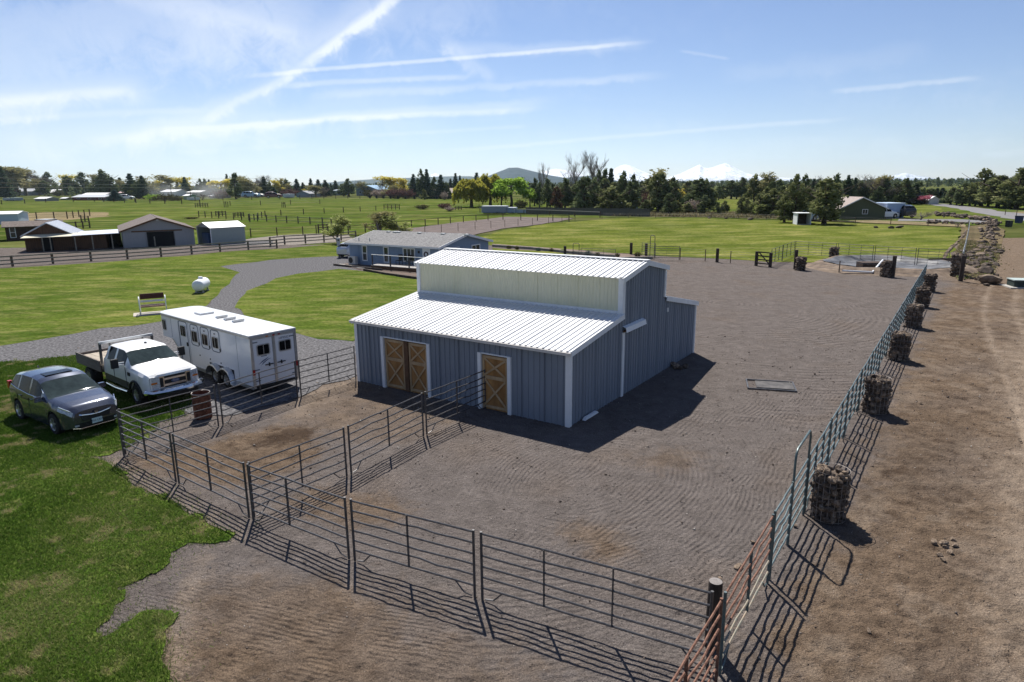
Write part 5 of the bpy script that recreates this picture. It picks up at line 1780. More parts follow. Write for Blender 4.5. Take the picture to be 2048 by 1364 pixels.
for y0, z0, y1, z1 in ((-.15, 2.26, 2.1, 2.98), (4.35, 2.26, 2.1, 2.98)):
    MB().add([(-.15, y0, z0), (L_ + .15, y0, z0), (L_ + .15, y1, z1), (-.15, y1, z1), (-.15, y0, z0 - .06), (L_ + .15, y0, z0 - .06), (L_ + .15, y1, z1 - .06), (-.15, y1, z1 - .06)],
             [(0, 1, 2, 3), (7, 6, 5, 4), (0, 4, 5, 1), (1, 5, 6, 2), (2, 6, 7, 3), (3, 7, 4, 0)]).build('roof', M_roof_white, cp)
for y in (0, 4.2):
    MB().box((0, y, 1.1), (.1, .1, 2.3)).build('door_post', M_trim_white, cp)
MB().box((.6, 2.1, .75), (1.0, 2.0, 1.5)).build('tarp_bale', mat('blue_tarp', (.03, .07, .16), .5, var=.2), cp)

# ------------------------------------------------------------------ houses and sheds of the plain
M_fw = lambda n, c: mat(n, c, .8, var=.08)
FARB = [  # px left, px right, base row, eave row, ridge row, wall, roof, label, depth, windows
    (28, 66, 390.5, 382, 377, (.20, .20, .20), (.36, .37, .38), 'grey-roofed low house under trees at the far left of the plain', 9, 2),
    (87, 113, 391, 384, 378.5, (.33, .27, .19), (.75, .75, .75), 'tan house with a white roof left of the long red shed', 8, 2),
    (70, 93, 402, 396.5, 393.5, (.30, .29, .28), (.70, .70, .70), 'small pale shed in the paddock left of the red shed', 5, 0),
    (121, 132, 399.5, 396, 394, (.2, .17, .14), (.62, .62, .62), 'tiny shed beside the long red shed', 3, 0),
    (145, 214, 400.5, 393.5, 389, (.14, .030, .028), (.44, .46, .49), 'long low dark red shed with grey roof', 7, 3),
    (162, 207, 398, 389.5, 385.5, (.16, .10, .08), (.80, .77, .76), 'white-roofed building behind the long red shed', 7, 1),
    (236, 252, 391, 385, 381, (.36, .33, .30), (.55, .38, .38), 'house with a pinkish roof between dark conifers', 7, 1),
    (322, 352, 392, 383, 379, (.55, .57, .60), (.72, .72, .73), 'white house half hidden in smoke behind the green hedge', 8, 1),
    (374, 400, 393, 384, 381, (.30, .27, .23), (.78, .78, .77), 'tan house with bright white roof near the smoke', 8, 2),
    (367, 377, 399, 391, 388, (.24, .34, .27), (.66, .66, .66), 'small green shed right of the hedge', 4, 0),
    (480, 494, 392, 387, 384, (.34, .36, .38), (.25, .36, .48), 'small house with a blue roof behind parked trailers', 6, 1),
    (593, 619, 394, 387, 381.5, (.21, .25, .30), (.24, .25, .27), 'bluish grey gabled shed right of the reddish thicket', 8, 0),
    (666, 682, 390.5, 381, 379, (.22, .27, .33), (.25, .3, .36), 'plain blue-grey building half behind bare trees', 6, 0),
    (713, 756, 391, 379, 370.5, (.16, .20, .24), (.22, .36, .50), 'large dark house with a blue steel roof', 14, 3),
    (851, 874, 396.5, 386, 377, (.09, .12, .10), (.26, .21, .18), 'dark green house wing with brown roof among junipers', 9, 1),
    (889, 918, 396.5, 385.5, 376.5, (.07, .07, .065), (.26, .21, .18), 'dark brown-roofed house wing beside the golden willow', 9, 2),
    (1192, 1216, 420, 412.5, 409.5, (.33, .12, .08), (.45, .25, .18), 'rusty red low shed glimpsed under the grove', 5, 0),
    (1858, 1877, 408.5, 399, 393, (.66, .67, .68), (.74, .74, .74), 'white arched metal shed behind the pink blossom tree', 9, 0),
    (1422, 1434, 394, 391.5, 389.5, (.5, .5, .5), (.7, .72, .75), 'tiny white roof beyond the small green field', 5, 0),
    (1803, 1813, 402, 398, 395.5, (.45, .46, .47), (.6, .61, .63), 'small grey building deep among the pines', 5, 0),
    (418, 440, 396, 391.5, 389.5, (.25, .24, .24), (.5, .52, .55), 'low grey shed behind the drifting smoke', 6, 0)]
for k, (x0, x1, yb, ye, yr_, wc, rc, lab, dep, nw) in enumerate(FARB):
    a, c = ground(x0, yb), ground(x1, yb)
    he, hr = height_to(a, ye), max(height_to(a, yr_), height_to(a, ye) + .6)
    fh, L = gable_house('house' if 'house' in lab else ('shed' if 'shed' in lab else 'building'), lab, 'house' if 'house' in lab else ('shed' if 'shed' in lab else 'building'), a, c, dep * (1.6 if a.y > 300 else 1), he, hr,
                        M_fw(f'far_wall_{"abcdefghijklmnopqrstuvwxyz"[k]}', wc), M_fw(f'far_roof_{"abcdefghijklmnopqrstuvwxyz"[k]}', rc), over=.5, ridge='y' if k in (11, 13, 17) else 'x')
    for w in range(nw):
        window(fh, L * (w + .6) / (nw + .2), he * .55, L * .09, he * .32)

# the green house on the east side, its blue shed and the open white run-in shed
M_olive = mat('olive_siding', (.095, .105, .062), .85, var=.08, stretch=(2, 2, .3))
E0 = ground(1677, 438)
E1 = E0 + Vector((80 / FPX * E0.length * 1.02, 0, 0))
gh, GL = gable_house('house', 'olive green gabled house with brown roof at the edge of the mown field', 'house', E0, E1, 13, 2.15, 4.35, M_olive, mat('taupe_shingles', (.33, .275, .25), .95, var=.15, bump=.3), ridge='y', over=.5, trim=M_white, asym=.47)
window(gh, GL * .56, 1.45, 1.0, .85, panes=2)
K_ = ground(1774, 436)
p_, rz_, L_ = frame_of(K_, K_ + Vector((28 / FPX * K_.length, 0, 0)))
bs = thing('blue_shed', 'pale blue flat-topped steel container shed beside the olive house', 'shed', K_, rz_)
MB().box((L_ / 2, 3.2, 1.45), (L_ + .3, 6, 3.1)).build('wall', mat('pale_blue_panel', (.30, .40, .56), .5, var=.08, stretch=(2, 2, .2)), bs)
MB().box((L_ / 2, 3.2, 3.02), (L_ + .6, 6.3, .1)).build('roof', mat('blue_roof', (.46, .56, .70), .5, var=.05), bs)
O0, O1 = ground(1594, 449.5), ground(1621, 449.5)
p_, rz_, L_ = frame_of(O0, O1)
rs = thing('run_in_shed', 'open-fronted white run-in shed under a juniper tree', 'shed', O0, rz_)
MB().box((0, 1.5, 1.0), (.12, 3, 2.05)).build('side_wall', M_white, rs)
MB().box((L_, 1.5, 1.0), (.12, 3, 2.05)).build('side_wall', M_white, rs)
MB().box((L_ / 2, 3.0, .95), (L_, .12, 1.95)).build('back_wall', M_cabin_dark, rs)
MB().box((L_ / 2, 1.5, 2.08), (L_ + .4, 3.5, .10)).build('roof', M_white, rs)
MB().box((L_ / 2, 0, .04), (L_, .16, .14)).build('sill', M_conc, rs)
MB().box((L_ * .4, 2.4, .4), (L_ * .5, .8, .75)).build('feed_bin', M_cabin_dark, rs)


# far vehicles: the grey SUV's shape in other paints, lower-detail copies
def far_car(px, py, rz, paint, label, scale=1.0, group='vehicles parked far off'):
    t = thing('parked_car', label, 'car', ground(px, py), rz, group)
    t.scale = (scale,) * 3
    for ch in suv.children:
        nm = ch.name.split('.')[0]
        if nm in ('body', 'windshield', 'side_window', 'rear_window', 'cladding', 'wheel', 'underbody'):
            c = copy_tree(ch, t)
            if nm == 'body':
                c.material_slots[0].link = 'OBJECT'
                c.material_slots[0].material = paint
    return t


M_pw, M_pd, M_pb, M_pr = M_truckpaint, mat('dark_paint', (.03, .03, .035), .3, var=.1, coat=.5), mat('pale_blue_paint', (.34, .46, .58), .3, var=.05, coat=.5), mat('dark_red_paint', (.12, .02, .02), .3, var=.1, coat=.5)
far_car(711, 512, HRZ + PI / 2 + .1, mat('silver_paint', (.5, .52, .55), .25, metal=.5, var=.05), 'silver car peeking out behind the corner of the blue house', group='vehicles parked far off')
for k, (px, py, rz, m_, s, lab) in enumerate([(487, 395, .2, M_pw, 2.3, 'large white vehicle parked near the small blue-roofed house'), (503, 395, 0, M_pb, 2.6, 'pale blue camper beside the white vehicle on the plain'), (516, 394, .1, M_pw, 2.0, 'white car at the end of the row by bare grey trees'),
                                              (547, 396, .3, M_pr, 2.4, 'dark red and white vehicle standing alone at the pasture edge'), (1254, 419.5, .1, M_pb, 1.3, 'pale blue car under the grove by the board fence'), (1738, 424, .5, M_pw, 1.5, 'white vehicle behind the olive house roof'),
                                              (1768, 436, .15, M_pw, 1.25, 'white camper truck in front of the pale blue shed'), (1800, 434.5, 1.6, M_pd, 1.6, 'dark vehicle at the open end of the pale blue shed'), (1835, 407.5, .1, M_pd, 1.7, 'black car left of the pink blossom tree'), (254, 399, .3, M_pw, 2.0, 'white car beside the small blue spruce'),
                                              (1608, 440.5, .2, M_pb, 1.2, 'pale car half hidden behind the open white shed')]):
    far_car(px, py, rz, m_, lab, s)


def box_trailer(x0, x1, yb, yt, dep, col, label, nm='box_trailer', cat_='trailer'):
    a, c = ground(x0, yb), ground(x1, yb)
    p, rz, L = frame_of(a, c)
    h = height_to(a, yt)
    t = thing(nm, label, cat_, p, rz)
    mm = mat('trailer_' + label.split()[0] + label.split()[1], col, .5, var=.08)
    MB().box((L / 2, dep / 2, h * .56), (L, dep, h * .80)).build('body', mm, t)
    MB().box((L / 2, dep / 2, h * .97), (L + .1, dep + .1, h * .06)).build('roof', M_steel_roof, t)
    for x in (.62, .72):
        MB().lathe([(h * .13, -.12), (h * .14, 0), (h * .13, .12)], 12, c=(L * x, .0, h * .14), axis='Y').build('wheel', M_tyre, t)
    MB().box((L / 2, dep / 2, h * .1), (L * .9, dep * .6, h * .1)).build('chassis', M_blackplastic, t)
    return t


box_trailer(963, 1012, 428, 412, 3, (.26, .29, .33), 'grey long box trailer parked beside the bright green tree')
box_trailer(1013, 1030, 427.5, 415, 3, (.32, .40, .50), 'bluish covered trailer at the end of the grey box trailer')
box_trailer(1032, 1052, 427, 419, 2.4, (.36, .44, .54), 'low pale blue covered boat next to the covered trailer', 'covered_boat', 'boat')
box_trailer(374, 389, 401, 394, 4, (.62, .64, .68), 'small white trailer standing in front of the tan house')
box_trailer(566, 579, 396, 387.5, 5, (.50, .52, .55), 'white-topped open trailer in front of the reddish thicket')
box_trailer(69, 94, 443, 437.5, 3, (.05, .05, .06), 'dark flat trailer with a white load behind the cabin')
box_trailer(6, 19, 402, 395, 5, (.30, .34, .4), 'dark horse trailer with pale side near the left frame edge')
box_trailer(20, 31, 402, 394.5, 5, (.26, .30, .36), 'round blue-grey tank trailer near the left frame edge')
# ------------------------------------------------------------------ fences
def post_fence(name, label, pix, spacing, h, rails, post_m, rail_m, post_r=.06, rail='wood', rail_w=.13, group=None, cat_='fence', end_posts=None, jitter=0.0, fracs=None, rot=.0):
    pts = [ground(*p) for p in pix]
    t = thing(name, label, cat_, pts[0], 0, group)
    org = pts[0].copy()
    # march along the line
    seg = [(pts[i + 1] - pts[i]).length for i in range(len(pts) - 1)]
    total = sum(seg)
    n = max(1, round(total / spacing))
    pos = []
    for k in range(n + 1):
        d = total * k / n
        i = 0
        while i < len(seg) - 1 and d > seg[i]:
            d -= seg[i]
            i += 1
        pos.append(pts[i].lerp(pts[i + 1], d / seg[i]) - org)
    r = random.Random(len(label))
    pm = MB().box((0, 0, h / 2), (post_r * 2, post_r * 2, h)).mesh('post', post_m)
    for p in pos:
        o = link('post', pm, t)
        o.location = p
        o.rotation_euler = (r.uniform(-1, 1) * jitter, r.uniform(-1, 1) * jitter, rot)
        o.scale = (1, 1, 1 + r.uniform(-1, 1) * jitter)
    for z in rails:
        for i in range(n):
            mb = MB()
            if rail == 'wood':
                d = (pos[i + 1] - pos[i]).normalized()
                off = Vector((d.y, -d.x, 0)) * (post_r + .022)
                mb.beam(pos[i] + Vector((0, 0, z)) + off, pos[i + 1] + Vector((0, 0, z)) + off, .04, rail_w)
                mb.build('rail', rail_m, t)
            elif rail == 'pipe':
                mb.tube([pos[i] + Vector((0, 0, z)), pos[i + 1] + Vector((0, 0, z))], rail_w, 6).build('rail', rail_m, t)
        if rail == 'wire':
            MB().tube([p + Vector((0, 0, z)) for p in pos], rail_w, 3, cap=False).build('wire', rail_m, t)
    return t


post_fence('rail_fence', 'three-rail wooden fence along the neighbour gravel lot', [(-60, 538), (0, 534.5), (61, 530), (117, 526.5), (168, 523), (268, 517), (353, 510.6), (429, 504), (498, 499), (554, 496)],
           3.4, 1.12, (.28, .66, 1.04), M_fence_post, M_fence, post_r=.085)
post_fence('rail_fence', 'brown three-rail fence between the lawn and the light gravel paddock', [(541, 493), (571, 489), (622, 486), (682, 481), (712, 478)], 3.2, 1.25, (.35, .75, 1.15), M_fence_post, M_fence, post_r=.09)
post_fence('wire_fence', 'wire fence with dark posts crossing the middle of the pasture', [(500, 444), (533, 432), (620, 428), (690, 424.5), (752, 421)], 7, 1.5, (.4, .8, 1.2), M_fence_post, M_wire, post_r=.10, rail='wire', rail_w=.012)
post_fence('rail_fence', 'dark post fence running along the pasture towards the sapling trees', [(498, 441), (560, 445), (657, 450), (700, 458)], 4.5, 1.5, (.5, 1.3), M_fence_post, M_fence, post_r=.10, rail_w=.10)
post_fence('rail_fence', 'low dark fence around the small green paddock', [(502, 474), (545, 472), (612, 469.5), (655, 463)], 4, 1.35, (.45, .85, 1.25), M_fence_post, M_fence_post, post_r=.07, rail='wire', rail_w=.015)
post_fence('rail_fence', 'dark post-and-rail fence behind the cinder riding ring', [(697, 468), (760, 461), (828, 454), (905, 446), (986, 439), (1060, 440.5), (1138, 444)], 4.6, 1.35, (1.28,), M_fence_post, M_fence_post, post_r=.085, rail_w=.09)
post_fence('wire_fence', 'thin post fence between the riding ring and the mown field', [(850, 468), (900, 463), (975, 457), (1050, 450), (1120, 446), (1150, 441)], 4.2, 1.3, (.5, .9, 1.25), M_fence_post, M_wire, post_r=.04, rail='wire', rail_w=.008)
post_fence('rail_fence', 'pale top-rail fence in front of the grove and grey trailers', [(960, 425), (1050, 428.5), (1120, 431), (1200, 435)], 9, 1.35, (1.25,), M_fence_post, mat('pale_rail', (.46, .40, .33), .8, var=.15), post_r=.10, rail_w=.18)
post_fence('wire_fence', 'thin fence along the dry verge behind the mown field', [(1204, 437), (1300, 436), (1420, 437), (1560, 441), (1680, 446), (1800, 450), (1936, 455)], 6, 1.15, (.4, .8, 1.1), M_fence_post, M_wire, post_r=.045, rail='wire', rail_w=.01)
post_fence('wire_fence', 'grey mesh fence along the rock berm up to the pond', [(1922, 532), (1930, 500), (1936, 470), (1937, 455)], 5, 1.35, (.2, .5, .8, 1.05, 1.3), M_galv, M_galv, post_r=.04, rail='wire', rail_w=.014)
post_fence('rail_fence', 'long dark rail fence on the far side of the plain by the red shed', [(-60, 411), (0, 409), (110, 404.5), (180, 403), (270, 406), (330, 407.5), (400, 409)], 16, 2.2, (.8, 1.4, 2.0), M_fence_post, M_fence_post, post_r=.16, rail='wire', rail_w=.03)
post_fence('rail_fence', 'distant rail fence beyond the smoke and the parked trailers', [(270, 404), (380, 402.5), (440, 401), (560, 399)], 14, 2.2, (.7, 1.4, 2.1), M_fence_post, M_fence_post, post_r=.16, rail='wire', rail_w=.05)
post_fence('rail_fence', 'corral fence of dark posts behind the brown shed', [(41, 441), (80, 439), (130, 438), (180, 432)], 4.2, 1.9, (.6, 1.2, 1.8), M_fence_post, M_fence_post, post_r=.10, rail='wire', rail_w=.03)
post_fence('rail_fence', 'short dark fence on the grass between cabin and grey barn', [(132, 460), (150, 459), (180, 456)], 2.4, 1.5, (.5, 1.3), M_fence_post, M_fence_post, post_r=.10, rail_w=.12)
post_fence('rail_fence', 'dark corral fence right of the carport shed in the pasture', [(398, 434), (440, 437), (500, 441)], 4.5, 1.6, (.5, 1.0, 1.5), M_fence_post, M_fence_post, post_r=.09, rail='wire', rail_w=.03)
post_fence('wire_fence', 'far wire fence across the upper pasture by the dark stock pens', [(400, 413), (470, 411), (560, 409.5), (640, 408)], 11, 1.9, (.8, 1.6), M_fence_post, M_wire, post_r=.11, rail='wire', rail_w=.02)
post_fence('rail_fence', 'brown thicket fence below the distant bluish sheds', [(600, 398), (660, 397.5), (720, 397)], 8, 2.2, (.8, 1.4, 2.0), M_fence_post, M_fence_post, post_r=.15, rail='wire', rail_w=.05)
post_fence('rail_fence', 'dark fence with stout posts in front of the brown-roofed house', [(740, 396.5), (820, 398), (920, 398.5)], 8, 1.9, (1.5,), M_black, M_fence_post, post_r=.5, rail_w=.25)
post_fence('wire_fence', 'thin green-grass verge fence right of the gravel road', [(2010, 430), (2048, 433), (2130, 440)], 4, 1.3, (.5, .9, 1.25), M_fence_post, M_wire, post_r=.05, rail='wire', rail_w=.01)
# grey board fence behind the grove
a_, c_ = ground(1052, 428), ground(1300, 433)
bf = thing('board_fence', 'grey weathered board fence in the shade behind the grove', 'fence', a_, 0)
nb = 80
M_fboard = mat('grey_weathered_board', (.105, .098, .09), .9, var=.35, scale=.8)
bmx = MB().box((0, 0, .9), ((c_ - a_).length / nb * .93, .04, 1.8)).mesh('board', M_fboard)
for k in range(nb):
    o = link('board', bmx, bf)
    o.location = (c_ - a_) * ((k + .5) / nb)
    o.rotation_euler.z = math.atan2((c_ - a_).y, (c_ - a_).x)
    o.scale.z = random.uniform(.95, 1.05)
# stock pens and gate posts out in the pasture
for k, (x0, x1, yb, h, n, lab) in enumerate([(391, 416, 415, 2.1, 6, 'dark stock pen in the middle of the far pasture'), (449, 456, 414.5, 2.8, 2, 'dark pair of gate posts right of the stock pen'), (432, 452, 432, 1.7, 4, 'dark stock chute in the pasture above the grey barn'),
                                             (470, 488, 434, 1.5, 4, 'dark pen panels right of the stock chute'), (768, 799, 419, 2.1, 5, 'dark H-shaped gate posts in the mid pasture'), (637, 656, 466, 1.9, 3, 'dark loading gate by the small sapling tree'), (163, 178, 444, 1.9, 3, 'dark timber gate frame behind the cabin roof'),
                                             (911, 923, 420, 1.5, 3, 'small dark gate beside the golden willow'), (564, 571, 415, 2.4, 2, 'dark brace posts in the pasture beneath the reddish thicket')]):
    post_fence('stock_pen', lab, [(x0, yb), (x1, yb)], (ground(x1, yb) - ground(x0, yb)).length / max(2, n - 1), h * .8, (h * .3, h * .5, h * .72) if n > 2 else (h * .6,), M_fence_post, M_fence_post, post_r=.10, rail_w=.12, cat_='pen', jitter=.06)

# arena far side: wire fence, gate and pipe panels round the pond
GFp = 'pipe panels around the pond'
post_fence('wire_fence', 'wire fence with thin posts along the far side of the arena', [(1360, 519), (1434, 524), (1512, 531)], 3.0, 1.2, (.35, .65, .95, 1.15), M_fence_post, M_wire, post_r=.035, rail='wire', rail_w=.008)
post_fence('wire_fence', 'low wire fence before the pond along the arena edge', [(1541, 533), (1603, 539.5), (1680, 546), (1772, 552.5), (1848, 558)], 3.2, 1.05, (.35, .65, .95), M_fence_post, M_wire, post_r=.035, rail='wire', rail_w=.01)
for k, (px, py, lab, hh) in enumerate([(1434, 524, 'thick dark post in the arena far fence left of the wooden gate', 1.35), (1512, 531, 'left post of the small wooden arena gate', 1.35), (1540, 534, 'right post of the small wooden arena gate', 1.35), (1590, 538, 'dark post joined to the squat rock basket', 1.75), (1785, 554, 'dark post against the rock basket before the pond', 1.75),
                                       (1921, 562, 'brown railway-tie post at the end of the lane fence', 2.0), (1130, 508, 'short stout dark post at the garden corner behind the barn', .9), (1262, 509, 'dark tall post at the end of the timber-edged bed', 1.3), (1292, 511, 'grey post beside the tall garden walk gate', 1.3)]):
    o = MB().lathe([(.001, 0), (.16, 0), (.155, hh), (.001, hh)], 10).build('fence_post', M_rustywood)
    o.location = ground(px, py)
    tag(o, lab, 'post', 'stout fence posts')
gt = thing('wooden_gate', 'small dark wooden gate with a diagonal brace in the arena far fence', 'gate', ground(1514.5, 531.2), math.atan2((ground(1538, 533.8) - ground(1514, 531.2)).y, (ground(1538, 533.8) - ground(1514, 531.2)).x))
gw = (ground(1538, 533.8) - ground(1514.5, 531.2)).length
for z in (.25, .6, .95, 1.3):
    MB().box((gw / 2, 0, z), (gw, .05, .11)).build('gate_rail', M_rustywood, gt)
MB().beam((.05, .04, 1.3), (gw - .05, .04, .25), .05, .1).build('gate_brace', M_rustywood, gt)


def pipe_run(pix, labs, h=1.45, nr=6, stays=(.33, .66), m=None):
    for k in range(len(pix) - 1):
        a, b = ground(*pix[k]).xy, ground(*pix[k + 1]).xy
        a2, b2 = gapped(a, b, .05)
        panel(a2, b2, m or M_panel_dark, labs[k], GFp, nrail=nr, stays=stays, h=h, feet=False, seed=200 + k, rr=.022)


pipe_run([(1588, 512), (1672, 518), (1746, 523.5), (1831, 530), (1898, 534)], ['pipe panel behind the pond nearest the left return', 'pipe panel behind the pond by the lawn-side rock basket', 'pipe panel behind the middle of the pond', 'pipe panel behind the pond next to the tall crooked rock basket'], h=1.6)
pipe_run([(1541, 532), (1564, 522), (1588, 512)], ['pipe panel from the wooden gate back towards the mown field', 'pipe panel of the left return, farther from the wooden gate'], h=1.6)
pipe_run([(1306, 520), (1360, 520.5)], ['steel gate panel behind the barn ridge beside the walk gate'], h=1.45, stays=(.5,))
pipe_run([(1160, 519), (1232, 522)], ['low pipe panel behind the barn roof near the small arched gate'], h=1.2, stays=(.33, .66))
pipe_run([(1282, 512), (1312, 514)], ['short dark panel of the walk gate corner at the garden bed'], h=1.45, stays=(.3, .6))
for (px0, px1, py, hh, lab) in ((1146, 1158, 515, 1.55, 'small arched steel gate behind the barn ridge'), (1299.5, 1308.5, 515, 2.35, 'tall narrow arched walk gate at the garden bed')):
    a, b = ground(px0, py), ground(px1, py + .5)
    t = thing('walk_gate', lab, 'gate', a, math.atan2((b - a).y, (b - a).x))
    w_ = (b - a).length
    MB().tube([(0, 0, 0), (0, 0, hh - .1), (.1, 0, hh), (w_ - .1, 0, hh), (w_, 0, hh - .1), (w_, 0, 0)], .035, 6).build('arch_frame', M_panel_dark, t)
    MB().tube([(0, 0, hh * .45), (w_, 0, hh * .45)], .03, 6).build('rail', M_panel_dark, t)
# bar across the lane end
o = MB().beam(ground(1852, 556) + Vector((0, 0, 1.55)), ground(1921, 562) + Vector((0, 0, 1.75)), .1, .12).build('cross_bar', M_rustywood)
tag(o, 'brown wooden bar from the last lane panel to the railway-tie post', 'bar')

# the empty pond with its crumpled liner
M_liner = mat('grey_pond_liner', (.075, .077, .082), .5, var=.35, scale=.9, col2=(.20, .20, .205), spec=.2)
pc = ground(1776, 533)
ex_a = (ground(1899, 545) - ground(1653, 523)) * .5
ax1 = ex_a.normalized()
ax2 = Vector((-ax1.y, ax1.x, 0))
ra, rb = ex_a.length, 5.4
N1, N2 = 120, 40
V = []
BK = .42


def pond_shape(a):
    return 1 + .06 * math.sin(3 * a + 1) + .03 * math.sin(7 * a)


for i in range(N2 + 1):
    q = i / N2
    for k in range(N1):
        a = 2 * PI * k / N1
        x, y = ra * q * pond_shape(a) * math.cos(a), rb * q * pond_shape(a) * math.sin(a)
        st = min(1, max(0, (q - .72) / .28))
        z = .02 + (BK + .03) * (st * st * (3 - 2 * st))
        z += (float(fbm(x * .8, y * 1.2, 3, 4)) - .5) * .14 * (1.2 - st) + .05 * math.sin(a * 34 + 6 * float(vnoise(x, y, 4))) * max(0, q - .35) * (1.1 - st) + .03 * math.sin(x * 2.2 + 5 * float(vnoise(x * .6, y * .6, 9)))
        p = pc + ax1 * x + ax2 * y
        V.append((p.x, p.y, max(.008, z)))
Fq = [(i * N1 + k, i * N1 + (k + 1) % N1, (i + 1) * N1 + (k + 1) % N1, (i + 1) * N1 + k) for i in range(N2) for k in range(N1)]
lo = link('pond_liner', np_mesh('pond_liner', V, Fq, M_liner, True))
tag(lo, 'crumpled grey plastic liner of the empty oval pond', 'pond liner')
V, rings = [], [(.985, .30), (1.0, BK), (1.03, BK + .05), (1.08, BK * .9), (1.16, .16), (1.28, -.04)]
for g, z in rings:
    for k in range(N1):
        a = 2 * PI * k / N1
        p = pc + ax1 * (ra * (1 + (g - 1) * 1.0) * pond_shape(a) * math.cos(a)) + ax2 * (rb * (1 + (g - 1) * 1.5) * pond_shape(a) * math.sin(a))
        V.append((p.x, p.y, z + (float(fbm(p.x * 1.2, p.y * 1.2, 6)) - .5) * .14 * (z > 0)))
Fq = [(i * N1 + k, i * N1 + (k + 1) % N1, (i + 1) * N1 + (k + 1) % N1, (i + 1) * N1 + k) for i in range(len(rings) - 1) for k in range(N1)]
tag(link('pond_bank', np_mesh('pond_bank', V, Fq, mat('bank_earth', (.15, .108, .078), .95, var=.4, scale=1.5, col2=(.24, .18, .13), bump=.8), True)), kind='structure')
o = MB().tube([ground(1684, 547) + Vector((0, 0, .25)), ground(1744, 549) + Vector((0, 0, .2)), ground(1764, 533) + Vector((0, 0, .6))], .08, 8).build('white_pipe', M_trim_white, smooth=True)
tag(o, 'white plastic pipe bent at the pond edge', 'pipe')
o = MB().box((0, 0, .3), (2.0, 1.2, .5)).build('pump_crate', M_cabin_dark)
o.location = ground(1740, 536)
tag(o, 'dark crate sitting on the pond liner', 'crate')
# timber-edged bed behind the barn with small shrubs
ed2 = thing('timber_edging', 'pale timber edging of the shrub bed beside the mown field', 'garden edging', (0, 0, 0))
for a, b in (((985, 493), (1060, 498)), ((1061, 498), (1145, 507)), ((1146, 507), (1230, 515)), ((1240, 519), (1305, 517.5))):
    MB().beam(ground(*a) + Vector((0, 0, .12)), ground(*b) + Vector((0, 0, .12)), .2, .28).build('timber', M_fence, ed2)
sheet('garden_bed', [(985, 488), (1110, 497), (1260, 509), (1306, 514), (1300, 518), (1232, 516), (1145, 507), (1060, 498), (985, 493)], .024, mat('garden_bark', (.16, .115, .09), .95, var=.3, scale=1.5, bump=.6), seed=33, jit=.2)
# utility boxes on the lane
ub = thing('utility_vault', 'dark green utility vault with pale lid at the lane edge', 'utility box', ground(2026, 575), -.25)
MB().box((1.1, .5, .26), (2.2, 1.2, .52)).build('case', mat('dark_green_box', (.03, .045, .04), .6, var=.2), ub)
MB().box((1.1, .5, .55), (2.3, 1.3, .06)).build('lid', mat('pale_lid', (.36, .42, .40), .6, var=.1), ub)
MB().box((1.1, .45, .02), (2.9, 1.9, .08)).build('pad', M_conc, ub)
for px, py, c_, s_, lab in ((2037, 446, (.02, .035, .11), 1.1, 'blue refuse bin at the roadside'), (2017, 454, (.02, .025, .03), .9, 'dark refuse bin standing before the blue one')):
    t = thing('refuse_bin', lab, 'bin', ground(px, py), .3)
    MB().box((0, 0, .55 * s_), (.75 * s_, .75 * s_, 1.1 * s_), taper=1.15).build('body', mat('bin_' + lab.split()[0], c_, .5, var=.1), t)
    MB().box((0, 0, 1.14 * s_), (.95 * s_, .95 * s_, .08)).build('lid', M_blackplastic, t)
# drag mat left on the arena
mt = thing('drag_harrow', 'rectangular steel drag harrow frame lying flat on the arena dirt', 'harrow', ground(1541, 771), math.atan2((ground(1577, 780) - ground(1517, 776)).y, (ground(1577, 780) - ground(1517, 776)).x))
gx, gy = 1.75, 1.25
for (a, b) in (((-gx / 2, -gy / 2), (gx / 2, -gy / 2)), ((gx / 2, -gy / 2), (gx / 2, gy / 2)), ((gx / 2, gy / 2), (-gx / 2, gy / 2)), ((-gx / 2, gy / 2), (-gx / 2, -gy / 2))):
    MB().beam((*a, .015), (*b, .015), .05, .05).build('frame_bar', M_panel_dark, mt)
MB().box((.15, .1, .0), (1.4, .95, .02)).build('rubber_sheet', mat('dusty_rubber', (.06, .06, .065), .8, var=.5, scale=2.5, col2=(.13, .12, .115)), mt)

# power lines over the far left of the plain
pl1, pl2 = far_point(-260, 405, 300), far_point(905, 398, 420)
for k, (px, py, d, hh, lab) in enumerate([(-330, 0, 300, 0, ''), (344, 0, 330, 0, ''), (905, 0, 420, 0, '')][1:]):
    pass
wires = thing('power_line', 'three pale sagging power wires crossing the far left trees', 'power line', (0, 0, 0))
for y0, y1, y2 in ((351, 360.5, 362), (362, 369, 372), (372, 375.5, 379)):
    a, m_, c = far_point(-120, y0 + 2, 260), far_point(230, y1, 270), far_point(560, y2 - 6, 330)
    pts = []
    for k in range(21):
        t_ = k / 20
        pts.append(a.lerp(m_, t_ * 2) if t_ < .5 else m_.lerp(c, t_ * 2 - 1))
    MB().tube(pts, .045, 3, cap=False).build('wire', mat('pale_wire', (.55, .55, .53), .4, metal=.3, var=.05), wires)
for k, (px, py, top, lab) in enumerate([(344, 398, 366, 'wooden utility pole in the smoke behind the hedge'), (382, 399, 371, 'wooden utility pole beside the white trailer')]):
    base = ground(px, py)
    t = thing('utility_pole', lab, 'utility pole', base, 0, 'utility poles')
    hh = height_to(base, top)
    MB().tube([(0, 0, 0), (0, 0, hh)], .25, 6, r2=.16).build('pole', M_fence_post, t)
    MB().box((0, 0, hh * .92), (3.0, .2, .2)).build('cross_arm', M_fence_post, t)
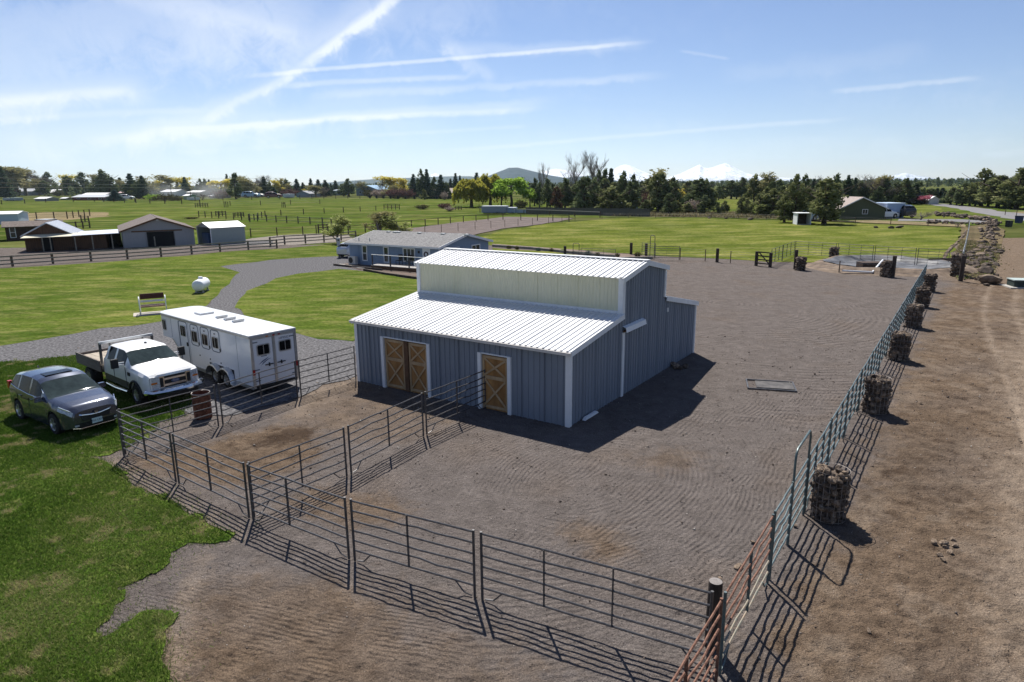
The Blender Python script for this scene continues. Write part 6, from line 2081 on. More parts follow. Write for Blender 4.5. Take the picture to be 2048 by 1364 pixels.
# ------------------------------------------------------------------ trees
def leaf_mat(name, c0, c1, c2, trans=.22):
    """foliage: three leaf colours spread leaf by leaf, a little light passing through"""
    m = bpy.data.materials.new(name)
    m.use_nodes = True
    n, l = m.node_tree.nodes, m.node_tree.links
    n.clear()
    out = n.new('ShaderNodeOutputMaterial')
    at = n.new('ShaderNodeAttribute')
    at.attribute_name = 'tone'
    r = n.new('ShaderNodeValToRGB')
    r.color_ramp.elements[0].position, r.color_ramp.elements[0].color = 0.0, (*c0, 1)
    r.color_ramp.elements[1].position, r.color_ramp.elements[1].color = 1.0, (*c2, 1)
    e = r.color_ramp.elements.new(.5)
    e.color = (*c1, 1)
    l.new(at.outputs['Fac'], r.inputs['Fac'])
    d = n.new('ShaderNodeBsdfDiffuse')
    t = n.new('ShaderNodeBsdfTranslucent')
    mx = n.new('ShaderNodeMixShader')
    mx.inputs[0].default_value = trans
    l.new(r.outputs[0], d.inputs[0])
    l.new(r.outputs[0], t.inputs[0])
    l.new(d.outputs[0], mx.inputs[1])
    l.new(t.outputs[0], mx.inputs[2])
    l.new(mx.outputs[0], out.inputs[0])
    return m


def leaf_cloud(name, centres, tones, size, seed, m, droop=0.0, aspect=1.6):
    r = np.random.default_rng(seed)
    P = np.asarray(centres, float)
    n = len(P)
    u = r.normal(size=(n, 3))
    u /= np.linalg.norm(u, axis=1)[:, None]
    if droop:
        u[:, 2] = -abs(u[:, 2]) - droop
        u /= np.linalg.norm(u, axis=1)[:, None]
    w = r.normal(size=(n, 3))
    v = np.cross(u, w)
    v /= np.linalg.norm(v, axis=1)[:, None] + 1e-9
    s = size * r.uniform(.55, 1.35, (n, 1))
    a, b = u * s * aspect * .5, v * s * .5
    V = np.stack([P - a, P + b, P + a, P - b], 1).reshape(-1, 3)
    F = np.arange(4 * n).reshape(n, 4)
    me = np_mesh(name, V, F, m)
    at = me.attributes.new('tone', 'FLOAT', 'FACE')
    at.data.foreach_set('value', np.clip(np.asarray(tones), 0, 1).astype(np.float32))
    return me


def lobes_points(lobes, per, rng, shell=.55):
    """points in each lobe (centre, radii), denser towards its skin; tone varies lobe by lobe and is tinted lighter towards the top of each"""
    P, T = [], []
    for c, rad3 in lobes:
        k = max(8, int(per * (rad3[0] * rad3[1] * rad3[2]) ** .6))
        d = rng.normal(size=(k, 3))
        d /= np.linalg.norm(d, axis=1)[:, None]
        q = rng.uniform(shell, 1.08, (k, 1))
        P.append(np.array(c) + d * q * np.array(rad3))
        base = rng.uniform(.25, .75)
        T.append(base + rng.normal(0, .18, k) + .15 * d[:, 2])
    return np.concatenate(P), np.concatenate(T)


def branch_mesh(name, seed, height, spread, levels, m, r0=.22, split=3, up=.55, seg=4, sides=5, first=.3):
    """bare tree: a tapered trunk with limbs and twigs"""
    r = random.Random(seed)
    mb = MB()

    def grow(p, d, L, rd, lev):
        pts = [p]
        q = p.copy()
        dd = d.copy()
        for k in range(seg):
            dd = (dd + Vector((r.uniform(-.22, .22), r.uniform(-.22, .22), r.uniform(-.05, .2) * up))).normalized()
            q = q + dd * (L / seg)
            pts.append(q.copy())
        mb.tube(pts, rd, sides if lev < 2 else 3, r2=rd * .5, cap=False)
        if lev >= levels:
            return
        for k in range(split + (1 if lev == 1 else 0)):
            i = r.randint(max(1, int(seg * (.4 if lev else first))), seg)
            a = r.uniform(0, 2 * PI)
            side = Vector((math.cos(a), math.sin(a), 0)) * spread + Vector((0, 0, up))
            nd = (dd * .6 + side * r.uniform(.6, 1.1)).normalized()
            grow(pts[i], nd, L * r.uniform(.5, .72), rd * .5, lev + 1)
    grow(Vector((0, 0, 0)), Vector((0, 0, 1)), height * .45, r0, 0)
    me = mb.mesh(name, m, fix=False)
    zs = [v.co.z for v in me.vertices]
    k = height / max(zs)
    for v in me.vertices:
        v.co *= k
    return me


M_bark = mat('bark', (.075, .055, .042), .95, var=.4, scale=3, bump=.6)
M_bark_grey = mat('grey_bark', (.17, .145, .125), .95, var=.3, scale=3)
M_bark_red = mat('reddish_twigs', (.135, .085, .070), .95, var=.3, scale=3)
L_jun = leaf_mat('juniper_leaf', (0.060, 0.077, 0.037), (0.126, 0.156, 0.072), (0.240, 0.271, 0.134), .25)
L_jun2 = leaf_mat('olive_juniper_leaf', (0.077, 0.095, 0.039), (0.174, 0.193, 0.077), (0.329, 0.329, 0.165), .25)
L_con = leaf_mat('spruce_needle', (0.037, 0.056, 0.037), (0.073, 0.110, 0.067), (0.135, 0.177, 0.110), .25)
L_blue = leaf_mat('blue_spruce_needle', (0.043, 0.073, 0.063), (0.085, 0.132, 0.117), (0.150, 0.213, 0.193), .25)
L_will = leaf_mat('golden_willow_leaf', (.20, .19, .028), (.36, .34, .055), (.50, .47, .11), .5)
L_lime = leaf_mat('fresh_green_leaf', (0.105, 0.179, 0.025), (0.221, 0.347, 0.046), (0.380, 0.527, 0.105), 0.5)
L_bud = leaf_mat('budding_leaf', (0.168, 0.159, 0.070), (0.287, 0.267, 0.118), (0.415, 0.376, 0.198), .3)
L_gold = leaf_mat('yellow_leaf', (0.325, 0.274, 0.049), (0.575, 0.499, 0.100), (0.773, 0.673, 0.200), 0.5)
L_dry = leaf_mat('dry_brown_leaf', (0.066, 0.036, 0.022), (0.132, 0.074, 0.046), (0.204, 0.120, 0.078), .2)
L_red = leaf_mat('plum_leaf', (0.066, 0.031, 0.031), (0.126, 0.066, 0.062), (0.204, 0.120, 0.114), .25)
L_pink = leaf_mat('pink_blossom', (0.240, 0.054, 0.090), (0.408, 0.120, 0.168), (0.564, 0.264, 0.300), .25)
L_pale = leaf_mat('pale_blossom', (0.204, 0.156, 0.120), (0.324, 0.258, 0.216), (0.480, 0.408, 0.360), .25)
L_olive = leaf_mat('olive_shrub_leaf', (0.042, 0.041, 0.017), (0.090, 0.084, 0.036), (0.144, 0.132, 0.066), .2)


def trunk_mesh(name, h, r0, m, lean=0.0, limbs=5, seed=0):
    r = random.Random(seed)
    mb = MB()
    pts = [Vector((lean * t * t * h + r.uniform(-.03, .03) * h * .3, r.uniform(-.03, .03) * h * .3, h * t)) for t in (0, .25, .5, .75, 1)]
    mb.tube(pts, r0, 8, r2=r0 * .35)
    mb.lathe([(r0 * 1.6, -.05), (r0 * 1.15, .18), (r0 * .98, .45)], 8)
    for k in range(limbs):
        t = r.uniform(.3, .85)
        p = pts[0].lerp(pts[-1], t)
        a = r.uniform(0, 2 * PI)
        d = Vector((math.cos(a), math.sin(a), r.uniform(.35, .9)))
        L = h * r.uniform(.25, .45)
        mb.tube([p, p + d * L * .5, p + d * L + Vector((0, 0, L * .15))], r0 * .32, 5, r2=r0 * .1, cap=False)
    return mb.mesh(name, m, smooth='all', fix=False)


PROTO = {}


def proto(kind, crown, trunk, h, w):
    PROTO.setdefault(kind, []).append((crown, trunk, h, w))


rg = np.random.default_rng(21)
for v in range(4):            # western juniper: shaggy, broad below, ragged top
    lobes = []
    hh = 10.0
    for k in range(34):
        t = (k + rg.random()) / 34
        R0 = 2.7 * (1 - t) ** .62 * (.55 + .45 * min(1, t * 5)) + .25
        a = rg.uniform(0, 2 * PI)
        q = rg.uniform(.35, .85) * R0
        s = rg.uniform(.55, 1.0) * (1.25 - .6 * t)
        lobes.append(((q * math.cos(a), q * math.sin(a), 1.7 + t * (hh - 2.4)), (s, s, s * rg.uniform(.8, 1.4))))
    for k in range(3 if v % 2 else 2):
        lobes.append(((rg.uniform(-.6, .6), rg.uniform(-.6, .6), hh - rg.uniform(.3, 1.6)), (.35, .35, .8)))
    P_, T_ = lobes_points(lobes, 88, rg, .45)
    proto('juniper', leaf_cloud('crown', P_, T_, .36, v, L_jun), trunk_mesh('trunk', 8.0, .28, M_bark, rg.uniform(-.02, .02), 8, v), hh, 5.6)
for v in range(3):            # spruce and fir: tiers of drooping boughs
    P_, T_ = [], []
    hh = 12.0
    for k in range(46):
        t = k / 46
        R0 = 2.3 * (1 - t) ** .9 + .12
        nb_ = int(5 + 8 * (1 - t))
        for j in range(nb_):
            a = rg.uniform(0, 2 * PI)
            ln = R0 * rg.uniform(.65, 1.12)
            mm_ = int(4 + 9 * (1 - t))
            s = rg.uniform(.15, 1, mm_)
            z = .8 + t * (hh - .9) - s * ln * .22 + rg.normal(0, .06, mm_)
            P_.append(np.stack([s * ln * math.cos(a) + rg.normal(0, .10, mm_), s * ln * math.sin(a) + rg.normal(0, .10, mm_), z], 1))
            T_.append(rg.uniform(.2, .8) + rg.normal(0, .12, mm_))
    proto('spruce', leaf_cloud('crown', np.concatenate(P_), np.concatenate(T_), .34, 10 + v, L_con), trunk_mesh('trunk', 11.2, .22, M_bark, 0, 0, v), hh, 4.6)
for v in range(3):            # round leafy tree with gaps
    lobes = []
    hh = 10.0
    for k in range(30):
        a, el = rg.uniform(0, 2 * PI), rg.uniform(-.45, 1.0)
        R0 = rg.uniform(.55, 1.0)
        s = rg.uniform(.75, 1.35)
        lobes.append(((3.3 * R0 * math.cos(a) * math.cos(el), 3.3 * R0 * math.sin(a) * math.cos(el), 5.4 + 3.6 * R0 * math.sin(el)), (s, s, s * .85)))
    P_, T_ = lobes_points(lobes, 80, rg, .5)
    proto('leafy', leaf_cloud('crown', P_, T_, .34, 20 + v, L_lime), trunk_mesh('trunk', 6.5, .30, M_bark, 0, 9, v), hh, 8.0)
for v in range(2):            # weeping willow: curtains of hanging strands
    P_, T_ = [], []
    hh = 10.0
    for k in range(300):
        a, q = rg.uniform(0, 2 * PI), rg.uniform(.25, 1) ** .7
        top = 9.6 - 3.2 * q ** 2 + rg.normal(0, .5)
        ln = rg.uniform(2.0, 5.8) * (.5 + .5 * q)
        m_ = 34
        s = rg.uniform(0, 1, m_)
        rr2 = 3.9 * q + .5 * s
        P_.append(np.stack([rr2 * math.cos(a) + rg.normal(0, .13, m_), rr2 * math.sin(a) + rg.normal(0, .13, m_), np.maximum(.35, top - s * ln)], 1))
        T_.append(rg.uniform(.25, .8) + rg.normal(0, .12, m_) - .15 * s)  # leaf colour tinted darker down each hanging strand
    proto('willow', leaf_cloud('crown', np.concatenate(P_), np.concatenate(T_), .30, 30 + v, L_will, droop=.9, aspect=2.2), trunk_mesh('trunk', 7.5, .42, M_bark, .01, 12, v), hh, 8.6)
for v in range(2):            # sparse budding tree: twigs with small leaves
    br = branch_mesh('trunk', 60 + v, 10.0, .75, 4, M_bark_grey, split=3)
    co = np.array([x.co[:] for x in br.vertices])
    tip = co[(co[:, 2] > 3.0)]
    sel = tip[rg.integers(0, len(tip), 1900)] + rg.normal(0, .28, (1900, 3))
    proto('budding', leaf_cloud('crown', sel, rg.uniform(.1, .9, 1900), .26, 40 + v, L_bud), br, 10.0, float(np.ptp(co[:, 0])))
for v in range(3):            # bare tree
    br = branch_mesh('trunk', 80 + v, 12.0, .62, 5, M_bark_grey, split=4, r0=.26)
    tw_ = branch_mesh('crown', 80 + v + 30, 12.0, .62, 5, M_bark_grey, split=4, r0=.12)
    co = np.array([x.co[:] for x in br.vertices])
    proto('bare', tw_, br, 12.0, float(np.ptp(co[:, 0])))
for v in range(2):            # twiggy shrub / thicket
    br = MB()
    r_ = random.Random(v)
    tips = []
    for k in range(46):
        a, q = r_.uniform(0, 2 * PI), r_.random() ** .5
        e = Vector((2.2 * q * math.cos(a), 2.2 * q * math.sin(a), 3.0 * (1 - .5 * q * q) * r_.uniform(.75, 1.05)))
        s_ = Vector((.6 * q * math.cos(a), .6 * q * math.sin(a), 0))
        br.tube([s_, s_.lerp(e, .5) + Vector((r_.uniform(-.2, .2), r_.uniform(-.2, .2), .2)), e], .035, 3, r2=.012, cap=False)
        tips += [s_.lerp(e, t) for t in (.45, .6, .75, .9, 1.0)]
    co = np.array([t[:] for t in tips])
    sel = co[rg.integers(0, len(co), 1300)] + rg.normal(0, .24, (1300, 3))
    sel[:, 2] = np.maximum(sel[:, 2], .1)
    proto('thicket', leaf_cloud('crown', sel, rg.uniform(.1, .9, 1300), .20, 50 + v, L_red), br.mesh('trunk', M_bark_red, fix=False), 3.1, 4.6)
for v in range(2):            # narrow clipped column
    P_ = rg.normal(size=(1500, 3))
    P_ /= np.linalg.norm(P_, axis=1)[:, None]
    P_ = P_ * rg.uniform(.75, 1.05, (1500, 1)) * np.array([1.1, 1.1, 2.4]) + np.array([0, 0, 2.6])
    proto('column', leaf_cloud('crown', P_, rg.uniform(.1, .8, 1500), .26, 60 + v, L_con), trunk_mesh('trunk', 3.5, .14, M_bark, 0, 0, v), 5.0, 2.2)

ORD = ['first', 'second', 'third', 'fourth', 'fifth', 'sixth', 'seventh', 'eighth', 'ninth', 'tenth', 'eleventh', 'twelfth', 'thirteenth', 'fourteenth', 'fifteenth', 'sixteenth',
       'seventeenth', 'eighteenth', 'nineteenth', 'twentieth', 'twenty-first', 'twenty-second', 'twenty-third', 'twenty-fourth', 'twenty-fifth', 'twenty-sixth', 'twenty-seventh',
       'twenty-eighth', 'twenty-ninth', 'thirtieth', 'thirty-first', 'thirty-second', 'thirty-third', 'thirty-fourth', 'thirty-fifth']
KIND = {  # kind -> (prototype, leaf material, bark, name, noun)
    'J': ('juniper', L_jun, None, 'juniper_tree', 'dark shaggy juniper'), 'O': ('juniper', L_jun2, None, 'juniper_tree', 'olive green juniper'),
    'S': ('spruce', L_con, None, 'conifer_tree', 'dark pointed conifer'), 'B': ('spruce', L_blue, None, 'spruce_tree', 'small blue spruce'),
    'L': ('leafy', L_lime, None, 'leafy_tree', 'bright green leafy tree'), 'Y': ('leafy', L_gold, None, 'leafy_tree', 'yellow-leaved round tree'),
    'W': ('willow', L_will, None, 'willow_tree', 'golden weeping willow'), 'D': ('budding', L_bud, M_bark_grey, 'budding_tree', 'sparse budding tree'),
    'G': ('budding', L_gold, M_bark_grey, 'budding_tree', 'yellow-green budding tree'), 'N': ('bare', None, M_bark_grey, 'bare_tree', 'bare grey tree'),
    'R': ('thicket', L_red, M_bark_red, 'shrub', 'reddish bare thicket'), 'P': ('thicket', L_pale, M_bark_grey, 'shrub', 'pale blossoming shrub'),
    'K': ('leafy', L_pink, None, 'blossom_tree', 'pink blossom tree'), 'E': ('juniper', L_dry, None, 'juniper_tree', 'dried brown juniper'),
    'H': ('thicket', L_lime, None, 'shrub', 'fresh green shrub'), 'V': ('thicket', L_olive, None, 'shrub', 'olive brown shrub'), 'C': ('column', L_con, None, 'column_conifer', 'narrow dark clipped conifer')}
ZONE = [(300, 'in the tree line behind the long red shed'), (470, 'in the trees behind hedge and smoke'), (700, 'in the tree line by the bluish sheds'), (935, 'in the trees by the blue-roofed house'),
        (1110, 'in the clump around the willows'), (1420, 'in the thick grove behind the mown field'), (1680, 'in the junipers around the white run-in shed'), (1900, 'in the trees behind the olive house'), (9999, 'in the trees beside the gravel road')]
TREES = [  # kind, px, base row, top row, width px
    ('S', 11, 396, 332, 22), ('D', 34, 392, 335, 44), ('D', 53, 391, 336, 34), ('N', 79, 391, 341, 40), ('C', 52, 379, 358, 15), ('J', 101, 388, 343, 24), ('J', 77, 389, 351, 28), ('G', 120, 390, 350, 24), ('D', 12, 392, 358, 40), ('R', 8, 393, 370, 40),
    ('J', 138, 391, 350, 22), ('J', 168, 390, 344, 26), ('D', 185, 390, 349, 24), ('J', 209, 394, 338, 34), ('J', 222, 394, 352, 26), ('S', 243, 390, 354, 18), ('S', 265, 396, 346, 26), ('S', 288, 397, 350, 20), ('J', 278, 397, 362, 24), ('B', 231, 402, 378, 22), ('V', 116, 392, 378, 16), ('J', 90, 391, 360, 24),
    ('J', 152, 391, 360, 20), ('D', 255, 391, 358, 22), ('D', 300, 392, 352, 22),
    ('G', 307, 391, 361, 13), ('D', 333, 390, 350, 46), ('S', 357, 390, 362, 12), ('H', 308, 401, 386, 28), ('V', 326, 401, 387, 30), ('V', 344, 401, 388, 28), ('V', 357, 401, 391, 16), ('S', 372, 391, 353, 16), ('G', 388, 390, 354, 30), ('J', 402, 391, 357, 16), ('J', 412, 392, 356, 16), ('S', 421, 392, 358, 12),
    ('Y', 443, 392, 352, 44), ('R', 441, 397, 377, 32), ('J', 472, 398, 344, 22), ('S', 457, 391, 347, 12), ('N', 406, 400, 386, 14),
    ('S', 490, 393, 355, 14), ('D', 502, 393, 352, 24), ('N', 513, 393, 349, 34), ('N', 526, 393, 348, 34), ('D', 519, 394, 356, 34), ('S', 530, 393, 352, 18), ('J', 541, 393, 362, 16), ('S', 549, 394, 372, 14), ('D', 558, 393, 356, 22), ('G', 564, 393, 360, 16), ('J', 574, 391, 357, 24), ('R', 580, 393, 376, 36), ('S', 595, 390, 357, 18), ('S', 607, 390, 364, 14),
    ('S', 623, 390, 356, 14), ('N', 628, 393, 367, 26), ('S', 638, 391, 358, 18), ('S', 652, 393, 359, 20), ('N', 648, 394, 372, 30), ('D', 632, 394, 371, 24), ('S', 663, 391, 366, 12), ('S', 672, 390, 360, 16), ('J', 688, 392, 368, 22), ('J', 698, 393, 357, 26), ('G', 615, 393, 370, 14),
    ('N', 720, 390, 359, 22), ('D', 730, 391, 362, 18), ('V', 739, 394, 378, 24), ('P', 761, 395, 376, 32), ('N', 765, 394, 357, 14), ('D', 780, 395, 370, 22), ('G', 789, 393, 353, 38), ('G', 808, 393, 356, 20), ('R', 793, 397, 373, 36), ('R', 812, 397, 375, 30), ('S', 828, 396, 347, 20), ('J', 843, 397, 338, 20), ('S', 855, 397, 337, 20), ('J', 870, 397, 352, 18), ('O', 849, 399, 378, 14),
    ('S', 883, 397, 348, 22), ('J', 893, 397, 362, 18), ('S', 912, 395, 345, 16), ('S', 921, 395, 350, 12), ('S', 902, 395, 356, 14), ('S', 954, 395, 344, 22), ('P', 889, 399, 383, 14),
    ('W', 943, 414, 356, 56), ('W', 981, 412, 347, 50), ('L', 1003, 413, 362, 38), ('L', 1023, 414, 345, 64), ('L', 1060, 414, 372, 28), ('N', 1085, 405, 321, 26), ('J', 1069, 411, 354, 20), ('J', 1079, 414, 362, 18), ('J', 1094, 420, 356, 24), ('E', 1113, 421, 371, 26), ('J', 1105, 410, 366, 20), ('V', 1042, 416, 398, 26),
    ('L', 1142, 415, 386, 16), ('N', 1150, 408, 300, 50), ('N', 1196, 406, 297, 40), ('J', 1130, 418, 356, 32), ('J', 1151, 418, 362, 30), ('J', 1168, 427, 350, 46), ('J', 1187, 424, 354, 36), ('J', 1197, 412, 340, 24), ('J', 1208, 412, 335, 20), ('S', 1221, 412, 335, 26), ('O', 1223, 429, 370, 52), ('O', 1204, 427, 376, 40), ('J', 1246, 420, 339, 26), ('J', 1258, 426, 362, 34), ('J', 1267, 420, 346, 24), ('C', 1283, 400, 362, 11),
    ('D', 1306, 410, 337, 42), ('O', 1315, 427, 342, 48), ('J', 1332, 427, 360, 36), ('R', 1293, 419, 383, 36), ('J', 1346, 420, 353, 32), ('O', 1354, 428, 402, 26), ('G', 1362, 412, 376, 20), ('P', 1385, 428, 396, 32), ('J', 1398, 418, 354, 50), ('J', 1410, 414, 356, 26), ('J', 1408, 430, 390, 26), ('O', 1376, 429, 404, 24), ('J', 1385, 412, 360, 30), ('J', 1337, 430, 385, 26), ('J', 1290, 428, 398, 22), ('V', 1241, 429, 408, 22), ('Y', 1291, 416, 410, 6),
    ('J', 1437, 400, 372, 18), ('J', 1446, 398, 369, 20), ('J', 1462, 398, 359, 28), ('J', 1473, 398, 364, 20), ('J', 1483, 398, 355, 28), ('O', 1508, 404, 347, 32), ('D', 1522, 404, 344, 30), ('J', 1530, 404, 351, 26), ('O', 1482, 432, 392, 20), ('O', 1449, 426, 401, 18), ('J', 1434, 431, 404, 12), ('J', 1443, 430, 409, 12), ('O', 1493, 431, 396, 18),
    ('O', 1545, 434, 377, 48), ('J', 1555, 420, 357, 26), ('O', 1518, 433, 386, 36), ('J', 1540, 420, 360, 22), ('O', 1588, 445, 349, 38), ('O', 1568, 445, 390, 36), ('J', 1605, 432, 346, 26), ('O', 1610, 440, 372, 34), ('N', 1634, 418, 347, 28), ('S', 1622, 420, 356, 16), ('O', 1648, 448, 353, 62), ('J', 1667, 440, 347, 26), ('J', 1640, 438, 358, 26), ('S', 1692, 412, 349, 22), ('J', 1572, 420, 366, 24), ('V', 1580, 440, 424, 20),
    ('J', 1684, 412, 360, 20), ('S', 1706, 410, 354, 16), ('J', 1717, 410, 361, 26), ('J', 1700, 412, 368, 24), ('N', 1750, 410, 346, 46), ('D', 1738, 410, 352, 30), ('J', 1764, 410, 355, 22), ('J', 1775, 410, 366, 20), ('J', 1790, 408, 362, 24), ('J', 1806, 408, 355, 30), ('J', 1822, 406, 370, 20), ('J', 1832, 406, 362, 24), ('S', 1846, 404, 375, 12), ('S', 1860, 404, 376, 14), ('S', 1872, 405, 375, 16), ('S', 1880, 405, 380, 14), ('K', 1849, 408, 388, 24), ('J', 1730, 410, 372, 24),
    ('N', 1841, 439, 421, 28), ('N', 1914, 456, 440, 16), ('S', 1889, 406, 380, 12), ('J', 1754, 411, 372, 26),
    ('J', 1901, 409, 374, 24), ('J', 1924, 411, 364, 28), ('J', 1913, 410, 384, 20), ('J', 1939, 411, 366, 26), ('O', 1962, 412, 336, 42), ('J', 1976, 413, 356, 30), ('O', 1994, 415, 349, 50), ('J', 2010, 415, 360, 34), ('O', 2032, 418, 337, 54), ('J', 2052, 418, 345, 50), ('O', 2085, 420, 338, 56), ('J', 1950, 412, 380, 24), ('J', 2020, 417, 385, 30), ('O', 2125, 422, 335, 60)]
L_sap = leaf_mat('sapling_leaf', (.22, .25, .08), (.32, .35, .13), (.42, .44, .20), .5)
KIND['A'] = ('budding', L_sap, M_bark_grey, 'sapling_tree', 'pale sapling')
SAPL = [('A', 676, 486, 428, 34, 'slender pale green sapling beside the meter post'), ('D', 757, 476, 424, 40, 'orange-twigged bushy sapling behind the house roof'), ('A', 798, 474, 430, 38, 'yellow-green sapling behind the house roof ridge')]
PASTSHRUB = [('V', 845, 418, 408, 26, 'round olive shrub in the upper pasture'), ('R', 889, 417, 404, 24, 'reddish shrub in the pasture left of the willow'), ('P', 899, 422, 412, 20, 'pale straw shrub beneath the reddish pasture shrub'), ('V', 383, 437, 432, 24, 'flat brown weed heap in the pasture above the carport shed')]
GARDEN = [('V', 1018, 497, 491, 10), ('V', 1034, 499, 494, 9), ('B2', 1077, 502, 493, 11), ('V', 1103, 503, 496, 10), ('H', 1125, 504, 496, 9), ('B2', 1176, 510, 499, 12), ('V', 1195, 512, 502, 9), ('V', 1235, 514, 504, 9), ('V', 1275, 515, 500, 12)]
ORD += [f'{t}-{u}' for t in ('thirty', 'forty', 'fifty') for u in ('first', 'second', 'third', 'fourth', 'fifth', 'sixth', 'seventh', 'eighth', 'ninth')][5:]
fr_ = random.Random(17)
for x in range(1124, 1425, 13):        # the second row that closes the grove behind the field
    TREES.append((fr_.choice('JJOJ'), x + fr_.randint(-4, 4), fr_.randint(411, 418), fr_.randint(356, 374), fr_.randint(28, 40)))
for x in range(1530, 1680, 15):
    TREES.append((fr_.choice('JOJ'), x + fr_.randint(-4, 4), fr_.randint(414, 424), fr_.randint(360, 376), fr_.randint(26, 38)))
for x in range(1690, 1900, 24):
    TREES.append((fr_.choice('JOJS'), x + fr_.randint(-5, 5), fr_.randint(403, 407), fr_.randint(365, 380), fr_.randint(20, 30)))
count, total = {}, {}
zone_of = lambda px: next(z for z in ZONE if px < z[0])
trl_ = random.Random(99)


def plant(kind, px, base, top, wpx, label, group, seed):
    pk, lm, bm_, nm, noun = KIND[kind]
    protos = PROTO[pk]
    crown, trunk, ph, pw = protos[seed % len(protos)]
    b = ground(px, base)
    h = max(.5, height_to(b, top))
    w = wpx / FPX * b.length
    t = thing(nm, label, 'shrub' if nm == 'shrub' else 'tree', b, trl_.uniform(0, 2 * PI), group)
    k = w / pw * {'juniper': 1.36, 'spruce': 1.55, 'willow': 1.3, 'leafy': 1.3, 'budding': 1.35}.get(pk, 1.15)
    t.scale = (k, k, h / ph)
    t.location.z = -.06
    for mesh_, nn, m_ in ((trunk, 'trunk', bm_), (crown, 'crown', lm if pk != 'bare' else bm_)):
        o = link(nn, mesh_, t)
        if m_:
            o.material_slots[0].link = 'OBJECT'
            o.material_slots[0].material = m_
    return t


TREES.sort(key=lambda q: q[1])
for kd, px, *_ in TREES:
    kk = (zone_of(px)[1], KIND[kd][4])
    total[kk] = total.get(kk, 0) + 1
for i, (kd, px, base, top, w) in enumerate(TREES):
    kk = (zone_of(px)[1], KIND[kd][4])
    count[kk] = count.get(kk, 0) + 1
    if total[kk] == 1:
        lab = f'the only {kk[1]} {kk[0]}'
    else:
        lab = f'{ORD[count[kk] - 1]} {kk[1]} from the left {kk[0]}'
    plant(kd, px, base, top, w, lab, 'trees ' + kk[0], i)
for i, (kd, px, base, top, w, lab) in enumerate(SAPL + PASTSHRUB):
    plant(kd, px, base, top, w, lab, 'saplings and shrubs', i)
for i, (kd, px, base, top, w) in enumerate(GARDEN):
    KIND['B2'] = ('thicket', L_blue, None, 'shrub', 'small grey-green shrub')
    plant(kd, px, base, top, w, f'{KIND[kd][4]} in the timber-edged bed, {ORD[i]} of nine from the house side', 'shrubs in the timber-edged bed', i)

# the far woods that read as one dark band between plain and mountains
def band(name, y0, y1, n, hgt, seed, m, xspan):
    r = np.random.default_rng(seed)
    th = r.uniform(-xspan, xspan, n)
    d = r.uniform(y0, y1, n)
    P_, T_ = [], []
    for a, dd in zip(th, d):
        hh_ = hgt * r.uniform(.6, 1.2)
        k = 26
        t = r.uniform(0, 1, k)
        wd = hh_ * .24 * (1 - t * .8)
        P_.append(np.stack([dd * math.tan(a) + r.normal(0, 1, k) * wd, dd + r.normal(0, 1, k) * wd, hh_ * t], 1))
        T_.append(r.uniform(.1, .8) + r.normal(0, .1, k))
    me = leaf_cloud(name, np.concatenate(P_), np.concatenate(T_), hgt * .30, seed, m, aspect=1.3)
    return tag(link(name, me), 'distant dark belt of trees at the foot of the mountains', 'woods', kind='stuff')


band('far_woods', 650, 2600, 2600, 8, 5, L_jun, .72)

# ------------------------------------------------------------------ mountains
def mountain(name, prof, dist, depth, m, rough=.12, n=240, nd=40, seed=0, label=None, base_row=388):
    """a real relief: crest heights follow PROF (px, row) at DIST metres, falling away in front and behind"""
    pxs = np.linspace(prof[0][0], prof[-1][0], n)
    rows = np.interp(pxs, *zip(*prof))
    crest = [far_point(p, r, dist) for p, r in zip(pxs, rows)]
    V = []
    for j in range(nd + 1):
        t = j / nd * 2 - 1                      # -1 in front, +1 behind
        for i, c in enumerate(crest):
            s = Vector((c.x, c.y)).normalized()
            q = (Vector((c.x, c.y)) + s * t * depth)
            fall = (1 - abs(t)) ** 1.15
            hz_ = c.z * fall
            rid = (float(fbm(q.x / dist * 26, q.y / dist * 26, seed, 5)) - .5) * 2
            hz_ += rid * rough * max(0, c.z) * (abs(t) ** .7) * (1 - abs(t)) * 2.2
            V.append((q.x, q.y, max(-40, hz_ - 2)))
    idx_ = np.arange((nd + 1) * n).reshape(nd + 1, n)
    F_ = np.stack([idx_[:-1, :-1].ravel(), idx_[:-1, 1:].ravel(), idx_[1:, 1:].ravel(), idx_[1:, :-1].ravel()], 1)
    o = link(name, np_mesh(name, V, F_, m, True))
    return tag(o, kind='structure')


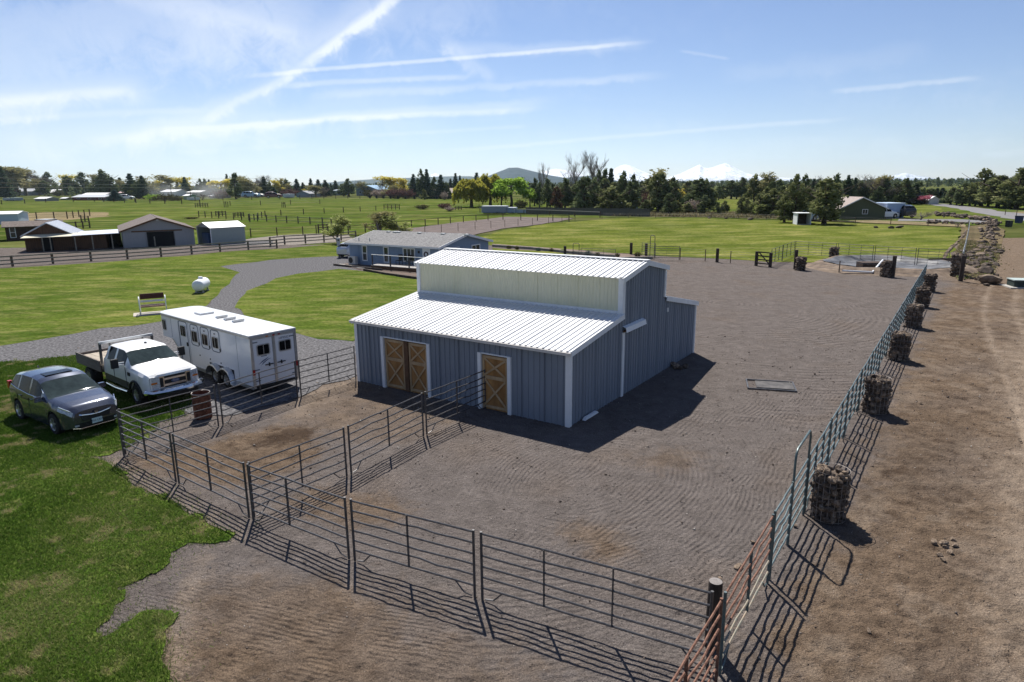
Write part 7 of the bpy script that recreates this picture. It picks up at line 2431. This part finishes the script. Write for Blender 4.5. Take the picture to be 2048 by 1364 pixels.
def snow_mat(name, snow, rock, line, span, sc, rock_amt=.5):
    m = bpy.data.materials.new(name)
    m.use_nodes = True
    n, l = m.node_tree.nodes, m.node_tree.links
    b = n['Principled BSDF']
    b.inputs['Roughness'].default_value = .8
    b.inputs['Specular IOR Level'].default_value = .1
    ge = n.new('ShaderNodeNewGeometry')
    sp = n.new('ShaderNodeSeparateXYZ')
    l.new(ge.outputs['Position'], sp.inputs[0])
    t = n.new('ShaderNodeTexNoise')
    t.inputs['Scale'].default_value = sc
    t.inputs['Detail'].default_value = 8
    t.inputs['Roughness'].default_value = .7
    l.new(ge.outputs['Position'], t.inputs['Vector'])
    ad = n.new('ShaderNodeMath')
    ad.operation = 'MULTIPLY_ADD'
    l.new(t.outputs['Fac'], ad.inputs[0])
    ad.inputs[1].default_value = span * 1.6
    l.new(sp.outputs['Z'], ad.inputs[2])
    mr = n.new('ShaderNodeMapRange')
    mr.interpolation_type = 'SMOOTHSTEP'
    mr.inputs['From Min'].default_value = line + span * .8 - span * .35
    mr.inputs['From Max'].default_value = line + span * .8 + span * .35
    l.new(ad.outputs[0], mr.inputs['Value'])
    t2 = n.new('ShaderNodeTexNoise')
    t2.inputs['Scale'].default_value = sc * 2.3
    t2.inputs['Detail'].default_value = 7
    t2.inputs['Distortion'].default_value = 1.2
    l.new(ge.outputs['Position'], t2.inputs['Vector'])
    r2 = n.new('ShaderNodeMapRange')
    r2.inputs['From Min'].default_value = .47
    r2.inputs['From Max'].default_value = .60
    r2.inputs['To Min'].default_value = 1
    r2.inputs['To Max'].default_value = 1 - rock_amt
    l.new(t2.outputs['Fac'], r2.inputs['Value'])
    mu = n.new('ShaderNodeMath')
    mu.operation = 'MULTIPLY'
    l.new(mr.outputs[0], mu.inputs[0])
    l.new(r2.outputs[0], mu.inputs[1])
    mx = n.new('ShaderNodeMix')
    mx.data_type = 'RGBA'
    l.new(mu.outputs[0], mx.inputs['Factor'])
    mx.inputs['A'].default_value = (*rock, 1)
    mx.inputs['B'].default_value = (*snow, 1)
    l.new(mx.outputs['Result'], b.inputs['Base Color'])
    return m


M_forest_hill = mat('forested_hill', (.024, .040, .048), .95, var=.25, scale=.006, col2=(.040, .060, .068), spec=.05)
M_low_hill = mat('low_forest_hill', (.040, .052, .050), .95, var=.2, scale=.004, spec=.05)
zrow = lambda row, d: far_point(1450, row, d).z
M_snow = snow_mat('snow_peak', (.74, .77, .82), (.06, .09, .15), zrow(361, 8200), 110, .011, .5)
M_snow2 = snow_mat('snow_ridge', (.62, .66, .72), (.06, .09, .14), zrow(362, 8600), 80, .008, .8)
mountain('hill', [(930, 386), (955, 366), (975, 352), (1000, 342), (1018, 335), (1035, 334.5), (1050, 338), (1075, 344), (1100, 350), (1130, 355), (1165, 352), (1185, 350), (1215, 356), (1260, 368), (1330, 380), (1380, 388)], 5200, 1500, M_forest_hill, seed=3)
mountain('hill', [(480, 386), (590, 374), (640, 366), (700, 361), (760, 357), (800, 356), (850, 354), (905, 352), (940, 352), (1000, 360), (1100, 368), (1150, 386)], 7400, 1500, M_low_hill, seed=4)
mountain('hill', [(1250, 384), (1380, 372), (1450, 369), (1600, 372), (1750, 371), (1900, 372), (2000, 372), (2120, 380)], 6400, 1000, M_low_hill, seed=5, rough=.05)
mountain('snow_mountain', [(1290, 378), (1340, 354), (1358, 348), (1380, 338), (1392, 332), (1400, 328.5), (1408, 335), (1418, 336), (1428, 333), (1440, 329), (1450, 326), (1462, 330), (1476, 338), (1492, 346), (1515, 351), (1550, 354), (1600, 357), (1650, 360), (1700, 372)], 8200, 1700, M_snow, seed=7, rough=.5)
mountain('snow_mountain', [(1170, 378), (1205, 350), (1228, 338), (1238, 332), (1250, 328.5), (1262, 331), (1276, 338), (1300, 348), (1330, 364), (1345, 378)], 8300, 1500, M_snow, seed=8, rough=.42)
mountain('snow_mountain', [(1040, 376), (1070, 350), (1090, 342), (1112, 337), (1135, 340), (1160, 346), (1190, 362), (1205, 376)], 8500, 1500, M_snow, seed=9, rough=.42)
mountain('snow_mountain', [(1690, 380), (1740, 362), (1775, 353), (1800, 347), (1812, 345.5), (1826, 349), (1850, 353), (1880, 358), (1900, 360), (1918, 356), (1935, 355.5), (1955, 360), (1990, 366), (2040, 380)], 8600, 1700, M_snow2, seed=10, rough=.42)
mountain('snow_mountain', [(850, 372), (862, 349), (872, 346), (884, 350), (898, 372)], 8700, 700, M_snow, seed=11, rough=.2, n=60)
# ------------------------------------------------------------------ grass, stones, smoke, air
L_grass = leaf_mat('grass_blade', (.054, .112, .016), (.128, .195, .036), (.34, .30, .15), .3)
L_straw = leaf_mat('straw_blade', (.15, .14, .055), (.27, .23, .13), (.38, .32, .20), .25)


def blades(name, poly_px, n, hgt, wid, seed, m, label, y_max=None, z=.0, dry=None, bias=2.0, thin=None):
    r = np.random.default_rng(seed)
    poly = poly_px if isinstance(poly_px[0][0], float) else [tuple(p) for p in G2(poly_px)]
    xs = [p[0] for p in poly]
    ysl = [p[1] for p in poly]
    x0, x1, y0, y1 = max(min(xs), -42), min(max(xs), 60), max(min(ysl), 6), min(max(ysl), y_max or 1e9)
    X, Y = [], []
    while sum(map(len, X)) < n:
        k = int(n * 1.3)
        y = y0 + (y1 - y0) * r.random(k) ** bias
        x = r.uniform(x0, x1, k)
        far_ = np.where(r.random(k) > .88, .42, .07)
        jx, jy = r.normal(0, 1, k) * far_, r.normal(0, 1, k) * far_
        ok = inside(x + jx, y + jy, poly) & (abs(x) < y * .84 + 1)
        if thin:
            ok &= fbm(x * thin, y * thin, seed + 7, 4) > r.uniform(.25, .62, k)
        X.append(x[ok])
        Y.append(y[ok])
    x, y = np.concatenate(X)[:n], np.concatenate(Y)[:n]
    a = r.uniform(0, 2 * PI, n)
    h = hgt * r.uniform(.5, 1.3, n) * (.6 + .9 * fbm(x * .8, y * .8, seed + 1))
    w = wid * r.uniform(.7, 1.4, n) * np.clip(y / 14, .8, 2.2)
    lx, ly = r.normal(0, .6, n) * h, r.normal(0, .6, n) * h
    V = np.stack([np.stack([x - np.cos(a) * w, y - np.sin(a) * w, np.full(n, z)], 1), np.stack([x + np.cos(a) * w, y + np.sin(a) * w, np.full(n, z)], 1), np.stack([x + lx, y + ly, z + h], 1)], 1).reshape(-1, 3)
    me = np_mesh(name, V, np.arange(3 * n).reshape(n, 3), m)
    patch = fbm(x * 2.1, y * 2.1, seed + 11, 4)
    patch2 = fbm(x * .28, y * .28, seed + 15, 3)
    tone = .34 + r.normal(0, .17, n) + np.clip(patch - .61, 0, 1) * 5.5 + (patch2 - .5) * .9
    if dry is not None:
        tone += dry
    at = me.attributes.new('tone', 'FLOAT', 'FACE')
    at.data.foreach_set('value', np.clip(tone, 0, 1).astype(np.float32))
    return tag(link(name, me), label, 'grass', kind='stuff')


blades('grass', [(float(p[0]), float(p[1])) for p in LAWN_A_PTS[::3]], 230000, .055, .009, 3, L_grass, 'short patchy green grass around the parked vehicles', y_max=36, bias=1.5)
BERM = [(1922, 455), (1918, 490), (1906, 540), (1915, 560), (1985, 552), (2000, 500), (2010, 460), (1985, 447)]
blades('dry_grass', BERM, 9000, .16, .03, 7, L_straw, 'dry straw-coloured grass on the rock berm', bias=1.0, thin=.25)
blades('weeds', BERM, 350, .18, .04, 8, L_grass, 'green weeds along the lane side of the berm', bias=1.0, thin=.30)
blades('dry_grass', [(1230, 432), (1400, 434), (1560, 437), (1930, 453), (1926, 447), (1760, 440), (1640, 442), (1500, 428), (1240, 424)], 14000, .55, .07, 9, L_straw, 'tall dry grass on the verge behind the mown field', bias=1.0)

# boulders of the berm and the cleared-rock walls
rb_ = random.Random(8)
GB = 'boulders of the rock berm'


def boulder(px, py, s, label, group, flat=.7, zoff=.12, name='boulder', cat_='boulder'):
    o = link(name, rb_.choice(ROCKS[::3] if name == 'stone' else ROCKS))
    o.location = ground(px, py) + Vector((0, 0, s * zoff))
    o.scale = (s * rb_.uniform(.8, 1.25), s * rb_.uniform(.7, 1.1), s * flat * rb_.uniform(.75, 1.25))
    o.rotation_euler = (rb_.uniform(-.3, .3), rb_.uniform(-.3, .3), rb_.uniform(0, 6.28))
    return tag(o, label, cat_, group)


boulder(1973, 566, 2.3, 'biggest dark boulder at the foot of the berm by the lane', GB, .62)
boulder(1971, 547, 1.7, 'upright pointed boulder at the near end of the berm', GB, .9)
boulder(1936, 549, 1.2, 'flat dark boulder between the tall rock basket and the berm', GB, .5)
boulder(1993, 565, .9, 'pale boulder right of the biggest dark boulder', GB)
spine = [(1985, 450, 9), (1978, 462, 8), (1980, 475, 8), (1974, 488, 11), (1968, 500, 16), (1960, 512, 20), (1950, 518, 18), (1948, 530, 16), (1958, 542, 14)]
for k in range(200):
    t = rb_.random() * (len(spine) - 1.001)
    i, f = int(t), t - int(t)
    px = spine[i][0] + (spine[i + 1][0] - spine[i][0]) * f + rb_.gauss(0, 1) * spine[i][2] * 1.1
    py = spine[i][1] + (spine[i + 1][1] - spine[i][1]) * f + rb_.gauss(0, 2.2)
    boulder(px, py, rb_.choice([.35, .45, .55, .7, .9, 1.2]), 'rough basalt boulder tumbled along the spine of the rock berm', GB + ' spine', .7)
for k in range(26):
    boulder(1912 + rb_.random() * 90, 556 + rb_.gauss(0, 4), rb_.choice([.25, .35, .5]), 'loose small rock scattered at the near foot of the berm', 'loose rocks at the foot of the berm')
for k in range(95):
    t = rb_.random()
    px = 1864 + 140 * t + rb_.gauss(0, 2)
    py = 427 + 18 * t + rb_.gauss(0, 1.6)
    boulder(px, py, rb_.choice([.7, .9, 1.2, 1.6]), 'brown boulder of the cleared-rock wall along the gravel road', 'boulders of the roadside rock wall', .7, .2)
for k in range(45):
    t = rb_.random()
    boulder(1856 + 142 * t, 445.5 + 3.5 * t + rb_.gauss(0, .7), rb_.choice([.6, .8, 1.0, 1.3]), 'dark boulder of the low rock row before the dirt track', 'boulders of the low dark rock row', .7, .15)
for k, (px, py, s) in enumerate([(1752, 456, 1.0), (1782, 457, 1.3), (1797, 456, 1.5), (1500, 440, 1.6), (1418, 437, 1.2), (1452, 437, 1.0)]):
    boulder(px, py, s, f'{ORD[k]} lone dark rock from the olive house side on the dry verge', 'lone rocks on the dry verge', .6)
for k, (px, py, s) in enumerate([(1868, 1085, .22), (1888, 1088, .26), (1905, 1080, .18), (1898, 1105, .20), (1880, 1110, .16), (1892, 1096, .14), (1909, 1092, .17), (1886, 1120, .15)]):
    boulder(px, py, s, f'pale fist-sized stone in the small heap on the lane, {ORD[k]} in size', 'stones heaped on the lane', .6, name='stone', cat_='stone')
for k, (px, py, s) in enumerate([(1478, 1135, .24), (1505, 1085, .16), (1440, 1160, .14), (1738, 1262, .14), (1590, 1052, .16)]):
    boulder(px, py, s, ['pale stone in the arena left of the arched gate panels', 'small pale stone at the arena side of the rusty panel', 'pale stone just behind the wooden corner post', 'small flat stone in the cinder strip east of the rusty panel', 'small stone beside the arched gate leg'][k], 'stray stones', .5, name='stone', cat_='stone')
se = thing('stone_edging', 'line of pale stones along the curved east edge of the mown field', 'stone edging', (0, 0, 0))
for k in range(70):
    t = k / 69
    q = 3 * t * t - 2 * t ** 3
    p = ground(1932 - 44 * q - 6 * math.sin(t * 3.1) + rb_.gauss(0, .6), 462 + 66 * t)
    o = link('stone', rb_.choice(ROCKS[::3]), se)
    s = rb_.uniform(.3, .6)
    o.location = p + Vector((0, 0, .05))
    o.scale = (s, s, s * .6)
    o.rotation_euler = (0, 0, rb_.uniform(0, 6))
# stone chips and clods on the dirt
r = np.random.default_rng(77)
n = 16000
y = 5.5 + 30 * r.random(n) ** 1.6
x = r.uniform(-.7, .86, n) * y
s = r.uniform(.006, .022, n) * np.clip(y / 11, .8, 2.2) * np.where(r.random(n) > .95, 1.9, 1)
d = r.normal(size=(n, 4, 3))
d /= np.linalg.norm(d, axis=2)[:, :, None]
d[:, :, 2] *= .6
V = (np.stack([x, y, -.012 + s * .3], 1)[:, None, :] + d * s[:, None, None]).reshape(-1, 3)
F4 = (np.arange(n)[:, None, None] * 4 + np.array([[0, 1, 2], [0, 2, 3], [0, 3, 1], [1, 3, 2]])[None]).reshape(-1, 3)
me = np_mesh('stone_chips', V, F4, leaf_mat('chip_stone', (.07, .055, .045), (.14, .115, .10), (.46, .43, .39), 0))
at = me.attributes.new('tone', 'FLOAT', 'FACE')
at.data.foreach_set('value', np.repeat(np.clip(r.normal(.42, .28, n), 0, 1), 4).astype(np.float32))
tag(link('stone_chips', me), 'small stone chips and clods strewn over the dirt', 'gravel', kind='stuff')

# drifting smoke behind the hedge
sm = bpy.data.materials.new('smoke')
sm.use_nodes = True
n_, l_ = sm.node_tree.nodes, sm.node_tree.links
n_.clear()
so = n_.new('ShaderNodeOutputMaterial')
sv = n_.new('ShaderNodeVolumePrincipled')
sv.inputs['Color'].default_value = (.95, .96, .98, 1)
tc_ = n_.new('ShaderNodeTexCoord')
ln = n_.new('ShaderNodeVectorMath')
ln.operation = 'LENGTH'
l_.new(tc_.outputs['Object'], ln.inputs[0])
nz_ = n_.new('ShaderNodeTexNoise')
nz_.inputs['Scale'].default_value = 2.2
nz_.inputs['Detail'].default_value = 4
l_.new(tc_.outputs['Object'], nz_.inputs['Vector'])
su = n_.new('ShaderNodeMath')
su.operation = 'SUBTRACT'
l_.new(nz_.outputs['Fac'], su.inputs[0])
l_.new(ln.outputs['Value'], su.inputs[1])
mr_ = n_.new('ShaderNodeMapRange')
mr_.inputs['From Min'].default_value = -.42
mr_.inputs['From Max'].default_value = .25
mr_.inputs['To Max'].default_value = .022
l_.new(su.outputs[0], mr_.inputs['Value'])
l_.new(mr_.outputs[0], sv.inputs['Density'])
l_.new(sv.outputs[0], so.inputs['Volume'])
for (px, py, sx, sz) in ((427, 390, 15, 9), (412, 384, 12, 8), (333, 388, 17, 8)):
    bm = bmesh.new()
    bmesh.ops.create_icosphere(bm, subdivisions=3, radius=1)
    me = bpy.data.meshes.new('smoke')
    bm.to_mesh(me)
    bm.free()
    me.materials.append(sm)
    c = ground(px, 398)
    o = link('smoke', me)
    o.location = (c.x, c.y, max(5, height_to(c, py)))
    o.scale = (sx, 8, sz)
    tag(o, {427: 'pale smoke rising beside the purple thicket', 412: 'thin smoke drifting above the smoke source', 333: 'pale smoke veil in front of the white house'}[px], 'smoke', kind='stuff')

HAZE = True
if HAZE:
    hz_m = bpy.data.materials.new('haze')
    hz_m.use_nodes = True
    n_, l_ = hz_m.node_tree.nodes, hz_m.node_tree.links
    n_.clear()
    ho = n_.new('ShaderNodeOutputMaterial')
    hv = n_.new('ShaderNodeVolumePrincipled')
    hv.inputs['Color'].default_value = (.66, .84, 1.0, 1)
    hv.inputs['Density'].default_value = .00004
    hv.inputs['Anisotropy'].default_value = .5
    l_.new(hv.outputs[0], ho.inputs['Volume'])
    hb = MB().box((0, 7000, 244), (22000, 15200, 492))
    tag(hb.build('haze', hz_m), kind='stuff')
